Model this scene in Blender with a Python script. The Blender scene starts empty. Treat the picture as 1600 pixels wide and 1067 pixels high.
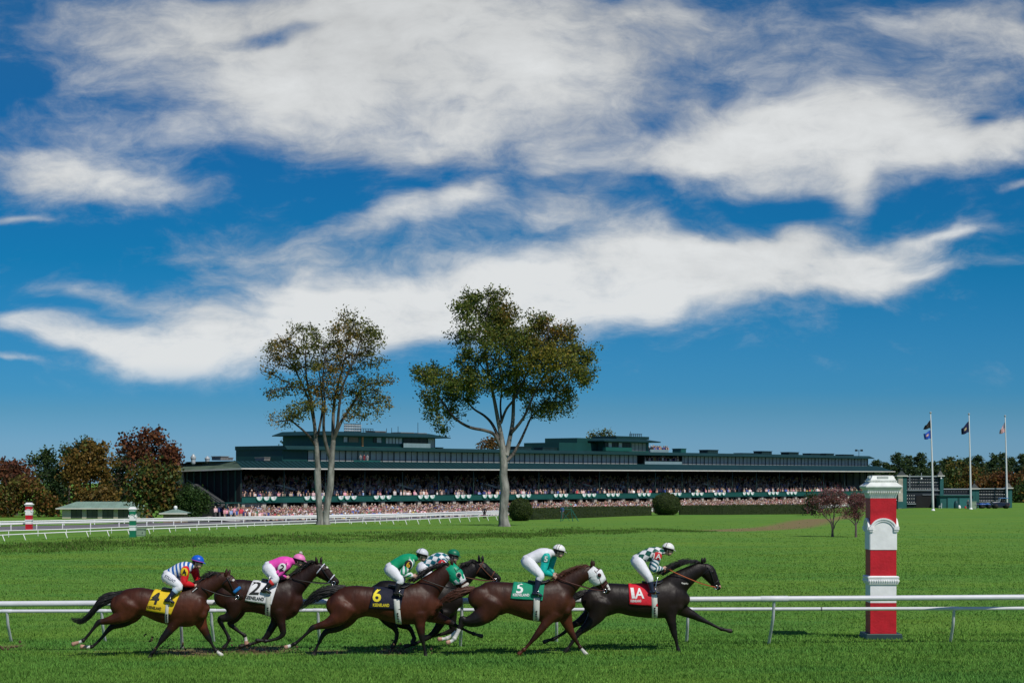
import bpy, bmesh, math, random
import numpy as np
from mathutils import Vector, Matrix
from mathutils.bvhtree import BVHTree
random.seed(7); rng = np.random.default_rng(7)
scene = bpy.context.scene
COL = scene.collection
FPX = 3000.0; HOR = 748.0; CAMZ = 3.7

# ---------------------------------------------------------------- camera
cam_d = bpy.data.cameras.new('camera'); cam = bpy.data.objects.new('camera', cam_d); COL.objects.link(cam)
cam.location = (0, 0, CAMZ); cam.rotation_euler = (math.radians(90), 0, 0)
cam_d.sensor_width = 36; cam_d.lens = FPX / 1600 * 36
cam_d.shift_y = (HOR - 533.5) / 1600; cam_d.clip_end = 20000; cam_d.clip_start = 0.5
scene.camera = cam

def lerp(a, b, t): return a + (b - a) * t
def sstep(a, b, x):
    t = np.clip((x - a) / (b - a), 0, 1); return t * t * (3 - 2 * t)

# ---------------------------------------------------------------- materials
def rgb(r, g, b):      # sRGB 0-255 to linear
    f = lambda c: (c / 255 / 12.92) if c / 255 <= .04045 else ((c / 255 + .055) / 1.055) ** 2.4
    return (f(r), f(g), f(b))
_M = {}
def mat(name, col=(.5, .5, .5), rough=.6, var=.12, scale=4., bump=0., bscale=30., metal=0., spec=.35, attr=None,
        stretch=None, sheen=0., trans=0.):
    if name in _M: return _M[name]
    m = bpy.data.materials.new(name); m.use_nodes = True; _M[name] = m
    nt = m.node_tree; N = nt.nodes; L = nt.links
    b = N['Principled BSDF']; b.inputs['Roughness'].default_value = rough; b.inputs['Metallic'].default_value = metal
    b.inputs['Specular IOR Level'].default_value = spec
    if sheen: b.inputs['Sheen Weight'].default_value = sheen
    tc = N.new('ShaderNodeTexCoord'); vec = tc.outputs['Object']
    if stretch:
        mp = N.new('ShaderNodeMapping'); mp.inputs['Scale'].default_value = stretch; L.new(vec, mp.inputs[0]); vec = mp.outputs[0]
    nz = N.new('ShaderNodeTexNoise'); nz.inputs['Scale'].default_value = scale; nz.inputs['Detail'].default_value = 5
    L.new(vec, nz.inputs['Vector'])
    mr = N.new('ShaderNodeMapRange'); mr.inputs[1].default_value = .3; mr.inputs[2].default_value = .7
    mr.inputs[3].default_value = 1 - var; mr.inputs[4].default_value = 1 + var
    L.new(nz.outputs[0], mr.inputs[0])
    vm = N.new('ShaderNodeVectorMath'); vm.operation = 'SCALE'; L.new(mr.outputs[0], vm.inputs['Scale'])
    if attr:
        at = N.new('ShaderNodeAttribute'); at.attribute_name = attr; L.new(at.outputs['Color'], vm.inputs[0])
    else:
        vm.inputs[0].default_value = col
    L.new(vm.outputs[0], b.inputs['Base Color'])
    if bump:
        n2 = N.new('ShaderNodeTexNoise'); n2.inputs['Scale'].default_value = bscale; n2.inputs['Detail'].default_value = 4
        L.new(vec, n2.inputs['Vector'])
        bp = N.new('ShaderNodeBump'); bp.inputs['Strength'].default_value = bump; bp.inputs['Distance'].default_value = .05
        L.new(n2.outputs[0], bp.inputs['Height']); L.new(bp.outputs[0], b.inputs['Normal'])
    if trans:
        tr = N.new('ShaderNodeBsdfTranslucent'); L.new(vm.outputs[0], tr.inputs[0])
        mx = N.new('ShaderNodeMixShader'); mx.inputs[0].default_value = trans
        L.new(b.outputs[0], mx.inputs[1]); L.new(tr.outputs[0], mx.inputs[2]); L.new(mx.outputs[0], N['Material Output'].inputs[0])
    return m

# ---------------------------------------------------------------- objects
def tag(o, label=None, cat=None, group=None, kind=None):
    if label: o['label'] = label
    if cat: o['category'] = cat
    if group: o['group'] = group
    if kind: o['kind'] = kind
    return o
def empty(name, loc, label=None, cat=None, group=None, rz=0):
    o = bpy.data.objects.new(name, None); COL.objects.link(o); o.location = loc; o.rotation_euler = (0, 0, rz)
    o.empty_display_size = .3
    return tag(o, label, cat, group)
def copy_tree(o, parent=None):
    c = o.copy(); COL.objects.link(c); c.parent = parent
    for ch in [q for q in bpy.data.objects if q.parent == o]: copy_tree(ch, c)
    return c

def fast_mesh(name, V, F, col=None, smooth=False, extra=None):
    """V (n,3); F (m,3) or (m,4) int array, or list of lists"""
    me = bpy.data.meshes.new(name); V = np.asarray(V, np.float32)
    if isinstance(F, np.ndarray):
        k = F.shape[1]; m = len(F)
        me.vertices.add(len(V)); me.vertices.foreach_set('co', V.ravel())
        me.loops.add(m * k); me.loops.foreach_set('vertex_index', F.astype(np.int32).ravel())
        me.polygons.add(m); me.polygons.foreach_set('loop_start', np.arange(0, m * k, k, dtype=np.int32))
        me.update(calc_edges=True)
    else:
        me.from_pydata([tuple(map(float, v)) for v in V], [], F); me.update()
    if col is not None:
        c = np.ones((len(V), 4), np.float32); c[:, :3] = col
        a = me.attributes.new('col', 'FLOAT_COLOR', 'POINT'); a.data.foreach_set('color', c.ravel())
    if extra is not None:
        a = me.attributes.new('uvm', 'FLOAT_VECTOR', 'POINT'); a.data.foreach_set('vector', np.asarray(extra, np.float32).ravel())
    if smooth: me.polygons.foreach_set('use_smooth', np.ones(len(me.polygons), bool))
    return me
def link(name, me, mats, parent=None):
    o = bpy.data.objects.new(name, me); COL.objects.link(o)
    for m in (mats if isinstance(mats, (list, tuple)) else [mats]): me.materials.append(m)
    if parent: o.parent = parent
    return o

class MB:
    def __init__(s): s.V = []; s.F = []; s.mi = []; s.UV = []; s.C = []
    def add(s, V, F, mi=0, uv=None, c=None):
        k = len(s.V); V = [tuple(map(float, v)) for v in V]; s.V += V
        s.F += [[int(i) + k for i in f] for f in F]; s.mi += [mi] * len(F)
        s.UV += [tuple(u) for u in uv] if uv is not None else [(0, 0, 0)] * len(V)
        s.C += ([tuple(c)] * len(V)) if c is not None else [(1, 1, 1)] * len(V)
        return s
    def hexa(s, P, mi=0, c=None):      # 8 corners: bottom 4 ccw, top 4 ccw
        return s.add(P, [[3, 2, 1, 0], [4, 5, 6, 7], [0, 1, 5, 4], [1, 2, 6, 5], [2, 3, 7, 6], [3, 0, 4, 7]], mi, c=c)
    def box(s, x0, x1, y0, y1, z0, z1, mi=0, f=None, c=None):
        P = [(x0, y0, z0), (x1, y0, z0), (x1, y1, z0), (x0, y1, z0), (x0, y0, z1), (x1, y0, z1), (x1, y1, z1), (x0, y1, z1)]
        if f: P = [f(*p) for p in P]
        return s.hexa(P, mi, c)
    def frustum(s, cx, cy, z0, h0, z1, h1, mi=0, d0=None, d1=None, f=None):
        d0 = h0 if d0 is None else d0; d1 = h1 if d1 is None else d1
        P = [(cx - h0, cy - d0, z0), (cx + h0, cy - d0, z0), (cx + h0, cy + d0, z0), (cx - h0, cy + d0, z0),
             (cx - h1, cy - d1, z1), (cx + h1, cy - d1, z1), (cx + h1, cy + d1, z1), (cx - h1, cy + d1, z1)]
        if f: P = [f(*p) for p in P]
        return s.hexa(P, mi)
    def loft(s, secs, seg=16, sub=4, mi=0, lat=(0, 1, 0), c=None, cap=True):
        V, F, UV = loft(secs, seg, sub, lat, cap); return s.add(V, F, mi, UV, c)
    def tube(s, pts, r, seg=8, mi=0, sub=1, c=None):
        rr = [r] * len(pts) if isinstance(r, (int, float)) else r
        return s.loft([(p[0], p[1], p[2], q, q) for p, q in zip(pts, rr)], seg, sub, mi, c=c)
    def ell(s, c0, r, mi=0, nu=16, nv=10, R=None, zmin=-1., c=None):
        V = []; F = []
        a0 = math.asin(max(-1, zmin))
        for j in range(nv + 1):
            a = lerp(a0, math.pi / 2, j / nv)
            for i in range(nu):
                t = 2 * math.pi * i / nu
                p = Vector((r[0] * math.cos(a) * math.cos(t), r[1] * math.cos(a) * math.sin(t), r[2] * math.sin(a)))
                if R: p = R @ p
                V.append((c0[0] + p.x, c0[1] + p.y, c0[2] + p.z))
        for j in range(nv):
            for i in range(nu):
                F.append([j * nu + i, j * nu + (i + 1) % nu, (j + 1) * nu + (i + 1) % nu, (j + 1) * nu + i])
        F.append(list(range(nu))[::-1])
        return s.add(V, F, mi, c=c)
    def prism(s, poly, f0, f1, mi=0):      # poly in 2D, f0/f1 map (a,b) -> 3D on the two faces
        n = len(poly); V = [f0(*p) for p in poly] + [f1(*p) for p in poly]
        F = [list(range(n))[::-1], list(range(n, 2 * n))] + [[i, (i + 1) % n, n + (i + 1) % n, n + i] for i in range(n)]
        return s.add(V, F, mi)
    def mesh(s, name, smooth=False, org=None, uv=False, col=False):
        V = np.array(s.V, float).reshape(-1, 3)
        if org is not None: V = V - np.array(org)
        me = fast_mesh(name, V, s.F, np.array(s.C) if col else None, smooth, np.array(s.UV) if uv else None)
        me.polygons.foreach_set('material_index', np.array(s.mi, np.int32))
        return me
    def build(s, name, mats, parent=None, smooth=False, uv=False, col=False, bevel=0, local=False, fixn=True):
        org = None if (parent is None or local) else root_loc(parent)
        me = s.mesh(name, smooth, org, uv, col)
        if fixn:
            bm = bmesh.new(); bm.from_mesh(me); bmesh.ops.recalc_face_normals(bm, faces=bm.faces); bm.to_mesh(me); bm.free()
        o = link(name, me, mats, parent)
        if bevel:
            md = o.modifiers.new('bevel', 'BEVEL'); md.width = bevel; md.segments = 2; md.limit_method = 'ANGLE'
        return o
def root_loc(o):
    v = Vector((0, 0, 0))
    while o is not None: v = v + o.location; o = o.parent
    return np.array(v)

def catmull(P, sub):
    P = np.asarray(P, float); n = len(P)
    if sub <= 1 or n < 3: return P
    out = []
    for i in range(n - 1):
        p0 = P[max(i - 1, 0)]; p1 = P[i]; p2 = P[i + 1]; p3 = P[min(i + 2, n - 1)]
        for k in range(sub):
            t = k / sub
            out.append(.5 * ((2 * p1) + (-p0 + p2) * t + (2 * p0 - 5 * p1 + 4 * p2 - p3) * t * t + (-p0 + 3 * p1 - 3 * p2 + p3) * t ** 3))
    out.append(P[-1]); return np.array(out)
def loft(secs, seg=16, sub=4, lat=(0, 1, 0), cap=True):
    S = catmull(secs, sub); S[:, 3:] = np.maximum(S[:, 3:], 1e-4)
    C = S[:, :3]; n = len(C); T = np.gradient(C, axis=0)
    T /= np.linalg.norm(T, axis=1)[:, None] + 1e-9
    V = []; UV = []; F = []; Lr = np.array(lat, float); d = 0
    rings = []
    for i in range(n):
        l = Lr - T[i] * (Lr @ T[i]); l /= np.linalg.norm(l) + 1e-9
        nn = np.cross(T[i], l); rings.append((C[i], nn, l, S[i, 3], S[i, 4], T[i]))
    if cap:
        c, nn, l, a, b, t = rings[0]; e = min(a, b)
        rings = [(c - t * e * .75, nn, l, a * .15, b * .15, t), (c - t * e * .55, nn, l, a * .72, b * .72, t)] + rings
        c, nn, l, a, b, t = rings[-1]; e = min(a, b)
        rings += [(c + t * e * .55, nn, l, a * .72, b * .72, t), (c + t * e * .75, nn, l, a * .15, b * .15, t)]
    m = seg + 1; prev = None
    for c, nn, l, a, b, t in rings:
        if prev is not None: d += np.linalg.norm(c - prev)
        prev = c
        for k in range(m):
            th = 2 * math.pi * k / seg
            V.append(c + nn * a * math.cos(th) + l * b * math.sin(th)); UV.append((d, th * .14, 0))
    nr = len(rings)
    for i in range(nr - 1):
        for k in range(seg):
            F.append([i * m + k, i * m + k + 1, (i + 1) * m + k + 1, (i + 1) * m + k])
    F.append([k for k in range(seg)][::-1]); F.append([(nr - 1) * m + k for k in range(seg)])
    return V, F, UV

# ---------------------------------------------------------------- ground shape
P0 = np.array([-42.2, 300.]); SU = np.array([.6502, .7597]); SN = np.array([-.7597, .6502])   # grandstand front line
def terrain(X, Y):
    X = np.asarray(X, float); Y = np.asarray(Y, float)
    k = 3000 * X / np.maximum(Y, 30)
    kk = np.clip(k, -900, 900)
    zf = -2.0 + 1.0 * sstep(480, 640, kk)
    a = np.interp(kk, [-900, -800, -300, 0, 600, 900], [103, 106, 140, 150, 160, 160])
    b = np.interp(kk, [-900, -800, -300, 0, 600, 900], [170, 174, 212, 258, 300, 300])
    z = zf * sstep(0, 1, (Y - a) / (b - a))
    o = (X - P0[0]) * SN[0] + (Y - P0[1]) * SN[1]
    z = z - 1.25 * sstep(-32, -17, o) * (1 - sstep(470, 560, kk))
    # soft mounds under the two big trees
    z = z + .30 * np.exp(-(((X + 14.5) / 9) ** 2 + ((Y - 146) / 8) ** 2)) + .1 * np.exp(-(((X + .6) / 7) ** 2 + ((Y - 146) / 7) ** 2))
    z = z + .035 * np.sin(X * .31 + Y * .13) * np.sin(Y * .21 - X * .07) * sstep(50, 70, Y) * (1 - sstep(200, 300, Y))
    # slight lip behind the running rail
    z = z - .10 * np.exp(-((Y - 46.3 - .06 * X) / 1.1) ** 2)
    return z
def gnd(px, py):
    Ys = np.arange(32, 520, .25); Xs = (px - 800) / FPX * Ys
    p = HOR + FPX * (CAMZ - terrain(Xs, Ys)) / Ys
    i = np.argmax(p <= py)
    Y = Ys[i]; X = Xs[i]
    return np.array([X, Y, float(terrain(X, Y))])
def at(px, py, Y): return np.array([(px - 800) / FPX * Y, Y, CAMZ - (py - HOR) / FPX * Y])
def onY(px, Y):
    X = (px - 800) / FPX * Y; return np.array([X, Y, float(terrain(X, Y))])
# ---------------------------------------------------------------- sky, sun
SUN = Vector((.38, -.52, .77)).normalized()
w = bpy.data.worlds.new('World'); scene.world = w; w.use_nodes = True
nt = w.node_tree; N = nt.nodes; L = nt.links
bg = N['Background']; bg.inputs[1].default_value = .1
def nd(t, **k):
    n = N.new(t)
    for a, v in k.items(): setattr(n, a, v)
    return n
def mth(op, a, b=None, c=None):
    n = nd('ShaderNodeMath', operation=op)
    for i, v in enumerate((a, b, c)):
        if v is None: continue
        if isinstance(v, (int, float)): n.inputs[i].default_value = v
        else: L.new(v, n.inputs[i])
    return n.outputs[0]
def vmt(op, a, b, out=0):
    n = nd('ShaderNodeVectorMath', operation=op)
    for i, v in enumerate((a, b)):
        if isinstance(v, tuple): n.inputs[i].default_value = v
        elif isinstance(v, (int, float)): n.inputs['Scale'].default_value = v
        else: L.new(v, n.inputs[i])
    return n.outputs[out]
sky = nd('ShaderNodeTexSky', sky_type='NISHITA'); sky.sun_disc = False
sky.sun_elevation = math.asin(SUN.z); sky.sun_rotation = math.atan2(SUN.x, SUN.y)
sky.altitude = 300; sky.air_density = 1.0; sky.dust_density = .3; sky.ozone_density = 3.0
tc = nd('ShaderNodeTexCoord'); sx = nd('ShaderNodeSeparateXYZ'); L.new(tc.outputs['Generated'], sx.inputs[0])
yy = mth('MAXIMUM', sx.outputs[1], .05)
U = mth('DIVIDE', sx.outputs[0], yy); Vv = mth('DIVIDE', sx.outputs[2], yy)
cb = nd('ShaderNodeCombineXYZ'); L.new(U, cb.inputs[0]); L.new(Vv, cb.inputs[1]); uv = cb.outputs[0]
def noise(vec, scale, detail, rough=.55, dist=0., w4=0.):
    n = nd('ShaderNodeTexNoise'); n.inputs['Scale'].default_value = scale; n.inputs['Detail'].default_value = detail
    n.inputs['Roughness'].default_value = rough; n.inputs['Distortion'].default_value = dist
    L.new(vec, n.inputs['Vector']); return n
# the clouds are streaked along the wind: stretch the noise sideways and tilt it a few degrees
mp = nd('ShaderNodeMapping'); mp.inputs['Scale'].default_value = (1, 1.9, 1); mp.inputs['Rotation'].default_value = (0, 0, math.radians(-5)); L.new(uv, mp.inputs[0])
wn = noise(mp.outputs[0], 9, 3)
wv = vmt('SCALE', vmt('SUBTRACT', wn.outputs['Color'], (.5, .5, .5)), .05)
uvw = vmt('ADD', uv, wv)
big = noise(vmt('ADD', mp.outputs[0], wv), 14, 10, .66)
fine = noise(vmt('ADD', mp.outputs[0], vmt('SCALE', wv, 1.6)), 44, 8, .68)
mp2 = nd('ShaderNodeMapping'); mp2.inputs['Scale'].default_value = (1, 4.2, 1); mp2.inputs['Rotation'].default_value = (0, 0, math.radians(-7)); L.new(uv, mp2.inputs[0])
streak = noise(vmt('ADD', mp2.outputs[0], vmt('SCALE', wv, 2.2)), 15, 8, .58)
BL = [ # px, py, rx, ry, amplitude, tilt (deg, + rises to the right)
 (560, 95, 330, 110, .95, 0), (810, 150, 230, 105, .95, 0), (420, 160, 190, 85, .7, 0), (700, 20, 420, 70, .85, 0), (330, 40, 200, 60, .45, -6),
 (1010, 130, 110, 90, .28, 0), (1060, 20, 130, 40, .5, 0), (640, 225, 160, 45, .6, 0), (900, 235, 110, 40, .45, 6), (290, 200, 120, 40, .35, 0),
 (435, 54, 85, 16, -.85, 0), (150, 120, 110, 60, .2, 10), (170, 40, 230, 80, .36, 0),
 (95, 256, 150, 74, 1.1, -4), (220, 290, 110, 42, .6, -8), (310, 290, 60, 24, .25, 8), (20, 338, 60, 11, .75, -3),
 (1175, 196, 150, 70, 1.15, 6), (1370, 192, 180, 72, 1.15, -2), (1010, 195, 40, 40, -.35, 0), (1130, 128, 120, 22, -.3, -4), (1060, 238, 120, 40, .8, -6), (1270, 262, 190, 40, .7, 2), (1335, 290, 34, 46, .75, 0),
 (1580, 225, 95, 52, 1.0, 12), (1470, 235, 80, 42, .6, 0), (1520, 195, 26, 20, -.5, 50),
 (1560, 30, 150, 62, .75, -14), (1430, 20, 80, 50, .3, 0), (1180, 70, 330, 80, .36, 0), (1450, 110, 260, 80, .40, -8),
 (560, 496, 330, 80, 1.0, 5), (860, 456, 340, 88, 1.1, 5), (1120, 418, 280, 76, 1.0, 6), (1330, 410, 190, 40, .6, 6), (350, 548, 210, 56, .85, 3),
 (420, 450, 150, 40, .45, -4), (260, 574, 80, 18, .75, 4), (1010, 385, 200, 40, .6, 0), (1250, 365, 90, 26, .45, 8), (1450, 432, 110, 22, .45, 5),
 (660, 335, 170, 26, .7, 12), (735, 300, 70, 36, .65, 14), (590, 365, 120, 26, .55, 8), (430, 392, 130, 34, .55, -10), (300, 400, 90, 30, .3, -14),
 (880, 300, 75, 36, .5, 20), (850, 330, 140, 26, .4, 8), (960, 345, 90, 26, .4, 0), (860, 262, 30, 12, .4, 10), (960, 318, 120, 30, .22, 0),
 (1485, 364, 80, 14, .6, 3), (1380, 392, 110, 30, .6, 8), (1400, 432, 130, 30, .55, 4), (1590, 302, 45, 9, .75, 0), (1590, 410, 60, 20, .3, 10),
 (70, 520, 130, 26, .85, -6), (160, 548, 110, 26, .5, -8), (15, 574, 60, 10, .7, -8), (110, 455, 120, 24, .35, -10), (240, 480, 130, 30, .35, -12)]
F = None
for px, py, rx, ry, am, tilt in BL:
    c = ((px - 800) / FPX, (HOR - py) / FPX, 0); r = math.radians(tilt)
    d = vmt('SUBTRACT', uvw, c)
    if tilt:
        m_ = nd('ShaderNodeMapping', vector_type='POINT'); m_.inputs['Rotation'].default_value = (0, 0, -r); L.new(d, m_.inputs[0]); d = m_.outputs[0]
    q = vmt('MULTIPLY', d, (FPX / rx / .86, FPX / ry / .80, 0))
    g = mth('MULTIPLY', mth('EXPONENT', mth('MULTIPLY', vmt('DOT_PRODUCT', q, q, 1), -1.)), am)
    F = g if F is None else mth('ADD', F, g)
F = mth('MINIMUM', F, 1.3)
nz = mth('ADD', mth('ADD', mth('MULTIPLY', mth('SUBTRACT', big.outputs[0], .5), 1.15), mth('MULTIPLY', mth('SUBTRACT', streak.outputs[0], .5), .75)),
         mth('MULTIPLY', mth('SUBTRACT', fine.outputs[0], .5), .85))
D = mth('ADD', F, nz)
sm = nd('ShaderNodeMapRange', interpolation_type='SMOOTHSTEP'); sm.inputs[1].default_value = .06; sm.inputs[2].default_value = 1.30
L.new(D, sm.inputs[0])
low = nd('ShaderNodeMapRange', interpolation_type='SMOOTHSTEP'); low.inputs[1].default_value = .035; low.inputs[2].default_value = .062; L.new(Vv, low.inputs[0])
front = mth('GREATER_THAN', sx.outputs[1], .06)
alpha = mth('MULTIPLY', mth('MULTIPLY', sm.outputs[0], low.outputs[0]), front)
alpha = mth('MULTIPLY', alpha, .955)
# sky tint by height
hs = nd('ShaderNodeHueSaturation'); hs.inputs['Saturation'].default_value = 1.0; L.new(sky.outputs[0], hs.inputs['Color'])
ramp = nd('ShaderNodeValToRGB'); L.new(mth('MULTIPLY', Vv, 2.0), ramp.inputs[0])
ramp.color_ramp.elements[0].position = 0.; ramp.color_ramp.elements[1].position = 1.
SKYR = [(0.0, (.27, .52, .95)), (.04, (.215, .455, .83)), (.072, (.14, .39, .70)), (.092, (.094, .37, .70)), (.23, (.022, .325, .575)), (.36, (.035, .305, .56)), (.5, (.075, .345, .56)), (1.0, (.45, .58, .80))]
els = ramp.color_ramp.elements
els[0].color = SKYR[0][1] + (1,); els[1].color = SKYR[-1][1] + (1,)
for p_, c_ in SKYR[1:-1]:
    e = els.new(p_); e.color = c_ + (1,)
mul = nd('ShaderNodeMix', data_type='RGBA', blend_type='MULTIPLY'); mul.inputs[0].default_value = 1
L.new(hs.outputs[0], mul.inputs[6]); L.new(ramp.outputs[0], mul.inputs[7])
cl = nd('ShaderNodeMapRange'); cl.inputs[1].default_value = .2; cl.inputs[2].default_value = 1.5; cl.inputs[3].default_value = 5.2; cl.inputs[4].default_value = 7.9
grey = noise(mp.outputs[0], 7, 5, .55)
L.new(mth('SUBTRACT', mth('ADD', D, mth('MULTIPLY', mth('SUBTRACT', grey.outputs[0], .5), 2.2)), mth('MULTIPLY', mth('SUBTRACT', Vv, .14), 5.)), cl.inputs[0])
cc = nd('ShaderNodeCombineXYZ'); L.new(mth('MULTIPLY', cl.outputs[0], .965), cc.inputs[0]); L.new(mth('MULTIPLY', cl.outputs[0], .985), cc.inputs[1]); L.new(mth('MULTIPLY', cl.outputs[0], .985), cc.inputs[2])
mx = nd('ShaderNodeMix', data_type='RGBA'); L.new(alpha, mx.inputs[0]); L.new(mul.outputs[2], mx.inputs[6]); L.new(cc.outputs[0], mx.inputs[7])
L.new(mx.outputs[2], bg.inputs[0])
sd = bpy.data.lights.new('sun', 'SUN'); sd.energy = 3.6; sd.angle = math.radians(.6); sd.color = (1, .95, .86)
so = bpy.data.objects.new('sun', sd); COL.objects.link(so); so.rotation_euler = SUN.to_track_quat('Z', 'Y').to_euler(); so.location = (30, -20, 60)
vs = scene.view_settings; vs.view_transform = 'Standard'; vs.look = 'None'; vs.exposure = 0; vs.gamma = 1
scene.cycles.max_bounces = 6; scene.cycles.transparent_max_bounces = 8

# ---------------------------------------------------------------- ground
def line(segs):
    out = []
    for a, b, st in segs: out += list(np.arange(a, b, st))
    return np.array(out)
gx = line([(-900, -300, 60), (-300, -100, 10), (-100, -16, 1.5), (-16, 16, .25), (16, 100, 1.5), (100, 300, 10), (300, 901, 60)])
gy = line([(-60, 20, 10), (20, 36, 2), (36, 49, .2), (49, 90, 1.2), (90, 330, 1.2), (330, 560, 6), (560, 3000, 120)])
GX, GY = np.meshgrid(gx, gy); GZ = terrain(GX, GY)
nx, ny = len(gx), len(gy)
idx = np.arange(nx * ny).reshape(ny, nx)
Fq = np.stack([idx[:-1, :-1], idx[:-1, 1:], idx[1:, 1:], idx[1:, :-1]], -1).reshape(-1, 4)
Vg = np.stack([GX, GY, GZ], -1).reshape(-1, 3)
# bare soil: the worn path beside the cherry trees, the kicked-up turf under the field
dirt = np.zeros(nx * ny)
SOIL = [(300, 1019, 75, 8, 1.), (405, 1016, 65, 9, 1.), (150, 1018, 80, 4, .5), (610, 1018, 45, 7, .9), (510, 1019, 60, 6, .8), (880, 1017, 90, 3.5, .55), (20, 1010, 22, 5, .8), (140, 930, 12, 3, .3), (1560, 992, 60, 3, .5), (1480, 990, 60, 2.4, .45), (1440, 926, 14, 3, .35), (700, 1020, 50, 3, .5), (960, 1016, 60, 3, .5)]
path_px = [(1128, 829), (1170, 827.5), (1215, 825), (1250, 819), (1285, 811), (1330, 805)]
PW = np.array([gnd(*p) for p in path_px])[:, :2]
def dseg(P, A, B):
    ab = B - A; t = np.clip(((P - A) @ ab) / (ab @ ab), 0, 1); return np.linalg.norm(P - (A + t[:, None] * ab), axis=1)
dm = np.min([dseg(Vg[:, :2], PW[i], PW[i + 1]) for i in range(len(PW) - 1)], axis=0)
dirt = np.maximum(dirt, .95 * (1 - sstep(.6, 3.8, dm)))
for px, py, rx, ry, am in SOIL:
    c = gnd(px, py); sxm = rx * c[1] / FPX; sym = ry * c[1] / (py - HOR)
    d2 = ((Vg[:, 0] - c[0]) / sxm) ** 2 + ((Vg[:, 1] - c[1]) / sym) ** 2
    dirt = np.maximum(dirt, am * np.exp(-d2))
me = fast_mesh('ground', Vg, Fq, np.stack([dirt, dirt, dirt], -1), True)
gm = bpy.data.materials.new('turf'); gm.use_nodes = True
def turf_nodes(m, use_dirt=True, blade=False):
    nt = m.node_tree; N = nt.nodes; L = nt.links; b = N['Principled BSDF']; b.inputs['Roughness'].default_value = .85; b.inputs['Specular IOR Level'].default_value = .05
    ge = N.new('ShaderNodeNewGeometry'); P = ge.outputs['Position']
    def nz(scale, st, det=5, ro=.55):
        mp = N.new('ShaderNodeMapping'); mp.inputs['Scale'].default_value = st; L.new(P, mp.inputs[0])
        n = N.new('ShaderNodeTexNoise'); n.inputs['Scale'].default_value = scale; n.inputs['Detail'].default_value = det; n.inputs['Roughness'].default_value = ro
        L.new(mp.outputs[0], n.inputs['Vector']); return n.outputs[0]
    def rm(x, a, b_, c, d):
        r = N.new('ShaderNodeMapRange'); r.inputs[1].default_value = a; r.inputs[2].default_value = b_; r.inputs[3].default_value = c; r.inputs[4].default_value = d; L.new(x, r.inputs[0]); return r.outputs[0]
    def mixc(f, A, B):
        x = N.new('ShaderNodeMix'); x.data_type = 'RGBA'
        if isinstance(f, float): x.inputs[0].default_value = f
        else: L.new(f, x.inputs[0])
        for i, q in ((6, A), (7, B)):
            if isinstance(q, tuple): x.inputs[i].default_value = q + (1,)
            else: L.new(q, x.inputs[i])
        return x.outputs[2]
    broad = nz(.10, (1, .45, 1), 4); mid = nz(.9, (1, .6, 1), 5, .65); fine = nz(9, (1, .5, 1), 6, .7); mow = nz(.35, (.08, 1, 1), 4, .6); dry = nz(.6, (1, .5, 1), 6, .7)
    c = mixc(rm(broad, .35, .65, 0, 1), GA, GB)
    c = mixc(rm(mow, .38, .66, 0, .75), c, GC)
    c = mixc(rm(mid, .42, .72, 0, .7), c, GD)
    c = mixc(rm(dry, .60, .78, 0, .45), c, GE)
    hue = nz(.16, (.5, 1, 1), 5, .65); c = mixc(rm(hue, .44, .66, 0, .75), c, tuple(q * s_ for q, s_ in zip(GA, (.70, .95, 1.25))))
    olive = nz(.23, (.35, 1, 1), 5, .7); c = mixc(rm(olive, .52, .70, 0, .6), c, tuple(q * s_ for q, s_ in zip(GA, (1.35, 1.0, .7))))
    strk = nz(.9, (.13, 1, 1), 7, .72); c = mixc(rm(strk, .54, .68, 0, .6), c, tuple(q * .62 for q in GD))
    strk2 = nz(3.2, (.4, 1, 1), 6, .8); c = mixc(rm(strk2, .58, .72, 0, .38), c, tuple(q * .62 for q in GD))
    lite = nz(2.0, (.3, 1, 1), 7, .8); c = mixc(rm(lite, .58, .74, 0, .5), c, tuple(q * 1.35 for q in GC))
    if not blade:
        c = mixc(rm(fine, .42, .72, 0, .55), c, GF)
    if use_dirt:
        at_ = N.new('ShaderNodeAttribute'); at_.attribute_name = 'col'
        pn = nz(2.2, (1, 1, 1), 6, .75)
        mm = N.new('ShaderNodeMath'); mm.operation = 'MULTIPLY_ADD'; L.new(pn, mm.inputs[0]); mm.inputs[1].default_value = 1.0; mm.inputs[2].default_value = -.5
        ad = N.new('ShaderNodeMath'); ad.operation = 'ADD'; L.new(at_.outputs['Fac'], ad.inputs[0]); L.new(mm.outputs[0], ad.inputs[1])
        c = mixc(rm(ad.outputs[0], .35, .8, 0, .85), c, (.24, .165, .088))
    if blade:
        vr = N.new('ShaderNodeVectorMath'); vr.operation = 'SCALE'; L.new(c, vr.inputs[0]); L.new(rm(ge.outputs['Random Per Island'], 0, 1, .55, 1.5), vr.inputs['Scale']); c = vr.outputs[0]
    L.new(c, b.inputs['Base Color'])
    if not blade:
        bp = N.new('ShaderNodeBump'); bp.inputs['Strength'].default_value = .8; bp.inputs['Distance'].default_value = .10
        ah = N.new('ShaderNodeMath'); ah.operation = 'ADD'; L.new(fine, ah.inputs[0]); L.new(mid, ah.inputs[1]); L.new(ah.outputs[0], bp.inputs['Height']); L.new(bp.outputs[0], b.inputs['Normal'])
GA = (.138, .268, .040); GB = (.166, .306, .047); GC = (.190, .328, .053); GD = (.112, .226, .034); GE = (.200, .265, .055); GF = (.056, .145, .016)
turf_nodes(gm)
g = link('ground', me, gm); tag(g, 'green mown turf of the infield with a bare soil patch', 'ground', kind='structure')

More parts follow.
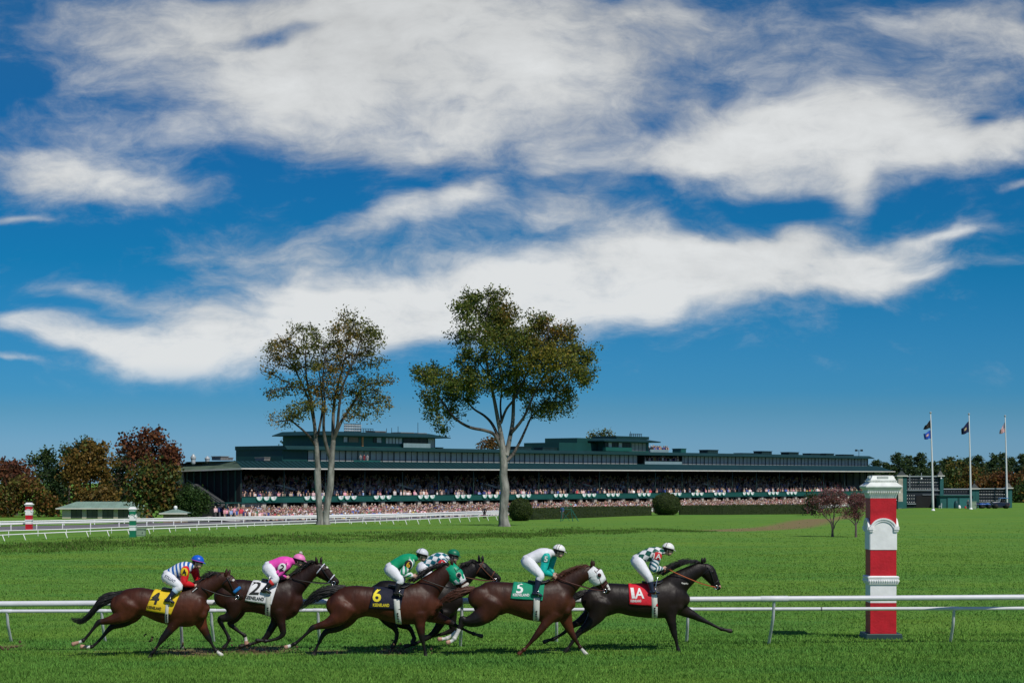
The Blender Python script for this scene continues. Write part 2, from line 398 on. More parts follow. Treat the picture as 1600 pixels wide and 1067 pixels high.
# grass blades on the near turf (one object: nobody could count them)
def blades(n, py0, py1, hmin, hmax, wpx, seed):
    r = np.random.default_rng(seed)
    py = r.uniform(py0, py1, n) + r.normal(0, 6, n); Y = CAMZ * FPX / (py - HOR); px = r.uniform(-60, 1660, n); X = (px - 800) / FPX * Y
    bare = np.zeros(n)
    for sx0, sy0, rx, ry, am in SOIL: bare = np.maximum(bare, am * np.exp(-((px - sx0) / rx) ** 2 - ((py - sy0) / ry) ** 2))
    kp = r.random(n) > bare * 1.05; X, Y, px, py = X[kp], Y[kp], px[kp], py[kp]; n = len(X)
    Z = terrain(X, Y); patch = .5 + .5 * np.sin(X * 1.7 + 2 * np.sin(Y * 1.3)) * np.sin(Y * 2.1 + 1.5 * np.sin(X * .9))
    h = r.uniform(hmin, hmax, n) * (.65 + .6 * patch); wd = wpx * Y / FPX * r.uniform(.6, 1.3, n)
    a = r.uniform(0, 2 * np.pi, n); lean = r.normal(0, .45, (n, 2)) * h[:, None]
    dx, dy = np.cos(a) * wd / 2, np.sin(a) * wd / 2
    A = np.stack([X - dx, Y - dy, Z - .005], -1); B = np.stack([X + dx, Y + dy, Z - .005], -1); C = np.stack([X + lean[:, 0], Y + lean[:, 1], Z + h], -1)
    return np.stack([A, B, C], 1).reshape(-1, 3)
Vb = np.concatenate([blades(150000, 985, 1085, .035, .075, 1.6, 1), blades(110000, 890, 990, .03, .06, 1.5, 2), blades(42000, 862, 900, .03, .06, 1.4, 3), blades(26000, 838, 875, .03, .06, 1.3, 4), blades(9000, 822, 845, .03, .07, 1.3, 5)])
Fb = np.arange(len(Vb)).reshape(-1, 3)
bm_ = bpy.data.materials.new('grass_blade'); bm_.use_nodes = True
GA = (.095, .212, .034); GB = (.116, .246, .040); GC = (.136, .265, .046); GD = (.076, .178, .029); GE = (.190, .245, .050)
turf_nodes(bm_, False, True)
tag(link('grass', fast_mesh('grass', Vb, Fb), bm_), 'short green turf grass blades under and around the galloping horses', 'grass', kind='stuff')

# rough unmown strip below the big trees
strip = [(-60, 857, 8), (0, 855, 8), (100, 851, 8), (200, 846, 9), (300, 842.5, 9), (400, 840, 8), (500, 838, 7), (600, 836, 7), (700, 835, 6), (800, 834, 6), (880, 830, 5), (960, 829, 4), (1040, 828, 3), (1120, 829, 2)]
sp = np.array(strip, float); n = 90000
px = rng.uniform(-60, 1120, n); cy = np.interp(px, sp[:, 0], sp[:, 1]) + np.interp(px, [0, 600, 900], [3.5, 3., 1.]); hw = np.interp(px, sp[:, 0], sp[:, 2])
py = cy + np.clip(rng.normal(0, .48, n), -1.25, 1.15) * hw
Y = CAMZ * FPX / (py - HOR)
X = (px - 800) / FPX * Y; clump = .5 + .5 * np.sin(X * .9 + 1.7 * np.sin(Y * .35)) * np.sin(Y * .55 + 1.3 * np.sin(X * .5))
keep = rng.random(n) < (.12 + .88 * clump ** 2.2); X, Y, clump, px = X[keep], Y[keep], clump[keep], px[keep]; n = len(X)
Z = terrain(X, Y); h = rng.uniform(.05, .20, n) * (.35 + .9 * clump) * np.interp(px, [0, 700, 1000, 1120], [1, .9, .6, .4]); wd = rng.uniform(.05, .11, n); a = rng.uniform(0, np.pi, n)
dx, dy = np.cos(a) * wd / 2, np.sin(a) * wd / 2; ln = rng.normal(0, .5, (n, 2)) * h[:, None]
Vs = np.stack([np.stack([X - dx, Y - dy, Z - .02], -1), np.stack([X + dx, Y + dy, Z - .02], -1), np.stack([X + ln[:, 0], Y + ln[:, 1], Z + h], -1)], 1).reshape(-1, 3)
cs = np.array([.095, .190, .028]) * rng.uniform(.55, 1.4, n)[:, None]
cs *= .8; dryb = rng.random(n) < .10; cs[dryb] = np.array([.13, .14, .05]) * rng.uniform(.7, 1.2, dryb.sum())[:, None]
tag(link('rough_grass', fast_mesh('rough_grass', Vs, np.arange(3 * n).reshape(-1, 3), np.repeat(cs, 3, 0)), mat('rough_grass', attr='col', rough=.8, spec=.15)),
    'long dark unmown grass strip crossing the infield below the trees', 'grass', kind='stuff')
# ---------------------------------------------------------------- running rails
m_rail = mat('white_rail_plastic', (.62, .63, .66), .42, .06, 6, spec=.4)
m_post = mat('rail_post_metal', (.50, .52, .55), .45, .10, 5)
m_white = mat('white_paint', (.83, .83, .82), .5, .07, 5, bump=.05, bscale=20)
m_red = mat('red_paint', (.50, .012, .022), .5, .16, 5, bump=.15, bscale=20)
m_green = mat('green_paint', (.010, .17, .085), .45, .10, 3)
m_dkgreen = mat('dark_green_metal', (.010, .040, .036), .45, .15, 2)

def near_rail(name, ends, y_top, rad, posts, over, label, joints=(), group=None):
    # ends: two (px, py of pipe centre, depth) ; posts: px of the post top
    A = at(*ends[0]); B = at(*ends[1])
    root = empty(name, tuple((A + B) / 2 * np.array([1, 1, 0])), label, 'rail fence', group)
    pt = lambda t: A + (B - A) * t
    mb = MB(); mb.tube([pt(t) for t in np.linspace(0, 1, 24)], rad, 14); mb.build('rail_pipe', m_rail, root, True)
    d = (B - A) / np.linalg.norm(B - A); nrm = np.array([-d[1], d[0], 0])
    for px in posts:
        t = min(np.linspace(0, 1, 3000), key=lambda t: abs(800 + FPX * pt(t)[0] / pt(t)[1] - px))
        p = pt(t); b = p + nrm * over; b[2] = terrain(b[0], b[1]) - .05
        mid = p + nrm * over * .25; mid[2] = lerp(p[2], b[2], .45)
        pm = MB(); pm.tube([p + np.array([0, 0, -rad * .6]), lerp(p, mid, .5) + np.array([0, 0, -.02]), mid, lerp(mid, b, .6), b], [.032, .034, .034, .034, .034], 10, 0, 3)
        pm.build('post', m_post, root, True)
        km = MB(); km.tube([p - d * .3 * (1 if rad > .05 else .35), p + d * .3 * (1 if rad > .05 else .35)], rad * 1.12, 14)
        km.build('bracket', m_rail, root, True)
    for px in joints:
        t = min(np.linspace(0, 1, 3000), key=lambda t: abs(800 + FPX * pt(t)[0] / pt(t)[1] - px))
        p = pt(t); km = MB(); km.tube([p - d * .012, p + d * .012], rad * 1.06, 14); km.build('joint_ring', mat('joint_dark', (.12, .12, .13)), root, True)
    return root
near_rail('rail_fence', [(-160, 944.3, 40.6), (1760, 931.6, 43.4)], 0, .061, [-90, 282, 722, 1210, 1700], .55,
          'nearest thick white running rail right behind the galloping horses', [1196], None)
near_rail('rail_fence', [(-160, 955.0, 43.4), (1760, 949.6, 43.2)], 0, .040, [11, 159, 330, 497, 870, 1075, 1491, 1690], .40,
          'lower thinner white rail on leaning posts behind the thick running rail', [1283], None)

m_frail = mat('white_far_rail', (.78, .78, .77), .5, .05, 3)
def far_rail(base_px, h, rad, post_step, label, lean=0., second=0., board=0., line=None):
    if line is not None: W = line
    else:
        P = np.array(base_px, float); xs = np.arange(P[0, 0], P[-1, 0] + 1, 10.)
        pyb = np.interp(xs, P[:, 0], P[:, 1]); Yr = 5.7 * FPX / (pyb - HOR); W = np.column_stack([(xs - 800) / FPX * Yr, Yr, np.full(len(xs), -2.)])
    # straighten the depth run so the rail does not jitter
    for _ in range(12): W[1:-1, :2] = .25 * W[:-2, :2] + .5 * W[1:-1, :2] + .25 * W[2:, :2]
    root = empty('rail_fence', tuple(W[len(W) // 2]), label, 'rail fence', 'white rails along the far racetrack')
    top = W + np.array([0, 0, h])
    mb = MB(); mb.tube(list(top), rad, 8); mb.build('rail_pipe', m_frail, root, True)
    if second:
        mb = MB(); mb.tube(list(W + np.array([0, 0, second])), rad * .8, 8); mb.build('lower_rail', m_frail, root, True)
    if board:
        mb = MB()
        for a, b in zip(top[:-1], top[1:]):
            mb.hexa([a + [0, 0, -board], b + [0, 0, -board], b + [.05, .06, -board], a + [.05, .06, -board], a, b, b + [.05, .06, 0], a + [.05, .06, 0]])
        mb.build('rail_board', m_frail, root)
    s = np.concatenate([[0], np.cumsum(np.linalg.norm(np.diff(W[:, :2], axis=0), axis=1))])
    for q in np.arange(post_step * .4, s[-1], post_step):
        p = np.array([np.interp(q, s, top[:, i]) for i in range(3)]); b = p.copy(); i = int(np.searchsorted(s, q)); i = min(max(i, 1), len(W) - 1)
        dd = W[i] - W[i - 1]; dd[2] = 0; dd /= np.linalg.norm(dd); nn = np.array([dd[1], -dd[0], 0])
        b = b + nn * lean; b[2] = terrain(b[0], b[1]) - .03
        pm = MB(); pm.tube([p, b], [rad * .75, rad * .75], 6); pm.build('post', m_frail, root, True)
    return root
far_rail([(-40, 849), (0, 846.5), (100, 841.5), (200, 837), (300, 833), (430, 828), (550, 823.5), (650, 819), (780, 812)], .62, .055, 3.3, 'white turf rail on leaning posts, nearest of the far racetrack rails', lean=.28)
far_rail([(-40, 841), (0, 839), (110, 836), (226, 831), (300, 828.5), (430, 823.5), (550, 818.5), (650, 813.5), (780, 807)], .62, .05, 3.6, 'thin white turf rail running just behind the leaning-post rail')
far_rail([(-40, 831), (0, 829.5), (100, 826), (200, 823.5), (300, 821), (430, 817), (550, 813.5), (650, 810), (780, 805)], .72, .085, 4.2, 'white inner rail standing along the near edge of the grey dirt track', second=0)
far_rail(None, 1.38, .085, 5.0, 'white boarded outer rail in front of the standing crowd', second=.62, board=.42, line=np.array([[P0[0] + SU[0] * s + SN[0] * -15.5, P0[1] + SU[1] * s + SN[1] * -15.5, -3.22] for s in np.arange(-62, 176, 4.)]))

# grey dirt track (a sheet just above the turf)
lo = np.array([(-60, 832), (0, 830.5), (100, 827), (200, 824.5), (300, 822), (430, 818), (550, 814.3), (650, 810.8), (780, 805.6)], float)
hi = np.array([(-60, 819), (0, 818), (100, 816), (200, 814.2), (300, 812.4), (430, 809.7), (550, 806.8), (650, 804.2), (800, 800.2)], float)
xs = np.arange(-60, 791, 10.); V = []; m = 9
for x in xs:
    a, b = [np.array([(x - 800) / FPX * q, q, -2.]) for q in (5.7 * FPX / (np.interp(x, e_[:, 0], e_[:, 1]) - HOR) for e_ in (lo, hi))]
    for t in np.linspace(0, 1, m):
        p = lerp(a, b, t); V.append((p[0], p[1], float(terrain(p[0], p[1])) + .03))
ii = np.arange(len(V)).reshape(len(xs), m)
tag(link('dirt_track', fast_mesh('dirt_track', V, np.stack([ii[:-1, :-1], ii[1:, :-1], ii[1:, 1:], ii[:-1, 1:]], -1).reshape(-1, 4), None, True),
    mat('grey_track_dirt', (.16, .15, .155), .9, .2, .6, bump=.3, bscale=3)), 'grey harrowed dirt of the main racetrack', 'track', kind='structure')

# ---------------------------------------------------------------- marker posts
def marker_post(base, w, H, mcol, label, detail=True):
    if not detail: w, H = w * base[1] / FPX, H * base[1] / FPX
    """square banded pole: proportions read off the near one (base z=0 .. cap top z=H)"""
    root = empty('marker_post', tuple(base), label, 'marker post')
    q = H / 3.775; hw = w / 2; mw = m_white
    Z = lambda py: (995 - py) / 67. * q
    def band(name, z0, z1, h, m, bev=.004):
        mb = MB(); mb.box(-h, h, -h, h, z0, z1); return mb.build(name, m, root, bevel=bev, local=True)
    if detail:
        mb = MB(); mb.frustum(0, 0, -.02, hw * 1.45, .13, hw * 1.36); mb.build('base_plate', m_dkgreen, root, bevel=.015, local=True)
    bz = [(995, 939, mcol), (939, 897, mw), (897, 857, mcol), (857, 818, mw), (818, 775, mcol)]
    for a, b, m in bz: band('red_band' if m is m_red else ('green_band' if m is m_green else 'white_band'), Z(a) + .001, Z(b) - .001, hw, m)
    # moulding with a bead row
    mb = MB()
    for z0, h0, z1, h1 in [(911.5, 1.0, 910, 1.10), (910, 1.10, 907.5, 1.14), (907.5, 1.14, 902, 1.16), (902, 1.16, 899, 1.20), (899, 1.20, 897.5, 1.12)]:
        mb.frustum(0, 0, Z(z0), hw * h0, Z(z1) + .0005, hw * h1)
    if detail:
        for f in range(4):
            R = Matrix.Rotation(f * math.pi / 2, 3, 'Z')
            for i in range(13):
                x = lerp(-hw * 1.05, hw * 1.05, i / 12)
                c = R @ Vector((x, -hw * 1.17, Z(905))); mb.ell(c, (.018, .018, .03), 0, 8, 5)
    mb.build('moulding', mw, root, local=True)
    # arched panel on each face
    R0 = hw * .98; zc = Z(826)
    arch = [(hw * 1.0 * math.cos(t), zc + hw * .86 * math.sin(t)) for t in np.linspace(0, math.pi, 22)]
    pm = MB(); am = MB()
    for f in range(4):
        R = Matrix.Rotation(f * math.pi / 2, 3, 'Z')
        P = [(-hw, Z(857) + .004), (hw, Z(857) + .004)] + arch
        pm.prism(P, lambda a, b: R @ Vector((a, -hw - .012 - .0005 * f, b)), lambda a, b: R @ Vector((a, -hw + .02, b)))
        ring = [(hw * 1.04 * math.cos(t), zc + hw * .90 * math.sin(t)) for t in np.linspace(0, math.pi, 26)]
        inn = [(hw * .76 * math.cos(t), zc + hw * .64 * math.sin(t)) for t in np.linspace(0, math.pi, 26)]
        for k in range(25):
            for (o0, o1, d) in ((1., .55, .052), (.55, 0., .034)):
                a0 = lerp(np.array(inn[k]), np.array(ring[k]), o1); a1 = lerp(np.array(inn[k]), np.array(ring[k]), o0)
                b0 = lerp(np.array(inn[k + 1]), np.array(ring[k + 1]), o1); b1 = lerp(np.array(inn[k + 1]), np.array(ring[k + 1]), o0)
                ff = lambda p, y: R @ Vector((p[0], y, p[1]))
                am.hexa([ff(a0, -hw - d), ff(b0, -hw - d), ff(b1, -hw - d), ff(a1, -hw - d), ff(a0, -hw - .005), ff(b0, -hw - .005), ff(b1, -hw - .005), ff(a1, -hw - .005)])
        for sg in (-1, 1):
            for (x0, x1, z0, z1, d) in ((.80, 1.12, 821, 826, .060), (.80, 1.06, 826, 829, .042)):
                a, b = sorted((sg * x0 * hw, sg * x1 * hw))
                am.box(a, b, -hw - d - .002 * f, -hw + .01, Z(z1), Z(z0), 0, lambda x, y, z: R @ Vector((x, y, z)))
    pm.build('arched_panel', mw, root, local=True); am.build('arch_moulding', mw, root, local=True)
    # cap
    mb = MB(); k = .95; pr = [(777, 1.06), (771.5, 1.13), (769, 1.15), (767.5, 1.22), (764, 1.30), (762, 1.40), (760, 1.47), (758.5, 1.47), (757.5, 1.40), (755, 1.22), (753, 1.10), (751.5, 1.03), (750, 1.00), (749.5, 1.03), (748, 1.0), (746, .93), (743, .84), (742, .83)]
    for (a, h0), (b, h1) in zip(pr[:-1], pr[1:]): mb.frustum(0, 0, Z(a), hw * h0 * k, Z(b) + .0004, hw * h1 * k)
    if detail:
        for f in range(4):
            R = Matrix.Rotation(f * math.pi / 2, 3, 'Z'); fr = lambda x, y, z: R @ Vector((x, y, z))
            for i in range(15):
                x = lerp(-hw * 1.18, hw * 1.18, i / 14); mb.box(x - .012, x + .012, -hw * 1.27, -hw * 1.15, Z(769), Z(766.6), 0, fr)
            for i in range(17):
                x = lerp(-hw * .95, hw * .95, i / 16); mb.box(x - .010, x + .010, -hw * 1.06, -hw * .98, Z(751.3), Z(749.8), 0, fr)
            for i in range(9):
                x = lerp(-hw * .38, hw * .38, i / 8); mb.box(x - .008, x + .008, -hw * .96, -hw * .80, Z(746.4), Z(743), 0, fr)
    mb.build('cap', m_white_old if detail else mw, root, local=True)
    return root
m_white_old = mat('weathered_white_paint', (.72, .75, .70), .6, .12, 7)
pb = onY(1376.3, 44.7); pb[2] -= .0
marker_post(pb, .605, 3.78, m_red, 'tall red and white banded pole with ornate cap behind the near rail')
marker_post(gnd(45.5, 828), 9.4, 43., m_red, 'small distant red and white banded pole by the far left rails', False)
marker_post(gnd(207.5, 839), 9.4, 47., m_green, 'green and white banded pole at the edge of the rough grass', False)

# ---------------------------------------------------------------- grandstand
m_roofgreen = mat('dark_green_roof', (.004, .031, .031), .55, .15, .5, stretch=(1, 1, 1))
m_roofpale = mat('pale_green_roof', (.085, .125, .085), .7, .3, .5)
m_panel = mat('green_wall_panel', (.008, .055, .050), .5, .15, .4)
m_panel2 = mat('lighter_green_panel', (.014, .095, .082), .5, .12, .6)
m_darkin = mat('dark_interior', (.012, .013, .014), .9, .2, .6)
m_trim = mat('pale_trim', (.62, .60, .54), .5, .08, 1)
m_stone = mat('pale_limestone', (.46, .42, .35), .85, .25, 1.4, bump=.6, bscale=2.5)
m_glass = mat('grey_window_glass', (.36, .37, .35), .5, .35, .25, spec=.3)
m_frame = mat('dark_window_frame', (.008, .02, .02), .5)
m_concrete = mat('grey_concrete', (.33, .32, .31), .85, .15, .6)
m_unit = mat('rooftop_unit_metal', (.20, .20, .19), .6, .2, 1)
m_unitdk = mat('dark_green_unit', (.012, .035, .035), .5, .2, 1)
def S3(s, o, z): p = P0 + SU * s + SN * o; return (p[0], p[1], z)
def sat(px, o): k = px - 800; return (k * (300 + SN[1] * o) + 3000 * (42.2 - SN[0] * o)) / (3000 * SU[0] - k * SU[1])
stand = empty('grandstand', S3(98, 0, -2.2), 'long dark green grandstand with tiered roofs full of spectators', 'grandstand')
def fp(name, m, fn, **k):
    mb = MB(); fn(mb); return mb.build(name, m, k.pop('parent', stand), **k)
SB = lambda mb, s0, s1, o0, o1, z0, z1, mi=0: mb.box(s0, s1, o0, o1, z0, z1, mi, S3)
LEN = 197.
DEP = 16.4
# lower storey
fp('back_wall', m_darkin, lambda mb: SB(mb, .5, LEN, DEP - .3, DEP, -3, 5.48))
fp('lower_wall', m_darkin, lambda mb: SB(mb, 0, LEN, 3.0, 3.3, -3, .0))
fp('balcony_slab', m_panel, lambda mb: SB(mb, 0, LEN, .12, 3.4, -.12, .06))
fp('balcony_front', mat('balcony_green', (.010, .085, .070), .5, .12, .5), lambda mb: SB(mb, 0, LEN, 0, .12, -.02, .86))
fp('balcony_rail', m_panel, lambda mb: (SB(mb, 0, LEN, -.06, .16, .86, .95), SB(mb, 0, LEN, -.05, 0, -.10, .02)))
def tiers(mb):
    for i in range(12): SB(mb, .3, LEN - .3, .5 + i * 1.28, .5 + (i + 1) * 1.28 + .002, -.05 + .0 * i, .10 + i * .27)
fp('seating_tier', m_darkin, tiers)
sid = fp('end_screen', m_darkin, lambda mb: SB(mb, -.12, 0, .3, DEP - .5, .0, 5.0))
def endcols(mb):
    for i in range(9): SB(mb, -.28, -.13, 1.2 + i * 1.65, 1.42 + i * 1.65, .0, 5.0)
fp('end_mullions', m_dkgreen, endcols)
# stone end wall, raking away, and the outside stair
fp('stone_end_wall', m_stone, lambda mb: (mb.prism([(13.2, -4), (18.4, -4), (17.7, 5.0), (17.2, 6.3), (15.2, 6.3), (13.8, 4.6)], lambda a, b: S3(-.5, a, b), lambda a, b: S3(.9, a, b))))
def stair(mb):
    mb.prism([(2.2, -3.2), (12.5, -3.2), (12.5, 2.9), (9.6, 2.9), (2.2, -.6)], lambda a, b: S3(-2.6, a, b), lambda a, b: S3(-.35, a, b))
fp('stone_stair', mat('shaded_grey_stone', (.055, .058, .06), .9, .25, 1.2), stair)  # stone colour darkened to carry the shade on the stair
def strail(mb):
    mb.tube([S3(-2.6, 10.2, 3.6), S3(-2.6, 2.0, .1)], .06, 6); mb.tube([S3(-2.6, 10.2, 3.2), S3(-2.6, 2.0, -.25)], .07, 6)
    for t in np.linspace(0, 1, 8): mb.tube([S3(-2.6, lerp(10.2, 2, t), lerp(3.6, .1, t)), S3(-2.6, lerp(10.2, 2, t), lerp(2.6, -.8, t))], .05, 5)
fp('stair_railing', m_frame, strail)
fp('stair_landing', m_panel, lambda mb: (SB(mb, -4.2, -.3, -1.0, 1.6, -.12, .06), SB(mb, -4.1, -3.9, -.9, -.7, -3.2, 0), SB(mb, -4.1, -3.9, 1.3, 1.5, -3.2, 0), SB(mb, -1.0, -.8, -.9, -.7, -3.2, 0)))
fp('right_end_screen', m_glass, lambda mb: SB(mb, LEN - .1, LEN, 1.5, DEP - .302, .8, 5.45))
fp('right_end_mullions', m_dkgreen, lambda mb: [SB(mb, LEN - .3, LEN + .1, q, q + .18, .0, 5.3) for q in np.arange(1.2, DEP - .4, 1.8)])
fp('stone_plinth', m_stone, lambda mb: SB(mb, -1.2, 4.4, .6, 3.0, -3, -.15))
# stone piers under the balcony
pier = None
for i in range(44):
    s = .35 + i * 4.47
    if s > LEN: break
    if pier is None:
        mb = MB(); SB(mb, s - .38, s + .38, .15, .9, -3, -.13); pier = mb.build('stone_pier', m_stone, stand)
    else:
        c = pier.copy(); COL.objects.link(c); c.parent = stand; d = SU * (s - .35); c.location = (d[0], d[1], 0)
# columns of the balcony
colm = None
for i in range(23):
    s = .12 + i * 9.1
    if s > LEN: break
    if colm is None:
        mb = MB(); mb.tube([S3(s, .35, .9), S3(s, .35, 5.4)], .11, 8); colm = mb.build('column', mat('column_green', (.02, .045, .042), .5), stand, True)
    else:
        c = colm.copy(); COL.objects.link(c); c.parent = stand; d = SU * (s - .12); c.location = (d[0], d[1], 0)
# main roof: mansard front, paler hip end, ceiling, flat deck
EZ, EZb, TZ = 5.36, 4.95, 6.52
EO = -1.4
roof = fp('roof', m_roofgreen, lambda mb: (
    mb.add([S3(-1.2, EO, EZ), S3(LEN + 5, EO, EZ + .12), S3(LEN + 1.5, 1.3, TZ + .2), S3(-.2, 1.3, TZ)], [[0, 1, 2, 3]]),
    mb.add([S3(-.2, 1.3, TZ), S3(LEN + 1.5, 1.3, TZ + .2), S3(LEN + 1.5, DEP, TZ + .2), S3(-.2, DEP, TZ - .1)], [[0, 1, 2, 3]]),
    mb.add([S3(LEN + 5, EO, EZ + .12), S3(LEN + 5, DEP, EZ + .12), S3(LEN + 1.5, DEP, TZ + .2), S3(LEN + 1.5, 1.3, TZ + .2)], [[0, 1, 2, 3]]),
    mb.add([S3(-1.2, EO, EZ), S3(LEN + 5, EO, EZ + .12), S3(LEN + 5, DEP, EZ + .12), S3(-1.2, DEP, EZb)], [[3, 2, 1, 0]])))
def ribs(mb):
    for s in np.arange(-.5, LEN + 3, 1.0):
        mb.add([S3(s - .04, EO - .02, EZ + .02), S3(s + .04, EO - .02, EZ + .02), S3(s + .04, 1.28, TZ + .03), S3(s - .04, 1.28, TZ + .03),
                S3(s - .04, EO - .08, EZ + .05), S3(s + .04, EO - .08, EZ + .05), S3(s + .04, 1.2, TZ + .08), S3(s - .04, 1.2, TZ + .08)],
               [[0, 1, 2, 3], [7, 6, 5, 4], [0, 4, 5, 1], [1, 5, 6, 2], [2, 6, 7, 3], [3, 7, 4, 0]])
fp('roof_rib', m_roofgreen, ribs, parent=roof)
fp('hip_end', m_roofpale, lambda mb: mb.add([S3(-1.22, EO, EZ), S3(-.2, 1.28, TZ + .003), S3(1.4, DEP - 1.5, TZ - .1), S3(-1.22, DEP + .6, EZb)], [[0, 1, 2, 3]]), parent=roof)
fp('eave_trim', m_trim, lambda mb: (mb.hexa([S3(-1.3, EO - .12, EZ - .16), S3(LEN + 5.1, EO - .12, EZ - .04), S3(LEN + 5.1, EO + .02, EZ - .04), S3(-1.3, EO + .02, EZ - .16),
                                            S3(-1.3, EO - .12, EZ + .04), S3(LEN + 5.1, EO - .12, EZ + .16), S3(LEN + 5.1, EO + .02, EZ + .16), S3(-1.3, EO + .02, EZ + .04)]),
                                   mb.hexa([S3(-1.36, EO, EZ - .2), S3(-1.24, EO, EZ - .2), S3(-1.24, DEP + .7, EZb - .18), S3(-1.36, DEP + .7, EZb - .18),
                                            S3(-1.36, EO, EZ + .03), S3(-1.24, EO, EZ + .03), S3(-1.24, DEP + .7, EZb + .05), S3(-1.36, DEP + .7, EZb + .05)])), parent=roof)
# sloping beams / closed stairs inside the stand
for px in (455, 640, 775, 925, 1110):
    s = sat(px, 5)
    fp('aisle_wall', m_concrete, lambda mb: mb.prism([(s - 4.5, 2.75), (s - 3.2, 2.75), (s + 4.6, 1.1), (s + 4.6, .7)], lambda a, b: S3(a, 4.0, b), lambda a, b: S3(a, 4.25, b)))
# upper storey
U0, U1, UO = sat(442, 5), 200.5, 5.
WZ0, WZ1, RZ = 6.66, 8.42, 9.12
TS0, TS1 = sat(1004, 5), sat(1062, 5)
fp('upper_wall', m_panel, lambda mb: (SB(mb, U0, TS0, UO, UO + .25, TZ - .1, WZ0), SB(mb, U0, TS0, UO, UO + .25, WZ1, RZ - .3), SB(mb, TS1, U1, UO, UO + .25, TZ - .1, WZ0), SB(mb, TS1, U1, UO, UO + .25, WZ1, RZ - .3),
                                      SB(mb, U0 - .1, U0 + .3, UO, DEP, TZ - .3, RZ - .3), SB(mb, U0 + .3, sat(480, 5), UO - .02, UO + .2, WZ0, WZ1), SB(mb, U1, U1 + .3, UO, DEP, TZ - .3, RZ - .3)))
fp('upper_floor_back', m_darkin, lambda mb: (SB(mb, U0 + 1, U1 - .1, UO + 3.2, UO + 3.4, TZ - .2, RZ - .3)))
uroof = fp('upper_roof', m_roofgreen, lambda mb: (SB(mb, U0 - .3, U1 + 1.0, UO - 1.3, DEP, WZ1 + .05, WZ1 + .18),
          mb.hexa([S3(U0 - .3, UO - 1.3, WZ1 + .182), S3(U1 + 1.0, UO - 1.3, WZ1 + .182), S3(U1 + 1.0, DEP, WZ1 + .182), S3(U0 - .3, DEP, WZ1 + .182),
                   S3(U0 - .3, UO - .7, RZ), S3(U1 - .4, UO - .7, RZ), S3(U1 - .4, DEP, RZ), S3(U0 - .3, DEP, RZ)])))
w0 = sat(480, 5) + .1; nwin = 62; ww = (U1 - w0) / nwin
wproto = None
for i in range(nwin):
    s = w0 + i * ww
    if s + ww > TS0 and s < TS1: continue
    if wproto is None:
        mb = MB(); SB(mb, s + .06, s + ww - .06, UO + .06, UO + .10, WZ0, WZ1, 0)
        f = 1
        for a, b in ((s, s + .10), (s + ww - .10, s + ww), (s + ww / 2 - .035, s + ww / 2 + .035)): SB(mb, a, b, UO - .02, UO + .16, WZ0 + .001, WZ1 - .001, 1)
        SB(mb, s + .10, s + ww - .10, UO + .03, UO + .13, WZ0 + .26, WZ0 + .31, 1)
        wproto = mb.build('window', [m_glass, m_frame], stand); ws = s
    else:
        c = wproto.copy(); COL.objects.link(c); c.parent = stand; d = SU * (s - ws); c.location = (d[0], d[1], 0)
# roof terrace with a glass rail
m_pale_glass = mat('pale_glass_rail', (.20, .29, .31), .25, .1, 1)
def terr(mb):
    SB(mb, TS0, TS1, UO - .6, UO - .54, TZ + .15, WZ0 + .62)
fp('terrace_glass_rail', m_pale_glass, terr)
fp('terrace_frame', m_frame, lambda mb: (SB(mb, TS0 - .15, TS0, UO - .6, UO + 3, TZ, WZ1 + .05), SB(mb, TS1, TS1 + .15, UO - .6, UO + 3, TZ, WZ1 + .05), SB(mb, TS0, TS1, UO - .64, UO - .5, WZ0 + .62, WZ0 + .68)))
# viewing balcony with people on the upper storey
b0, b1 = sat(543, 5), sat(585, 5)
fp('small_balcony', m_panel2, lambda mb: (SB(mb, b0, b1, UO - 1.5, UO, WZ0 - .25, WZ0 - .08), SB(mb, b0, b1, UO - 1.5, UO - 1.44, WZ0 - .08, WZ0 + .2)))
# press boxes on the roof
def box_house(s0, s1, o0, o1, z0, z1, name):
    return fp(name, m_panel2, lambda mb: SB(mb, s0, s1, o0, o1, z0, z1))
pa0, pa1 = sat(508, 6), sat(680, 6)
pr1 = box_house(pa0, pa1, 6, DEP, RZ + .001, 10.95, 'press_box')
fp('roof', m_roofgreen, lambda mb: (SB(mb, pa0 - 1.6, pa1 + 2.6, 4.6, DEP + 1, 10.952, 11.08),
    mb.hexa([S3(pa0 - 1.6, 4.6, 11.082), S3(pa1 + 2.6, 4.6, 11.082), S3(pa1 + 2.6, DEP + 1, 11.082), S3(pa0 - 1.6, DEP + 1, 11.082), S3(pa0 - .2, 6.4, 11.72), S3(pa1 - 1.2, 6.4, 11.72), S3(pa1 - 1.2, DEP, 11.72), S3(pa0 - .2, DEP, 11.72)])), parent=pr1)
m_pale = mat('pale_window_glass', (.42, .46, .47), .2, .2, .6)  # one pale glass tone, also used on vents and lamp faces
m_dkwin = mat('dark_window_opening', (.012, .012, .014), .3)
m_warm = mat('tan_jamb', (.55, .27, .10), .7)  # one even orange-tan colour
def winrow(parent, pxa, pxb, o, z0, z1, n, m):
    a, b = sat(pxa, o), sat(pxb, o)
    for i in range(n):
        s0 = lerp(a, b, i / n); s1 = lerp(a, b, (i + 1) / n)
        mb = MB(); SB(mb, s0 + .08, s1 - .08, o - .05, o + .06, z0, z1, 0)
        SB(mb, s0, s0 + .079, o - .07, o + .05, z0, z1, 1); SB(mb, s1 - .079, s1, o - .07, o + .05, z0, z1, 1)
        mb.build('window', [m, m_frame], parent)
winrow(pr1, 536, 543, 6, 9.95, 10.8, 1, m_pale)
winrow(pr1, 544, 560, 6, 9.95, 10.8, 1, mat('tan_blind', (.20, .17, .12), .7))
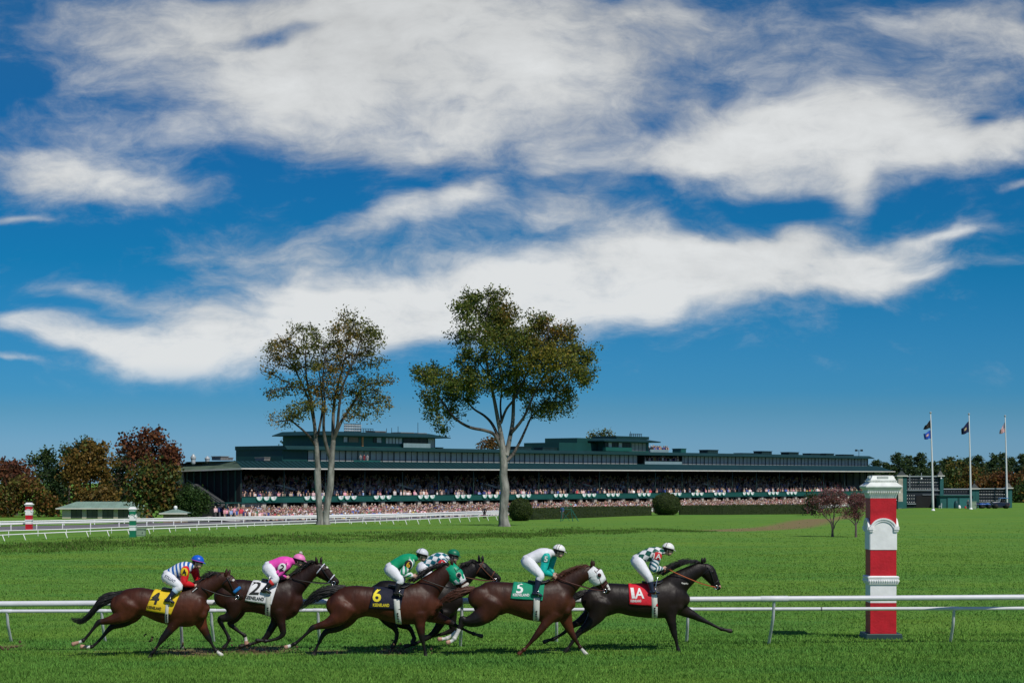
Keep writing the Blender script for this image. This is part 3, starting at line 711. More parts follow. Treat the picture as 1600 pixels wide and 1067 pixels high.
fp('door_jamb', m_warm, lambda mb: SB(mb, sat(565, 6), sat(567.5, 6), 5.9, 6.05, 9.3, 10.85), parent=pr1)
winrow(pr1, 583, 588, 6, 9.95, 10.8, 1, m_dkwin); winrow(pr1, 588, 596, 6, 9.95, 10.8, 1, m_pale)
winrow(pr1, 602, 628, 6, 9.85, 10.8, 5, m_pale)
winrow(pr1, 630, 667, 6, 9.75, 10.85, 3, m_dkwin)
winrow(pr1, 668, 679, 6, 9.3, 10.85, 1, m_glass)
fp('glass_balcony_rail', m_pale_glass, lambda mb: SB(mb, sat(630, 5.5), sat(672, 5.5), 5.4, 5.47, 9.2, 9.95), parent=pr1)
fp('balcony_deck', m_panel2, lambda mb: SB(mb, sat(630, 5.5), sat(672, 5.5), 5.4, 6, 9.121, 9.2), parent=pr1)
# second press box with its low plant blocks
pb0, pb1, pb2 = sat(883, 6), sat(944, 6), sat(1010, 6)
pr2 = box_house(pb1, pb2, 5.4, DEP, RZ + .001, 11.05, 'press_box')
fp('roof', m_roofgreen, lambda mb: (SB(mb, pb1 - 2.5, pb2 + 2.2, 4.0, DEP, 11.052, 11.25),
    mb.hexa([S3(pb1 - 2.5, 4.0, 11.252), S3(pb2 + 2.2, 4.0, 11.252), S3(pb2 + 2.2, DEP, 11.252), S3(pb1 - 2.5, DEP, 11.252), S3(pb1 - 1, 5.6, 11.7), S3(pb2 - 1, 5.6, 11.7), S3(pb2 - 1, DEP, 11.7), S3(pb1 - 1, DEP, 11.7)]),
    SB(mb, sat(962, 6), sat(1013, 6), 5.8, 12, 11.70, 12.25)), parent=pr2)
fp('plant_block', m_panel, lambda mb: (SB(mb, pb0, pb1 + .1, 7.5, DEP, RZ + .002, 10.75), SB(mb, sat(903, 8), sat(940, 8), 8.2, DEP, 10.752, 11.75)), parent=pr2)
winrow(pr2, 945, 984, 5.4, 10.0, 10.95, 8, m_dkwin)
winrow(pr2, 950, 956, 5.36, 10.0, 10.9, 1, m_pale); winrow(pr2, 966, 972, 5.36, 10.0, 10.9, 1, m_pale)
winrow(pr2, 986, 1009, 5.4, 9.35, 10.9, 4, m_glass)
fp('box_balcony', mat('balcony_green'), lambda mb: SB(mb, sat(944, 5), sat(985, 5), 4.6, 5.38, 9.2, 9.95), parent=pr2)
def rr(mb):
    for px in np.arange(984, 1003, 3.): mb.tube([S3(sat(px, 9), 9, 12.25), S3(sat(px, 9), 9, 12.9)], .06, 5)
    mb.tube([S3(sat(984, 9), 9, 12.9), S3(sat(1003, 9), 9, 12.9)], .06, 5); mb.tube([S3(sat(984, 9), 9, 12.6), S3(sat(1003, 9), 9, 12.6)], .05, 5)
fp('roof_railing', m_frame, rr, parent=pr2)
# rooftop lamp rack, railing, masts
def rack(mb):
    a, b = sat(538, 10), sat(563, 10)
    for z in (11.9, 12.35, 12.8, 13.2): mb.tube([S3(a, 10, z), S3(b, 10, z)], .06, 5)
    for s in np.linspace(a, b, 8): mb.tube([S3(s, 10, 11.7), S3(s, 10, 13.25)], .06, 5)
rk = fp('lamp_rack', m_frame, rack)
def lamps(mb):
    a, b = sat(538, 10), sat(563, 10)
    for z in (12.1, 12.55, 12.98):
        for s in np.linspace(a, b, 12): SB(mb, s - .13, s + .13, 9.85, 9.95, z - .12, z + .12)
fp('floodlight_row', m_pale, lamps, parent=rk)
def rr2(mb):
    a, b = sat(564, 9), sat(583, 9)
    for s in np.linspace(a, b, 6): mb.tube([S3(s, 9, 11.7), S3(s, 9, 12.4)], .05, 5)
    for z in (12.05, 12.4): mb.tube([S3(a, 9, z), S3(b, 9, z)], .05, 5)
fp('roof_railing', m_frame, rr2)
def masts(mb):
    for px, h in ((653, 1.7), (622, .9), (612, .6), (990 - 5, 1.3), (604, .5)): mb.tube([S3(sat(px, 10), 10, 11.4), S3(sat(px, 10), 10, 12.1 + h)], .05, 5)
fp('roof_mast', m_frame, masts)
def roof_unit(px0, px1, z0, z1, o, m):
    a, b = sat(px0, o), sat(px1, o)
    def fn(mb):
        SB(mb, a, b, o, o + 2.2, z0, z1 - .12); SB(mb, a - .1, b + .1, o - .1, o + 2.3, z1 - .119, z1)
        for i in range(4): SB(mb, lerp(a, b, .1 + .22 * i), lerp(a, b, .24 + .22 * i), o - .03, o + .001, z0 + .15, z1 - .25)
    fp('rooftop_unit', m, fn)
for px0, px1, z0, z1, o, m in [(345, 357, 6.7, 7.35, 8, m_unit), (357.5, 364, 6.7, 7.15, 8, m_unit), (413, 424, 6.7, 7.25, 8, m_unit), (424.5, 436, 6.7, 7.1, 8, m_unit), (586, 603, 11.7, 12.15, 11, m_unit), (626, 646, 11.7, 12.05, 11, m_unit), (652, 666, 11.7, 12.0, 11, m_unit),
                            (806, 830, 9.1, 9.85, 8, m_unitdk), (848, 880, 9.1, 9.75, 8, m_unitdk), (683, 692, 9.1, 9.4, 8, m_unitdk), (1064, 1072, 9.1, 10.1, 8, m_panel2), (1106, 1122, 9.1, 9.95, 8, m_unitdk), (1160, 1190, 9.1, 9.42, 9, m_unitdk), (1190.5, 1206, 9.1, 9.9, 8, m_unitdk),
                            (1233, 1248, 9.1, 9.8, 8, m_unitdk), (1267, 1281, 9.1, 9.6, 8, m_unitdk), (1291, 1303, 9.1, 9.65, 8, m_unitdk), (1318, 1334, 9.1, 9.5, 8, m_unitdk)]:
    roof_unit(px0, px1, z0, z1, o, m)
def vent(px, z, h):
    s = sat(px, 9); p = S3(s, 9, z); mb = MB()
    mb.tube([p, (p[0], p[1], z + h * .5)], .35, 10); mb.loft([(p[0], p[1], z + h * .5, .42, .42), (p[0], p[1], z + h * .7, .46, .46), (p[0], p[1], z + h, .2, .2)], 10, 1)
    mb.build('roof_vent', m_pale, stand, True)
vent(302, 6.2, 1.3); vent(324, 6.5, .7)
# twin floodlight on the right roof end
def fl(mb):
    p = S3(sat(1342, 9), 9, 9.1); mb.tube([p, (p[0], p[1], 10.6)], .06, 6); mb.tube([(p[0] - .7, p[1], 10.5), (p[0] + .7, p[1], 10.5)], .05, 6)
    for sgn in (-1, 1): mb.box(p[0] + sgn * .65 - .28, p[0] + sgn * .65 + .28, p[1] - .25, p[1] + .1, 10.3, 10.75)
fp('floodlight', m_frame, fl)

# bunting fans on the balcony front
m_bw = mat('white_bunting', (.75, .76, .74), .8, .05); m_bg = mat('green_bunting', (.02, .32, .20), .8, .05)
buntproto = None
places = ['near its left end', 'left of its middle', 'in its middle', 'right of its middle', 'toward its right end']
def bunting():
    n = 18; V = [(0, -.10, .0)]; F = []; mi = []
    for r in (.26, .62): V += [(r * math.cos(t), -.06 - .05 * (k % 2), -r * math.sin(t) * .98) for k, t in enumerate(np.linspace(0, math.pi, n))]
    F = [[0, 1 + k, 2 + k] for k in range(n - 1)] + [[1 + k, 1 + n + k, 2 + n + k, 2 + k] for k in range(n - 1)]
    mi = [0] * (n - 1) + [0] * (n - 1)
    me = fast_mesh('bunting', V, F); 
    rt = bpy.data.objects.new('bunting', me); COL.objects.link(rt); me.materials.append(m_bw)
    md = rt.modifiers.new('thick', 'SOLIDIFY'); md.thickness = .02
    V2 = [(r * math.cos(t), -.075 - .05 * (k % 2), -r * math.sin(t)) for r in (.60, .72) for k, t in enumerate(np.linspace(0, math.pi, n))]
    me2 = fast_mesh('border', V2, [[k, n + k, n + k + 1, k + 1] for k in range(n - 1)])
    bo = link('border', me2, m_bg, rt); md = bo.modifiers.new('thick', 'SOLIDIFY'); md.thickness = .02
    return rt
ang = math.atan2(SU[1], SU[0])
cnt = 0
for i in range(18):
    sc = 5.0 + i * 9.1 + 1.2 * math.sin(i * 1.7)
    for j in (-1, 0, 1):
        s = sc + j * 1.5
        if s > 168: continue
        if buntproto is None: buntproto = bunting(); o = buntproto
        else: o = copy_tree(buntproto)
        o.location = S3(s, -.07, .90); o.rotation_euler = (0, 0, ang); cnt += 1
        tag(o, 'pleated white half-round bunting fan with green border hung on the grandstand balcony', 'bunting', 'bunting fans along the grandstand balcony')

# apron the crowd stands on
AS0, AS1 = -7, 196
V = [S3(AS0, -13.5, -3.35), S3(AS1, -13.5, -3.2), S3(AS1, 3.0, -2.1), S3(AS0, 3.0, -2.1)]
tag(link('apron_pavement', fast_mesh('apron_pavement', V, [[0, 1, 2, 3]]), m_concrete), 'sloping concrete apron in front of the grandstand', 'pavement', kind='structure')

# ---------------------------------------------------------------- spectators
def person_verts():
    V = []; F = []; part = []
    def bx(x0, x1, y0, y1, z0, z1, tx=1., p=0):
        k = len(V); cx = (x0 + x1) / 2
        V.extend([(x0, y0, z0), (x1, y0, z0), (x1, y1, z0), (x0, y1, z0), (cx + (x0 - cx) * tx, y0, z1), (cx + (x1 - cx) * tx, y0, z1), (cx + (x1 - cx) * tx, y1, z1), (cx + (x0 - cx) * tx, y1, z1)])
        F.extend([[k + q for q in f] for f in ([4, 5, 6, 7], [0, 1, 5, 4], [1, 2, 6, 5], [2, 3, 7, 6], [3, 0, 4, 7])]); part.extend([p] * 8)
    bx(-.15, -.01, -.09, .09, 0, .85, 1.1, 0); bx(.01, .15, -.09, .09, 0, .85, 1.1, 0)
    bx(-.17, .17, -.11, .11, .85, 1.42, 1.25, 1)
    bx(-.29, -.20, -.14, .06, .80, 1.38, 1., 2); bx(.20, .29, -.14, .06, .80, 1.38, 1., 2)
    k = len(V)
    for j, (z, r) in enumerate(((1.44, .06), (1.50, .105), (1.60, .12), (1.70, .105), (1.75, .05))):
        for i in range(6): V.append((r * math.cos(i * math.pi / 3), r * math.sin(i * math.pi / 3), z)); part.append(3 if j < 2 or (3 <= i + 0 <= 5 and j < 3) else 4)
    for j in range(4):
        for i in range(6): F.append([k + j * 6 + i, k + j * 6 + (i + 1) % 6, k + (j + 1) * 6 + (i + 1) % 6, k + (j + 1) * 6 + i])
    F.append([k + 24 + i for i in range(6)])
    return np.array(V), F, np.array(part)
PV, PF, PP = person_verts()
PFa = [f for f in PF if len(f) == 4]
PFq = np.array(PFa + [[PF[-1][0], PF[-1][1], PF[-1][2], PF[-1][3]], [PF[-1][0], PF[-1][3], PF[-1][4], PF[-1][5]]])
SH = np.array([(.78, .77, .76), (.66, .60, .60), (.60, .28, .32), (.52, .06, .08), (.03, .04, .16), (.06, .11, .36), (.015, .015, .02), (.22, .21, .21), (.45, .36, .28), (.28, .38, .60), (.70, .48, .50), (.07, .05, .06), (.62, .48, .10), (.05, .25, .14), (.70, .32, .42)])
SHW = np.array([5, 3, 3, 2.5, 4, 3, 6, 2, 1.5, 2.5, 3, 5, .6, .8, 2.5], float); SHW /= SHW.sum()
SHW3 = np.array([.6, .4, .2, .3, 4, 2, 8, 3, .5, .5, .3, 6, .1, .5, .2]); SHW3 /= SHW3.sum()
SHW2 = np.array([3, 2, 1.5, 1.2, 3, 2, 7, 3, 2, 1, 2, 5, .6, 1, 1.2]); SHW2 /= SHW2.sum()  # mostly dark clothes: the shade of the tiers is put into these colours
def crowd(name, pos, ang, label, dark=0., seed=3, W8=None):
    r = np.random.default_rng(seed); n = len(pos); nv = len(PV)
    a = ang + r.normal(0, .4, n); sc = r.normal(1., .06, n)
    ca, sa = np.cos(a), np.sin(a)
    V = np.zeros((n, nv, 3)); V[:, :, 0] = (PV[None, :, 0] * ca[:, None] - PV[None, :, 1] * sa[:, None]) * sc[:, None] + pos[:, 0:1]
    V[:, :, 1] = (PV[None, :, 0] * sa[:, None] + PV[None, :, 1] * ca[:, None]) * sc[:, None] + pos[:, 1:2]
    V[:, :, 2] = PV[None, :, 2] * sc[:, None] + pos[:, 2:3]
    C = np.zeros((n, nv, 3)); sh = SH[r.choice(len(SH), n, p=SHW if W8 is None else W8)] * r.uniform(.8, 1.15, n)[:, None]
    lg = np.array([(.03, .04, .09), (.05, .05, .05), (.30, .25, .18), (.12, .12, .13)])[r.integers(0, 4, n)]
    sk = np.array([(.52, .31, .23), (.60, .38, .29), (.42, .23, .15), (.15, .08, .05)])[r.choice(4, n, p=[.4, .35, .17, .08])]
    hr = np.array([(.03, .02, .015), (.09, .05, .025), (.30, .21, .11), (.45, .42, .38), (.6, .56, .5)])[r.choice(5, n, p=[.35, .3, .15, .1, .1])]
    arm = np.where(r.random(n)[:, None] < .45, sk, sh)
    for k, src in enumerate((lg, sh, arm, sk, hr)): C[:, PP == k] = src[:, None]
    F = (PFq[None] + (np.arange(n) * nv)[:, None, None]).reshape(-1, 4)
    return tag(link(name, fast_mesh(name, V.reshape(-1, 3), F, C.reshape(-1, 3)), mat('crowd_clothes', attr='col', rough=.8, var=.05)), label, 'crowd', kind='stuff')
FA = math.atan2(SU[1], SU[0])
def strip_pos(n, s0, s1, o0, o1, zf, seed, steps=None):
    r = np.random.default_rng(seed); s = r.uniform(s0, s1, n); o = r.uniform(o0, o1, n)
    if steps: o = o0 + (np.floor((o - o0) / steps) + .5) * steps + r.normal(0, .08, n)
    if n > 500:
        dens = .5 + .5 * np.sin(s * .55 + 1.7 * np.sin(s * .21)) * np.sin(o * .9 + s * .13); kp = r.random(n) < .55 + .45 * dens
        for px_ in (455, 640, 775, 925, 1110): kp &= ~((np.abs(s - sat(px_, 5) - 6) < .7) & (o > 0))
        s, o = s[kp], o[kp]
    p = P0 + SU * s[:, None] + SN * o[:, None]
    return np.column_stack([p, zf(o)])
ap = lambda o: -3.32 + (o + 13.5) * (1.22 / 16.5) + 0 * o
crowd('spectator_crowd', strip_pos(6400, -5, 183, -13, 1.6, ap, 11), FA, 'dense crowd of spectators standing on the apron below the balcony', seed=4)
# a thin scatter left of the stand
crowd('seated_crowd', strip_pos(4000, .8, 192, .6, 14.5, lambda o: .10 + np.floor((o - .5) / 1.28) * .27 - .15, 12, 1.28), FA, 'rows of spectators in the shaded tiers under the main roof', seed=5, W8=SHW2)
crowd('terrace_crowd', strip_pos(70, TS0 + .5, TS1 - .5, UO - .2, UO + 2, lambda o: TZ - .0 + 0 * o, 13), FA, 'small crowd behind the glass rail of the upper terrace', seed=6)
crowd('roof_crowd', strip_pos(26, sat(1014, 8), sat(1044, 8), 7.5, 9, lambda o: RZ - .35 + 0 * o, 14), FA, 'little group of people on the roof beside the right press box', seed=7, W8=SHW3)
fp('roof_deck_rail', m_pale_glass, lambda mb: SB(mb, sat(1014, 7), sat(1044, 7), 6.9, 6.94, RZ + .003, RZ + .62))
# single people one can point at
def lone_person(pos, shirt, legs, label, hat=None, group=None, h=1.):
    root = empty('person', tuple(pos), label, 'person', group)
    sk = (.55, .34, .26); mb = MB()
    mb.loft([(0, 0, .86, .10, .16), (0, 0, 1.1, .10, .15), (0, 0, 1.35, .11, .19), (0, 0, 1.46, .06, .09), (0, 0, 1.55, .05, .055)], 10, 2)
    mb.ell((0, -.01, 1.63), (.085, .10, .12))
    for sg in (-1, 1):
        mb.loft([(sg * .19, 0, 1.38, .055, .055), (sg * .24, -.02, 1.1, .045, .045), (sg * .20, -.12, .90, .03, .035), (sg * .18, -.16, .84, .025, .04)], 8, 2)
        mb.loft([(sg * .09, 0, .9, .085, .085), (sg * .10, 0, .48, .06, .06), (sg * .10, 0, .06, .04, .04), (sg * .10, -.10, .03, .035, .045)], 8, 2)
    mb.build('body', mat('skin', sk, .6), root, True, local=True)
    c = MB(); c.loft([(0, 0, .84, .125, .185), (0, 0, 1.1, .125, .175), (0, 0, 1.35, .13, .215), (0, 0, 1.45, .07, .10)], 10, 2)
    for sg in (-1, 1): c.loft([(sg * .19, 0, 1.39, .07, .07), (sg * .245, -.02, 1.1, .06, .06), (sg * .215, -.10, .95, .05, .05)], 8, 2)
    c.build('shirt', mat('cloth_%02d%02d%02d' % tuple(int(q * 99) for q in shirt), shirt, .8), root, True, local=True)
    t = MB()
    for sg in (-1, 1): t.loft([(sg * .085, 0, .92, .105, .10), (sg * .10, 0, .48, .08, .08), (sg * .10, 0, .08, .07, .07)], 8, 2)
    t.build('trousers', mat('cloth_%02d%02d%02d' % tuple(int(q * 99) for q in legs), legs, .8), root, True, local=True)
    q = MB(); q.ell((0, .015, 1.66), (.10, .11, .115), zmin=-.1); q.build('hat' if hat else 'hair', mat('hat_white', (.7, .7, .68)) if hat else mat('hair_brown', (.05, .03, .02)), root, True, local=True)
    root.scale = (h, h, h); return root
for px, sh, lg, lb in [(563.5, (.75, .73, .7), (.2, .2, .2), 'spectator in white top, leftmost of three on the upper window balcony'),
                       (569.2, (.5, .04, .06), (.3, .03, .04), 'spectator in red, middle of three on the upper window balcony'),
                       (574.2, (.72, .74, .78), (.5, .45, .38), 'spectator in pale top and tan trousers on the upper window balcony')]:
    s = sat(px, 3.9); lone_person(S3(s, 3.9, WZ0 - .08), tuple(q * .42 for q in sh), lg, lb, h=.72, group='three people on the upper window balcony')
for px, py, sh, lg, lb in [(866, 812, (.45, .03, .05), (.05, .06, .2), 'person in dark red top looking over the hedge near the green platform'),
                           (878, 812, (.05, .08, .3), (.1, .1, .1), 'person in navy standing behind the hedge left of the green platform'),
                           (757, 806, (.02, .02, .03), (.02, .02, .03), 'person in black standing on the track beside the rail')]:
    Y = 274 if px > 800 else 268
    b = onY(px, Y); b[2] += .15
    lone_person(b, sh, lg, lb, group='people near the track rail')
# ---------------------------------------------------------------- trees
def leaf_quads(C, size, r, flat=.0, aspect=.6):
    n = len(C); a = r.normal(size=(n, 3)); a[:, 2] *= (1 - flat); a /= np.linalg.norm(a, axis=1)[:, None]
    b = r.normal(size=(n, 3)); b -= a * np.sum(a * b, 1)[:, None]; b /= np.linalg.norm(b, axis=1)[:, None]
    s = size * r.uniform(.65, 1.3, n)[:, None]; a = a * s * .5; b = b * s * .5 * aspect
    V = np.stack([C - a, C + b, C + a, C - b], 1).reshape(-1, 3)
    return V, np.arange(4 * n).reshape(-1, 4)
def bark_col(segs):
    out = []
    for p0, p1, r0, r1 in segs:
        if np.linalg.norm(p1 - p0) < 1e-4: continue
        for q in (r0, r1): t = float(sstep(.07, .26, q)); out += [lerp(np.array((.055, .045, .036)), np.array((.225, .22, .195)), t)] * 7  # thin limbs darker: the crown's shade is painted into their bark colour
    return np.array(out)
def frusta(mb_segs):
    """list of (p0,p1,r0,r1) -> arrays, 6-sided, one mesh"""
    V = []; F = []; k = 0; m = 7
    for p0, p1, r0, r1 in mb_segs:
        d = p1 - p0; L_ = np.linalg.norm(d)
        if L_ < 1e-4: continue
        d = d / L_; u = np.cross(d, [0, 0, 1.]) if abs(d[2]) < .95 else np.cross(d, [1., 0, 0]); u /= np.linalg.norm(u); v = np.cross(d, u)
        for p, rr in ((p0 - d * r0 * .2, r0), (p1 + d * r1 * .2, r1)):
            for i in range(m): t = 2 * math.pi * i / m; V.append(p + (u * math.cos(t) + v * math.sin(t)) * rr)
        F += [[k + i, k + (i + 1) % m, k + m + (i + 1) % m, k + m + i] for i in range(m)]; k += 2 * m
    return np.array(V), np.array(F)
def skeleton(limbs, att, r0, rng_, lift=.15, twig=.016, amin=3):
    """limbs: list of arrays (n,4) x,y,z,r. attractors joined to the nearest branch one after the other"""
    nodes = []; par = []; rad = []
    for lm in limbs:
        S = catmull(lm, 6); prev = -1
        if nodes:
            A = np.array(nodes); d = np.linalg.norm(A - S[0, :3], axis=1); j = int(np.argmin(d)); prev = j if d[j] < 1.2 else -1
        for q in S: nodes.append(q[:3]); par.append(prev); rad.append(q[3]); prev = len(nodes) - 1
    nl = len(nodes); A0 = np.array(nodes)
    dist = np.min(np.linalg.norm(att[:, None] - A0[None], axis=2), axis=1)
    for i in np.argsort(dist):
        A = np.array(nodes); p = att[i]; d = np.linalg.norm(A - p, axis=1) + np.maximum(0, A[:, 2] - p[2]) * .6
        j = int(np.argmin(d)); a = A[j]; st = max(2, int(np.linalg.norm(p - a) / .55)); prev = j
        for k in range(1, st + 1):
            t = k / st; q = a + (p - a) * t; q[2] += lift * math.sin(math.pi * t) * np.linalg.norm(p - a) * .5
            q = q + rng_.normal(0, .05, 3) * (1 if k < st else 0)
            nodes.append(q); par.append(prev); rad.append(0); prev = len(nodes) - 1
    n = len(nodes); cnt = np.zeros(n)
    ch = np.zeros(n, int)
    for i in range(n - 1, -1, -1):
        if ch[i] == 0: cnt[i] += 1
        if par[i] >= 0: cnt[par[i]] += cnt[i]; ch[par[i]] += 1
    rad = np.array(rad); rr = np.where(rad > 0, rad, twig * np.sqrt(cnt)); 
    segs = [(nodes[par[i]], nodes[i], (rr[i] if (par[i] < nl <= i) else rr[par[i]]), rr[i]) for i in range(n) if par[i] >= 0]
    return np.array(nodes), np.array(par), nl, segs
m_bark = mat('grey_bark', attr='col', rough=.9, var=.62, scale=1.5, bump=1.0, bscale=5, stretch=(2.2, 2.2, .7))
m_bark_old = mat('grey_bark_plain', (.21, .185, .155), .9, .32, 2.0, bump=.8, bscale=7, stretch=(2.2, 2.2, .5))
m_bark2 = mat('dark_bark', (.075, .06, .05), .9, .25, 2.0)
m_leaf = mat('leaf', attr='col', rough=.55, spec=.2, var=.08, trans=.36)

def big_tree(base_px, Y, org, sc, trunk, limbs, blobs, label, natt, nleaf, lsize, colf, depth, seed, spread):
    r = np.random.default_rng(seed)
    base = onY(base_px, Y); k = FPX / Y
    def W(zx, zy, dy=0.): px, py = org[0] + zx / sc, org[1] + zy / sc; p = at(px, py, Y); p[1] += dy; return p
    root = empty('deciduous_tree', tuple(base), label, 'tree')
    arrs = []
    for lm in limbs:
        dd = lm[0]; arrs.append(np.array([list(W(x, y, dd * i / max(1, len(lm) - 2))) + [rr / sc / k] for i, (x, y, rr) in enumerate(lm[1:])]))
    att = []; B = np.array(blobs, float); area = B[:, 2] * B[:, 3]
    pick = r.choice(len(B), natt, p=area / area.sum())
    for b in pick:
        q = r.normal(size=3); q = q / np.linalg.norm(q) * r.uniform(.25, 1) ** .5
        p = W(B[b, 0] + q[0] * B[b, 2], B[b, 1] + q[1] * B[b, 3]); p[1] += depth_of(b, depth, seed) + q[2] * (B[b, 2] / sc / k) * .9
        att.append(p)
    att = np.array(att)
    nodes, par, nl, segs = skeleton(arrs, att, .1, r)
    tl = [s for s in segs if s[2] >= 0]
    V, F = frusta(segs)
    link('trunk', fast_mesh('trunk', V - base, F, bark_col(segs), True), m_bark, root)
    tips = np.concatenate([att, att + r.normal(0, .25, att.shape), nodes[nl:][r.random(len(nodes) - nl) < .16]])
    wt = r.uniform(.15, 1.9, len(tips)) ** 1.4; wt /= wt.sum()
    pk = r.choice(len(tips), nleaf, p=wt); C = tips[pk] + r.normal(0, spread, (nleaf, 3)) * np.array([1, 1, .8])
    V, F = leaf_quads(C, lsize, r)
    zx = (C[:, 0] / C[:, 1] * FPX + 800 - org[0]) * sc; zy = (HOR - (C[:, 2] - CAMZ) / C[:, 1] * FPX - org[1]) * sc
    col = colf(zx, zy, C, r, pk)
    link('crown', fast_mesh('crown', V - base, F, np.repeat(col, 4, 0)), m_leaf, root)
    return root
_dep = {}
def depth_of(b, depth, seed):
    if (b, seed) not in _dep: _dep[(b, seed)] = float(np.random.default_rng(seed * 100 + b).uniform(-depth, depth))
    return _dep[(b, seed)]
def col_left(zx, zy, C, r, pk):
    n = len(zx); g = np.array([.150, .162, .034]); br = np.array([.27, .170, .040]); dk = np.array([.065, .080, .022])
    f = .5 + .5 * np.sin(zx * .021 + 1.3 * np.sin(zy * .017)); f = np.clip(f + .35 * np.exp(-(((zx - 330) / 90) ** 2 + ((zy - 340) / 110) ** 2)) - .15 + r.normal(0, .22, n), 0, 1)
    c = g + (br - g) * (f ** 1.6)[:, None]; d = r.random(n) < .25; c[d] = dk; return c * r.uniform(.75, 1.3, n)[:, None]
def col_right(zx, zy, C, r, pk):
    n = len(zx); g = np.array([.108, .152, .026]); ye = np.array([.30, .255, .034]); orr = np.array([.30, .140, .026]); dk = np.array([.052, .085, .020])
    y = np.exp(-(((zx - 600) / 130) ** 2 + ((zy - 390) / 130) ** 2)) * .8; o = np.exp(-(((zx - 620) / 110) ** 2 + ((zy - 220) / 70) ** 2)) * .6 + np.exp(-(((zx - 420) / 40) ** 2 + ((zy - 130) / 90) ** 2)) * .5
    y = np.clip(y + r.normal(0, .22, n), 0, 1)[:, None]; o = np.clip(o + r.normal(-.05, .2, n), 0, 1)[:, None]
    c = g + (ye - g) * y; c = c + (orr - c) * o; d = r.random(n) < .25; c[d] = dk; return c * r.uniform(.75, 1.3, n)[:, None]
LL = [
 (0, (288, 1036, 26), (295, 1000, 16), (290, 930, 13.5), (283, 800, 14), (287, 780, 12), (283, 760, 11), (279, 690, 10), (270, 590, 7), (258, 500, 5.5), (240, 420, 4.5), (233, 330, 3), (236, 260, 2)),
 (0, (328, 1036, 26), (318, 1000, 16), (324, 930, 14), (336, 850, 15), (342, 740, 13), (349, 665, 10)),
 (1.5, (349, 665, 9), (347, 570, 7), (352, 490, 6), (372, 400, 4.5), (395, 300, 3), (418, 190, 2)),
 (-1.5, (338, 740, 9), (318, 670, 7.5), (312, 600, 6), (318, 500, 4.5), (312, 400, 3.5), (330, 290, 2)),
 (-2, (349, 660, 8), (368, 600, 6.5), (378, 520, 5.5), (398, 430, 4.5), (440, 340, 3), (470, 250, 2)),
 (2, (352, 650, 8), (385, 575, 6), (420, 520, 5), (470, 440, 4), (540, 415, 2.5), (590, 412, 1.5)),
 (-1.5, (279, 690, 6), (250, 645, 5), (205, 602, 4), (170, 580, 3), (120, 590, 2)),
 (2.5, (272, 610, 6), (245, 500, 4.5), (200, 400, 3.5), (150, 320, 2.5), (110, 300, 1.5)),
 (2, (285, 640, 5.5), (300, 540, 4.5), (295, 450, 3.5), (280, 360, 2.5), (270, 300, 2)),
 (-2.5, (440, 490, 3), (500, 510, 2.5), (545, 540, 1.5)),
 (-2, (225, 450, 3), (170, 440, 2.5), (100, 465, 1.6))]
LB = [(150, 290, 85, 62), (235, 235, 85, 55), (105, 350, 52, 48), (235, 190, 50, 22), (400, 135, 48, 36), (440, 190, 78, 50), (500, 240, 62, 62), (380, 230, 60, 60), (330, 300, 80, 75), (300, 390, 85, 60), (330, 440, 85, 55), (430, 340, 90, 60),
      (545, 330, 45, 32), (570, 415, 60, 22), (450, 440, 80, 50), (540, 520, 50, 40), (500, 480, 60, 40), (130, 460, 75, 24), (150, 570, 60, 42), (215, 540, 55, 38), (280, 530, 60, 40), (210, 330, 70, 60), (450, 540, 60, 40), (540, 570, 30, 14), (170, 430, 60, 26), (250, 460, 60, 40)]
big_tree(503, 144.5, (390, 440), 2.669, None, LL, LB, 'tall thin-leaved brownish tree with two trunks left of the other', 640, 15500, .185, col_left, 2.0, 21, .23)
RL = [
 (0, (410, 1044, 40), (411, 1018, 25), (407, 985, 20), (409, 930, 18), (414, 870, 19), (408, 820, 16.5), (409, 770, 16), (405, 710, 14), (398, 650, 10), (386, 590, 8.5), (370, 505, 7), (350, 410, 6), (332, 300, 4), (338, 190, 3), (345, 110, 2)),
 (-1, (397, 700, 8), (372, 650, 7), (335, 632, 6.5), (270, 618, 6), (215, 585, 5), (170, 530, 4), (130, 470, 2.5), (100, 420, 1.6)),
 (1.5, (388, 660, 7), (362, 605, 6), (330, 570, 5), (285, 540, 4), (240, 490, 3)),
 (1, (420, 730, 11), (434, 660, 9), (446, 590, 8), (450, 490, 6.5), (462, 400, 5), (450, 300, 4), (430, 200, 3), (420, 110, 2)),
 (-2, (440, 640, 7), (475, 600, 6), (500, 560, 5), (530, 490, 4.5), (570, 420, 3.5), (640, 350, 2.5), (700, 320, 1.6)),
 (2, (418, 755, 8), (445, 730, 6.5), (478, 670, 5.5), (505, 610, 4.5), (525, 570, 3.5), (560, 540, 2.5), (600, 480, 2)),
 (-1.5, (398, 600, 6), (420, 545, 5), (455, 500, 4.5), (490, 430, 4), (540, 330, 3), (590, 250, 2)),
 (2.5, (400, 590, 5), (395, 530, 4), (400, 450, 3.5), (390, 350, 3), (395, 230, 2))]
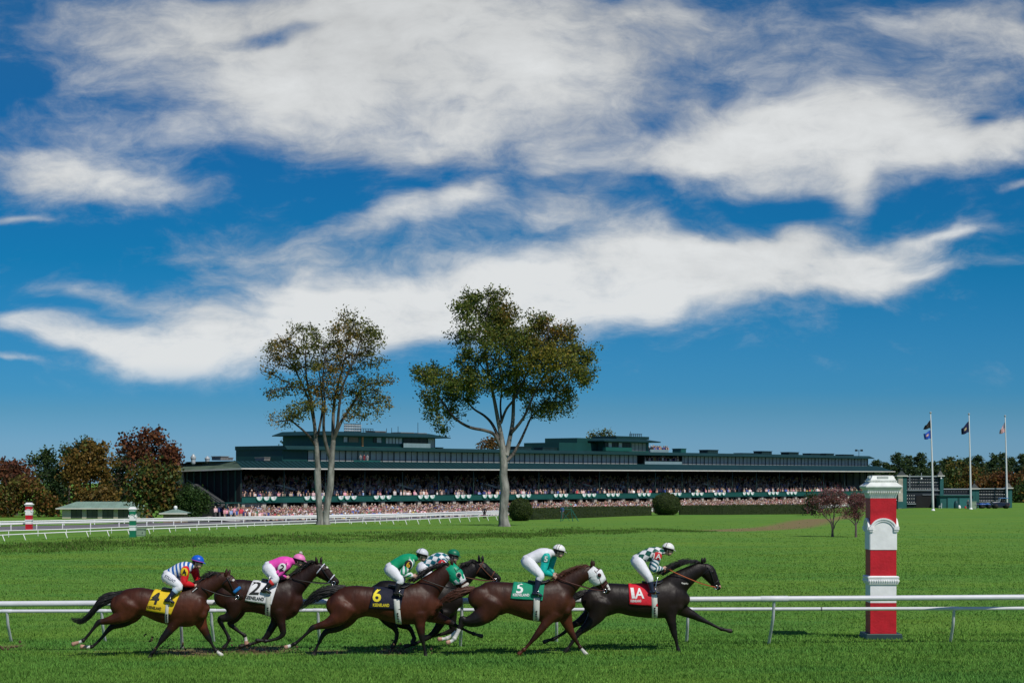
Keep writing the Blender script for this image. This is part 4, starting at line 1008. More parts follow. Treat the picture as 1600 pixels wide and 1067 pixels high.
RB = [(270, 95, 55, 38), (395, 90, 65, 42), (340, 140, 90, 60), (240, 150, 50, 36), (420, 170, 50, 60), (240, 265, 45, 36), (310, 230, 80, 60), (545, 170, 55, 42), (590, 210, 70, 50), (660, 230, 52, 38), (520, 250, 70, 60), (640, 290, 90, 50), (720, 330, 55, 48),
      (470, 280, 80, 70), (600, 350, 100, 60), (690, 400, 75, 50), (510, 360, 90, 60), (380, 320, 85, 70), (260, 360, 58, 50), (310, 430, 85, 55), (110, 395, 58, 38), (80, 400, 30, 30), (170, 440, 75, 50), (240, 470, 70, 55), (130, 500, 55, 40), (130, 570, 50, 40), (200, 540, 60, 38), (165, 625, 26, 16),
      (580, 450, 85, 48), (650, 490, 45, 50), (560, 530, 70, 36), (620, 540, 62, 26), (430, 430, 70, 55), (740, 420, 42, 40), (590, 570, 30, 20), (490, 480, 60, 40), (400, 230, 70, 70), (760, 350, 24, 24)]
big_tree(788, 144.5, (630, 430), 2.603, None, RL, RB, 'full-crowned green and yellow tree with one pale trunk right of the other', 880, 46000, .195, col_right, 2.4, 31, .26)

def blob_tree(name, px, py_base, Y, blobs, cols, label, nleaf, lsize, seed, group=None, trunk_r=.22, natt=60, dens=1., cat='tree', bark=None, zb=None):
    """blobs in picture pixels (cx, cy, rx, ry); stands at depth Y"""
    r = np.random.default_rng(seed); base = onY(px, Y); k = FPX / Y
    root = empty(name, tuple(base), label, cat, group)
    B = np.array(blobs, float); area = B[:, 2] * B[:, 3]; att = []
    for b in r.choice(len(B), natt, p=area / area.sum()):
        q = r.normal(size=3); q = q / np.linalg.norm(q) * r.uniform(.2, 1) ** .45
        p = at(B[b, 0] + q[0] * B[b, 2], B[b, 1] + q[1] * B[b, 3], Y); p[1] += q[2] * (B[b, 2] / k) * .9; att.append(p)
    att = np.array(att); top = at(px, np.min(B[:, 1]), Y)
    lim = [np.array([list(base - [0, 0, .2]) + [trunk_r * 1.3], list(lerp(base, top, .35)) + [trunk_r], list(lerp(base, top, .7)) + [trunk_r * .5], list(top) + [trunk_r * .15]])]
    nodes, par, nl, segs = skeleton(lim, att, .1, r, twig=.03)
    V, F = frusta(segs); link('trunk', fast_mesh('trunk', V - base, F, None, True), bark or m_bark2, root)
    tips = np.concatenate([att, att, nodes[nl:]]); pk = r.integers(0, len(tips), nleaf)
    C = tips[pk] + r.normal(0, lsize * 1.15, (nleaf, 3)); V, F = leaf_quads(C, lsize, r, aspect=.75)
    base_c = np.array(cols, float) * np.array([1.9, 2.15, 1.9]); ci = (pk * 7 + (r.random(nleaf) < .3) * r.integers(0, 9, nleaf)) % len(base_c)
    col = base_c[ci] * r.uniform(.65, 1.3, nleaf)[:, None]
    link('crown', fast_mesh('crown', V - base, F, np.repeat(col, 4, 0)), m_leaf, root)
    return root
GRN = [(.030, .046, .014), (.040, .055, .016), (.024, .036, .012)]; DKG = [(.016, .028, .012), (.022, .034, .012)]
BRN = [(.100, .055, .014), (.085, .050, .014), (.060, .045, .012), (.120, .062, .014)]; RED = [(.085, .026, .014), (.062, .022, .013), (.105, .040, .016)]
RUST = [(.110, .045, .014), (.075, .034, .012), (.060, .040, .012)]; OLV = [(.075, .062, .014), (.055, .055, .013), (.095, .065, .014)]; PUR = [(.066, .022, .016), (.095, .032, .018), (.052, .026, .015)]
GTL = 'autumn trees left of the grandstand'
for i, (nm, px, Y, bl, co, lb, nl, ls) in enumerate([
    ('maple_tree', 8, 372, [(2, 742, 16, 22), (15, 738, 20, 18), (26, 750, 18, 20)], RED, 'dark red maple at the far left edge', 1700, .62),
    ('maple_tree', 26, 366, [(22, 735, 14, 14), (30, 745, 20, 18), (44, 752, 14, 12)], PUR, 'maroon maple next to the left edge behind the brown round tree', 1500, .62),
    ('beech_tree', 42, 350, [(15, 780, 34, 26), (48, 775, 38, 26), (70, 788, 22, 22), (30, 798, 40, 12), (48, 762, 26, 14)], RUST + OLV, 'low broad russet and olive tree behind the far red pole', 3600, .60),
    ('locust_tree', 61, 378, [(50, 718, 9, 5), (74, 712, 10, 12), (56, 722, 10, 5), (76, 726, 10, 16), (64, 745, 14, 10), (82, 745, 14, 14)], DKG + GRN, 'twisted dark green tree with bare leaning stems', 1500, .55),
    ('evergreen_tree', 90, 376, [(84, 748, 20, 26), (92, 772, 24, 30), (78, 790, 18, 18), (100, 735, 12, 16)], DKG, 'dark evergreen filling in behind the twisted tree', 2400, .62),
    ('ash_tree', 108, 374, [(106, 704, 11, 9), (100, 716, 8, 8), (113, 712, 10, 12)], GRN, 'small grey green treetop left of the orange tree', 700, .5),
    ('oak_tree', 131, 372, [(131, 692, 9, 7), (129, 700, 12, 8), (142, 698, 8, 6)], DKG, 'dark green treetop rising behind the orange tree', 900, .52),
    ('maple_tree', 141, 352, [(141, 710, 28, 18), (125, 730, 24, 24), (158, 728, 22, 26), (140, 755, 34, 26), (160, 700, 8, 9), (168, 712, 8, 12), (132, 778, 20, 16), (155, 782, 24, 14), (110, 735, 8, 12)], BRN + OLV, 'big rounded orange brown tree behind the low green roofed building', 6200, .60),
    ('maple_tree', 160, 347, [(150, 776, 24, 12), (170, 774, 16, 12), (132, 782, 12, 10)], BRN, 'low golden brown bush-like tree right above the building roof', 1700, .55),
    ('elm_tree', 192, 378, [(188, 740, 14, 30), (198, 735, 16, 12), (188, 770, 16, 22), (205, 725, 10, 14)], DKG + [(.05, .03, .02)], 'dark drab tree between the orange and purple trees', 2200, .6),
    ('sweetgum_tree', 234, 304, [(234, 684, 20, 16), (248, 688, 14, 16), (226, 676, 10, 9), (202, 690, 13, 10), (196, 706, 12, 10), (212, 706, 16, 14), (240, 710, 26, 18), (262, 714, 16, 16), (270, 706, 8, 8), (222, 722, 22, 16), (252, 730, 22, 16)], PUR + RED, 'tall red purple tree beside the left end of the grandstand', 4200, .55),
    ('maple_tree', 236, 296, [(262, 742, 14, 22), (260, 772, 14, 24), (230, 745, 24, 24), (248, 758, 22, 26), (215, 768, 20, 22), (256, 780, 14, 18), (235, 785, 24, 14), (205, 752, 14, 18), (266, 748, 9, 12)], RUST + OLV + GRN, 'russet and olive tree in front of the red purple tree', 4600, .58),
    ('pine_tree', 180, 385, [(178, 760, 16, 34), (196, 785, 16, 18)], DKG, 'very dark tree seen between the orange tree and the russet tree', 1500, .62),
    ]):
    blob_tree(nm, px, 808, Y, bl, co, lb, nl, ls, 100 + i, GTL, natt=70)
blob_tree('holly_bush', 299, 806, 296, [(299, 768, 16, 8), (297, 781, 26, 16), (312, 785, 14, 17), (285, 789, 14, 14), (300, 797, 25, 10)], [(.022, .042, .012), (.032, .052, .013), (.018, .032, .010)], 'big dark green holly bush at the left foot of the grandstand', 8200, .34, 140, cat='bush', natt=110)
GTB = 'treetops showing behind the grandstand roof'
blob_tree('maple_tree', 764, 0, 520, [(764, 693, 13, 7), (756, 697, 9, 4), (772, 697, 9, 5)], RUST, 'rusty brown treetop behind the grandstand roof beside the pale trunk', 700, .6, 150, GTB)
blob_tree('oak_tree', 941, 0, 530, [(925, 680, 5, 8), (938, 682, 8, 7), (949, 678, 6, 7), (958, 683, 5, 6), (944, 690, 18, 5)], OLV + GRN, 'olive green treetop above the right press box', 800, .55, 151, GTB)
blob_tree('spruce_tree', 458, 0, 420, [(453, 690, 6, 3), (463, 692, 5, 3), (459, 687, 3, 3), (446, 691, 5, 2)], DKG, 'dark spiky treetop behind the left end of the upper storey', 260, .6, 152, GTB)

def pine(px, Y, ytop, hwpx, label, seed, cols, group):
    r = np.random.default_rng(seed); base = onY(px, Y); base[2] = -1.5; k = FPX / Y; top = at(px, ytop, Y); H = top[2] - base[2]; R = hwpx / k
    root = empty('pine_tree', tuple(base), label, 'tree', group); segs = [(base, lerp(base, top, .5), .28, .16), (lerp(base, top, .5), top, .16, .03)]; C = []
    nb = 64; R *= 1.45
    for i in range(nb):
        t = .22 + .78 * (i + r.random()) / nb; a = r.uniform(0, 2 * math.pi); p = lerp(base, top, t)
        ln = R * (1.05 - t) ** .65 * r.uniform(.55, 1.25) * (1.25 if t < .6 else 1.1); e = p + np.array([math.cos(a) * ln, math.sin(a) * ln, ln * r.uniform(.05, .35)])
        segs.append((p, e, .06, .02)); m = int(16 + 22 * ln)
        q = r.uniform(.25, 1.05, m)[:, None]; C.append(p + (e - p) * q + r.normal(0, 1, (m, 3)) * np.array([.38, .38, .20]))
    C = np.concatenate(C); V, F = frusta(segs); link('trunk', fast_mesh('trunk', V - base, F, None, True), m_bark2, root)
    V, F = leaf_quads(C, .58, r, .6, .5); col = 1.7 * np.array(cols)[r.integers(0, len(cols), len(C))] * r.uniform(.6, 1.35, len(C))[:, None]
    link('crown', fast_mesh('crown', V - base, F, np.repeat(col, 4, 0)), m_leaf, root); return root
PG = [(.024, .048, .020), (.036, .062, .021), (.052, .074, .022), (.018, .034, .016)]
GTR = 'pines and autumn trees behind the tote board'
desc = ['broken flat top', 'leaning tip', 'wide drooping boughs', 'narrow spire', 'sparse upper boughs', 'twin tip', 'dense low skirt']
for i, (px, Y, yt, hw, ds) in enumerate([(1352, 560, 727, 16, 'lowest dark pine just clear of the grandstand roof end'), (1369, 520, 720, 15, 'dark pine second from the grandstand roof end'), (1385, 500, 724, 14, 'short dark pine left of the tallest pine pair'),
        (1402, 470, 709, 17, 'tall pine rising over the left stone pier of the tote board'), (1417, 480, 713, 15, 'tall narrow pine behind the upper tote board lights'), (1436, 470, 709, 19, 'broad tall pine behind the first flagpole'), (1457, 490, 722, 15, 'pine directly behind the first flagpole pole'),
        (1473, 500, 721, 14, 'pine right of the first flagpole with rounded top'), (1482, 470, 716, 17, 'dense pine midway between the first two flagpoles'), (1500, 480, 719, 16, 'pine just left of the middle flagpole'), (1512, 500, 716, 15, 'pine straight behind the middle flagpole'),
        (1527, 490, 713, 16, 'pointed pine right of the middle flagpole'), (1553, 480, 711, 13, 'slim pine left of the right flagpole'), (1566, 490, 709, 14, 'tall slim pine right behind the stars and stripes flagpole'), (1580, 500, 716, 15, 'pine right of the right flagpole'), (1597, 480, 710, 17, 'pine cut by the right edge of the picture'), (1541, 520, 724, 15, 'shorter pine in the gap between the middle and right flagpoles'), (1425, 450, 730, 20, 'low spreading pine behind the tote board'), (1465, 450, 735, 22, 'low pine filling in behind the tote board wing')]):
    pine(px, Y, yt, hw, ds, 200 + i, PG, GTR)
for i, (px, Y, bl, co, lb, nl) in enumerate([
    (1492, 430, [(1490, 738, 14, 16), (1500, 752, 14, 14), (1486, 760, 16, 12)], GRN + OLV, 'olive green round tree behind the right tote board wing', 1900),
    (1513, 420, [(1513, 744, 12, 16), (1522, 752, 10, 14), (1510, 758, 12, 12)], RUST + OLV, 'brownish tree behind the middle flagpole', 1700),
    (1529, 410, [(1527, 765, 8, 8), (1534, 768, 8, 6)], RED, 'small red tree behind the right tote board wing', 700),
    (1544, 405, [(1543, 757, 12, 13), (1550, 766, 12, 8)], RUST, 'tan rust-coloured round tree behind the right tote board wing', 1300),
    (1560, 400, [(1560, 750, 12, 11), (1566, 762, 12, 8)], RED + RUST, 'red tree left of the right flagpole', 1200),
    (1576, 400, [(1575, 752, 9, 9), (1582, 760, 9, 10)], PUR, 'pinkish purple tree right of the right flagpole', 900),
    (1592, 395, [(1592, 752, 12, 11), (1600, 764, 12, 12)], RED + RUST, 'red orange tree at the right edge of the picture', 1300),
    (1590, 380, [(1588, 775, 10, 14), (1600, 780, 14, 16), (1606, 760, 10, 12)], GRN + BRN, 'low brown green bush-like tree right of the tote board', 1500)]):
    blob_tree('maple_tree', px, 0, Y, bl, co, lb, nl, .55, 260 + i, GTR, natt=50)

# cherry trees with reddish leaves beside the banded pole
def cherry(px, py, blobs, label, seed, limbs):
    r = np.random.default_rng(seed); base = gnd(px, py); Y = base[1]
    root = empty('cherry_tree', tuple(base), label, 'tree', 'small cherry trees left of the banded pole'); org = (1250, 740); sc = 8.; k = FPX / Y
    def W(zx, zy): return at(org[0] + zx / sc, org[1] + zy / sc, Y)
    arrs = [np.array([list(W(x, y) + np.array([0, d * i / len(lm), 0])) + [q / sc / k] for i, (x, y, q) in enumerate(lm)]) for d, lm in limbs]
    B = np.array(blobs, float); area = B[:, 2] * B[:, 3]; att = []
    for b in r.choice(len(B), 170, p=area / area.sum()):
        q = r.normal(size=3); q = q / np.linalg.norm(q) * r.uniform(.2, 1) ** .45; p = W(B[b, 0] + q[0] * B[b, 2], B[b, 1] + q[1] * B[b, 3]); p[1] += q[2] * B[b, 2] / sc / k; att.append(p)
    nodes, par, nl, segs = skeleton(arrs, np.array(att), .1, r, twig=.006)
    V, F = frusta(segs); link('trunk', fast_mesh('trunk', V - base, F, None, True), mat('cherry_bark', (.12, .09, .085), .9, .3, 8), root)
    tips = np.concatenate([np.array(att), nodes[nl:]]); n = 5600; pk = r.integers(0, len(tips), n); C = tips[pk] + r.normal(0, .10, (n, 3)); V, F = leaf_quads(C, .08, r)
    co = np.array([(.26, .085, .095), (.32, .14, .145), (.16, .06, .06), (.30, .19, .17), (.16, .10, .05), (.22, .055, .055)])[r.integers(0, 6, n)] * r.uniform(.7, 1.25, n)[:, None]
    link('crown', fast_mesh('crown', V - base, F, np.repeat(co, 4, 0)), m_leaf, root)
cherry(1301, 838.5, [(380, 260, 160, 80), (260, 330, 130, 90), (470, 300, 130, 90), (120, 440, 75, 40), (330, 420, 150, 100), (480, 430, 100, 90), (240, 490, 60, 50), (450, 210, 90, 40)], 'left small reddish cherry tree with a spreading crown', 301,
       [(0, [(405, 795, 20), (405, 740, 15), (408, 680, 13), (415, 600, 10), (425, 500, 7), (430, 400, 4)]), (-.5, [(405, 690, 10), (380, 610, 8), (320, 550, 6), (260, 480, 4), (150, 440, 2)]), (.5, [(425, 680, 7), (450, 620, 5), (500, 560, 4), (520, 480, 2)]), (.3, [(400, 650, 7), (385, 560, 5), (350, 450, 4), (300, 340, 2)])])
cherry(1337, 839, [(690, 330, 110, 80), (760, 340, 70, 80), (640, 430, 90, 80), (740, 440, 80, 80), (590, 510, 70, 40), (700, 530, 60, 50), (750, 280, 60, 30)], 'right small reddish cherry tree next to the tall banded pole', 302,
       [(0, [(697, 800, 18), (698, 730, 14), (698, 640, 12), (690, 560, 8), (700, 450, 5), (710, 350, 3)]), (-.5, [(695, 650, 8), (650, 600, 6), (590, 560, 4), (530, 570, 2)]), (.5, [(702, 640, 8), (735, 580, 6), (760, 480, 3)])])

# clipped evergreens
def leafy_surface(P, Nn, r, size, cols):
    n = len(P); C = P + Nn * r.normal(0, size * .35, n)[:, None]; V, F = leaf_quads(C, size, r); c = np.array(cols)[r.integers(0, len(cols), n)] * r.uniform(.65, 1.35, n)[:, None]
    return V, F, np.repeat(c, 4, 0)
BOX = [(.044, .074, .014), (.060, .094, .016), (.030, .052, .011), (.085, .110, .022)]
def topiary(px, pyb, pyt, hw, label, seed):
    r = np.random.default_rng(seed); base = gnd(px, pyb); k = FPX / base[1]; H = (pyb - pyt) / k; R = hw / k; n = 5200
    d = r.normal(size=(n, 3)); d /= np.linalg.norm(d, axis=1)[:, None]; lump = 1 + .035 * np.sin(d[:, 0] * 9 + 2) * np.sin(d[:, 2] * 8) + .03 * np.sin(d[:, 1] * 11)
    sq = np.abs(d[:, 2]) ** 1.0
    P = np.stack([d[:, 0] * R * lump, d[:, 1] * R * lump, H * .47 + d[:, 2] * H * .53 * lump], -1); keep = P[:, 2] > 0; P, d = P[keep], d[keep]
    V, F, c = leafy_surface(P, d, r, .17, BOX)
    root = empty('topiary_bush', tuple(base), label, 'bush', 'clipped round bushes in front of the grandstand')
    link('foliage', fast_mesh('foliage', V, F, c), m_leaf, root)
    mb = MB(); mb.ell((0, 0, H * .47), (R * .95, R * .95, H * .5), 0, 24, 16, zmin=-.9); mb.build('inner_core', mat('bush_core', (.022, .036, .010), .9, .3, 4), root, True, local=True)  # solid core, darker than the leaves over it
topiary(813, 813.5, 778.5, 18.2, 'round clipped bush just right of the pale tree trunk', 401)
topiary(1041, 804.5, 770, 22, 'round clipped bush at the middle of the low hedge', 402)
blob_tree('evergreen_bush', 1268, 804, 300, [(1268, 778, 8, 8), (1272, 790, 9, 10), (1264, 792, 6, 8)], DKG, 'small dark evergreen bush at the right end of the hedge', 1300, .3, 403, cat='bush', trunk_r=.1)
def hedge(pts, hpx, label, seed):
    r = np.random.default_rng(seed); W = [gnd(*p) for p in pts]; root = empty('hedge', tuple(W[0]), label, 'hedge', 'low hedge in front of the grandstand')
    mb = MB(); Vl = []; 
    for (a, b, h0, h1) in zip(W[:-1], W[1:], hpx[:-1], hpx[1:]):
        ha, hb = h0 * a[1] / FPX, h1 * b[1] / FPX; dv = (b - a); L_ = np.linalg.norm(dv[:2]); nn = np.array([-dv[1], dv[0], 0]) / L_; th = 1.6
        z = np.array([0, 0, 1.]); mb.hexa([a - z * .2, b - z * .2, b + nn * th - z * .2, a + nn * th - z * .2, a + z * ha * .97, b + z * hb * .97, b + nn * th + z * hb * .97, a + nn * th + z * ha * .97])
        n = int(L_ * 95); t = r.random(n); zz = r.random(n); P = a + dv * t[:, None] + z * ((ha + (hb - ha) * t) * zz)[:, None]; Vl.append(leafy_surface(P, np.tile(-nn, (n, 1)), r, .17, BOX))
        n2 = int(L_ * 60); t = r.random(n2); P = a + dv * t[:, None] + nn * (r.random(n2) * th)[:, None] + z * ((ha + (hb - ha) * t))[:, None]; Vl.append(leafy_surface(P, np.tile(z, (n2, 1)), r, .17, BOX))
    V = np.concatenate([q[0] for q in Vl]); F = np.arange(len(V)).reshape(-1, 4); c = np.concatenate([q[2] for q in Vl])
    link('foliage', fast_mesh('foliage', V - W[0], F, c), m_leaf, root); mb.build('inner_core', mat('bush_core'), root)
hedge([(833, 812), (900, 809.5), (960, 807), (1018, 805)], [17, 17, 15.5, 14], 'left length of the clipped hedge between the two round bushes', 411)
hedge([(1062, 804), (1130, 804), (1200, 803.5), (1266, 803)], [14, 15, 15, 15], 'right length of the clipped hedge beyond the second round bush', 412)
# ---------------------------------------------------------------- small buildings and equipment
def hip_house(name, px0, px1, Y, z0, wall_h, roof_h, depth, ov, wallm, roofm, label, cat, turn=0., windows=0, finial=False, group=None):
    A = at(px0, HOR, Y); B = at(px1, HOR, Y); w_ = B[0] - A[0]; base = np.array([(A[0] + B[0]) / 2, Y + depth / 2, z0])
    root = empty(name, tuple(base), label, cat, group, rz=turn)
    hx, hy = w_ / 2, depth / 2; k = dict(local=True)
    mb = MB(); mb.box(-hx, hx, -hy, hy, -.3, wall_h); mb.build('wall', wallm, root, **k)
    e = MB(); zz = wall_h; rx = max(hx - hy * .8, .15)
    e.add([(-hx - ov, -hy - ov, zz), (hx + ov, -hy - ov, zz), (hx + ov, hy + ov, zz), (-hx - ov, hy + ov, zz), (-rx, 0, zz + roof_h), (rx, 0, zz + roof_h)], [[0, 1, 5, 4], [1, 2, 5], [2, 3, 4, 5], [3, 0, 4], [3, 2, 1, 0]])
    s = e
    for x in np.arange(-hx - ov + .2, hx + ov, .55):
        t = min(1., max(0., (x + hx + ov) / (hx + ov - rx))) if x < -rx else (min(1., max(0., (hx + ov - x) / (hx + ov - rx))) if x > rx else 1.)
        if t < .05: continue
        s.tube([(x, -hy - ov, zz + .03), (x, lerp(-hy - ov, 0, t), zz + roof_h * t + .03)], .035, 5)
    rf = e.build('roof', roofm, root, **k)
    f = MB(); f.box(-hx - ov - .03, hx + ov + .03, -hy - ov - .06, -hy - ov - .005, zz - .14, zz + .05); f.build('fascia', m_trim, rf, **k)
    for i in range(windows):
        x0 = lerp(-hx, hx, .12 + .8 * i / windows); x1 = x0 + w_ * .125
        q = MB(); q.box(x0, x1, -hy - .03, -hy + .05, .05, wall_h - .25, 0); q.box(x0 - .09, x0 - .002, -hy - .07, -hy + .04, .05, wall_h - .15, 1); q.box(x1 + .002, x1 + .09, -hy - .07, -hy + .04, .05, wall_h - .15, 1); q.box(x0 - .09, x1 + .09, -hy - .08, -hy + .04, wall_h - .249, wall_h - .15, 1)
        q.box((x0 + x1) / 2 - .03, (x0 + x1) / 2 + .03, -hy - .05, -hy + .04, .05, wall_h - .25, 1)
        q.build('window', [m_glass2, m_frame], root, **k)
    if finial:
        q = MB(); q.ell((0, 0, zz + roof_h + .25), (.28, .28, .3)); q.tube([(0, 0, zz + roof_h - .1), (0, 0, zz + roof_h + .15)], .2, 8); q.build('finial', m_white, root, True, **k)
    return root
m_glass2 = mat('dark_shop_glass', (.05, .06, .065), .12, .3, .6, spec=.6)
m_copper = mat('pale_copper_roof', (.20, .30, .245), .6, .18, .6)
m_cream = mat('cream_wall', (.50, .46, .38), .8, .1, .8)
z_b = -3.25
hip_house('pavilion', 97, 220, 338, z_b, 1.78, 1.15, 5., .9, m_cream, m_copper, 'low cream building with pale green copper roof left of the grandstand', 'building', windows=4)
hip_house('ticket_kiosk', 255, 288, 284, z_b, 1.88, .55, 3., .5, mat('tan_brick', (.25, .17, .12), .8, .2, 2), m_copper, 'small kiosk with pale green hip roof and white finial', 'kiosk', finial=True)
# grey-green cabinet beside the green pole
def cabinet(px, py, w_, h, d, m, label, cat, name='utility_cabinet'):
    b = gnd(px, py); root = empty(name, tuple(b), label, cat)
    mb = MB(); mb.box(-w_ / 2, w_ / 2, -d / 2, d / 2, -.05, h); mb.build('housing', m, root, bevel=.03, local=True)
    mb = MB(); mb.box(-w_ / 2 - .04, w_ / 2 + .04, -d / 2 - .04, d / 2 + .04, h + .001, h + .06); mb.build('lid', m, root, local=True)
    mb = MB(); mb.box(-w_ * .42, w_ * .42, -d / 2 - .02, -d / 2 + .002, .08, h - .08); dr = mb.build('door', m, root, bevel=.01, local=True)
    mb = MB(); mb.box(w_ * .26, w_ * .32, -d / 2 - .06, -d / 2 - .021, h * .45, h * .6); mb.build('handle', m_frame, dr, local=True)
    return root
m_cab = mat('sage_cabinet_paint', (.24, .32, .23), .6, .1, 2)
cabinet(219.5, 837.5, .62, .46, .5, m_cab, 'small grey green box on the grass beside the green pole', 'utility box')
b = onY(1520.5, 303); root = cabinet(1520.5, 795.2, .85, 1.15, .7, m_cab, 'pale green utility cabinet at the foot of the middle flagpole', 'utility box')
# green starter platform with steps
pbase = onY(884, 256); root = empty('steward_platform', tuple(pbase), 'dark green steel steps and platform in front of the hedge', 'platform')
k_ = FPX / 256; mg = mat('platform_green_paint', (.012, .13, .095), .5, .1, 3)
hh = 19.5 / k_
mb = MB(); mb.box(-.55, .75, -.5, .5, hh - .06, hh); mb.build('deck', mg, root, local=True)
for x in (-.5, .7):
    for y in (-.45, .45):
        mb = MB(); mb.tube([(x * .95, y, hh - .06), (x * 1.35, y * 1.2, 0)], .035, 6); mb.build('leg', mg, root, local=True)
mb = MB()
for y in (-.45, .45): mb.tube([(-.5, y, hh * .8), (.5, y, .1)], .025, 6); mb.tube([(.5, y, hh * .8), (-.5, y, .1)], .025, 6)
mb.build('brace', mg, root, local=True)
mb = MB()
for y in (-.4, .4): mb.tube([(.75, y, hh - .03), (1.7, y, 0)], .04, 6)
for t in (.2, .4, .6, .8): x = lerp(.75, 1.7, t); z = lerp(hh, 0, t); mb.box(x - .12, x + .12, -.4, .4, z - .04, z)
mb.build('stairs', mg, root, local=True)
mb = MB()
for y in (-.45, .45):
    mb.tube([(-.55, y, hh + .28), (.75, y, hh + .28)], .025, 6)
    for x in (-.5, .1, .7): mb.tube([(x, y, hh), (x, y, hh + .28)], .022, 6)
mb.build('handrail', mg, root, local=True)

# ---------------------------------------------------------------- tote board and equipment on the right
YT = 312.; kT = FPX / YT; zt = float(terrain((1480 - 800) / kT, YT))
tx = lambda px: (px - 800) / kT; tz = lambda py: CAMZ - (py - HOR) / kT
tote = empty('tote_board', (tx(1480), YT, zt), 'long dark green tote board wall with rows of small lamps', 'tote board')
TB = lambda mb, a, b, y0, y1, p0, p1, mi=0: mb.box(tx(a), tx(b), YT + y0, YT + y1, tz(p1), tz(p0), mi)
m_board = mat('board_black', (.012, .018, .026), .6, .15, 1)
m_pier = mat('tote_green', (.02, .105, .10), .55, .12, .8)
m_slate = mat('pale_slate_edge', (.30, .34, .36), .6, .1, 1)
def tp(name, m, fn, parent=None, **k):
    mb = MB(); fn(mb); return mb.build(name, m, parent or tote, **k)
tp('upper_board', m_board, lambda mb: TB(mb, 1416, 1469, 0, .5, 745, 800)); tp('wing_board', m_board, lambda mb: TB(mb, 1474, 1516, .1, .5, 765, 800)); tp('wing_board', m_board, lambda mb: TB(mb, 1529, 1571, .1, .5, 764.5, 800)); tp('wing_board', m_board, lambda mb: TB(mb, 1392, 1403, .1, .5, 766, 800))
for a, b, p0 in ((1403, 1410, 744), (1410.2, 1416, 744), (1468.2, 1473.5, 743), (1516.2, 1523, 764), (1523.2, 1529, 763.5), (1571.2, 1576, 763.5), (1576.2, 1580.5, 763)):
    tp('stone_pier' if a in (1403,) else 'pier', m_stone if a == 1403 else m_pier, lambda mb: TB(mb, a, b, -.35, .8, p0, 801))
for a, b, p0 in ((1400.5, 1417.5, 742.5), (1464, 1475, 742.5), (1515, 1530.5, 762.5), (1570, 1582, 761.5)):
    tp('pier_cap', m_trim, lambda mb: TB(mb, a, b, -.6, 1.1, p0, p0 + 1.6))
    def pyr(mb):
        c = ((tx(a) + tx(b)) / 2); h = (tx(b) - tx(a)) / 2 * .8; mb.frustum(c, YT + .2, tz(p0) + .001, h, tz(p0 - 7), .08)
        mb.tube([(c, YT + .2, tz(p0 - 7)), (c, YT + .2, tz(p0 - 9.5))], .10, 6); mb.ell((c, YT + .2, tz(p0 - 10)), (.16, .16, .2))
    tp('pyramid_roof', m_frame, pyr)
for a, b, p in ((1416, 1469, 744.2), (1474, 1516.2, 764), (1529, 1571.2, 763.4)): tp('coping', m_slate, lambda mb: TB(mb, a, b, -.2, .7, p - 1., p + .6))
tp('ledge', m_slate, lambda mb: (TB(mb, 1416.2, 1468, -.25, -.001, 765.3, 766.4), TB(mb, 1441, 1516, -.25, -.001, 772.4, 773), TB(mb, 1417, 1430.5, -.3, -.01, 786.3, 787.5), TB(mb, 1529.2, 1547, -.3, -.01, 784, 785)))
m_bulb = mat('tote_lamp', (.75, .75, .72), .4)
def bulbs(mb, a, b, p, n, r=.075):
    for x in np.linspace(a, b, n): mb.ell((tx(x), YT - .04, tz(p)), (r, .08, r), 0, 6, 4)
for a, b, ps, n in ((1419, 1465, (749, 753.5, 758, 763.5), 18), (1417.5, 1428, (774, 779, 784.3), 4), (1476, 1513, (768,), 15), (1531, 1569, (767.5, 772.3, 777, 782), 16), (1394, 1401, (774, 781), 3)):
    for p in ps: tp('lamp_row', m_bulb if p not in (749, 758, 768, 767.5, 777) else mat('dim_tote_lamp', (.22, .23, .24), .4), lambda mb: bulbs(mb, a, b, p, n))
tp('service_opening', m_darkin, lambda mb: TB(mb, 1431, 1462, -.12, -.002, 774, 797))
for px, p0, p1 in ((1420.3, 741, 764), (1438.5, 739, 745)): tp('floodlight_pole', m_slate, lambda mb: mb.tube([(tx(px), YT - .6, tz(p0)), (tx(px), YT - .6, tz(p1))], .06, 6))
tp('floodlight', m_white, lambda mb: (mb.ell((tx(1438.5), YT - .6, tz(747.5)), (.16, .16, .18), 0, 8, 6), mb.ell((tx(1469.3), YT - .6, tz(747)), (.15, .15, .16), 0, 8, 6)))
# green store shed in front of the board
shed = empty('equipment_shed', (tx(1489), YT - 2, zt), 'flat roofed green equipment shed in front of the tote board', 'shed')
def hp(name, m, fn): mb = MB(); fn(mb); return mb.build(name, m, shed)
hp('wall', m_pier, lambda mb: TB(mb, 1462.2, 1513, -3.2, -.5, 774.5, 797)); hp('roof', m_panel2, lambda mb: TB(mb, 1461, 1515, -3.5, -.4, 772.8, 774.4))
for a, b in ((1474, 1489), (1492, 1508)):
    hp('door', mat('shed_door_green', (.03, .15, .145), .5, .1, 1), lambda mb: TB(mb, a, b, -3.27, -3.21, 777.5, 796.5)); 
hp('door_frame', m_panel, lambda mb: [TB(mb, a, b, -3.3, -3.215, 776.5, 796.8) for a, b in ((1472.6, 1473.9), (1489.1, 1491.9), (1508.1, 1509.6))])
cab2 = empty('control_cabinet', (tx(1400), YT - 3, zt), 'small dark green cabinet on legs left of the tote board pier', 'utility box')
mb = MB(); TB(mb, 1396, 1404.8, -3.4, -2.6, 783, 793.5); mb.build('housing', m_pier, cab2, bevel=.02)
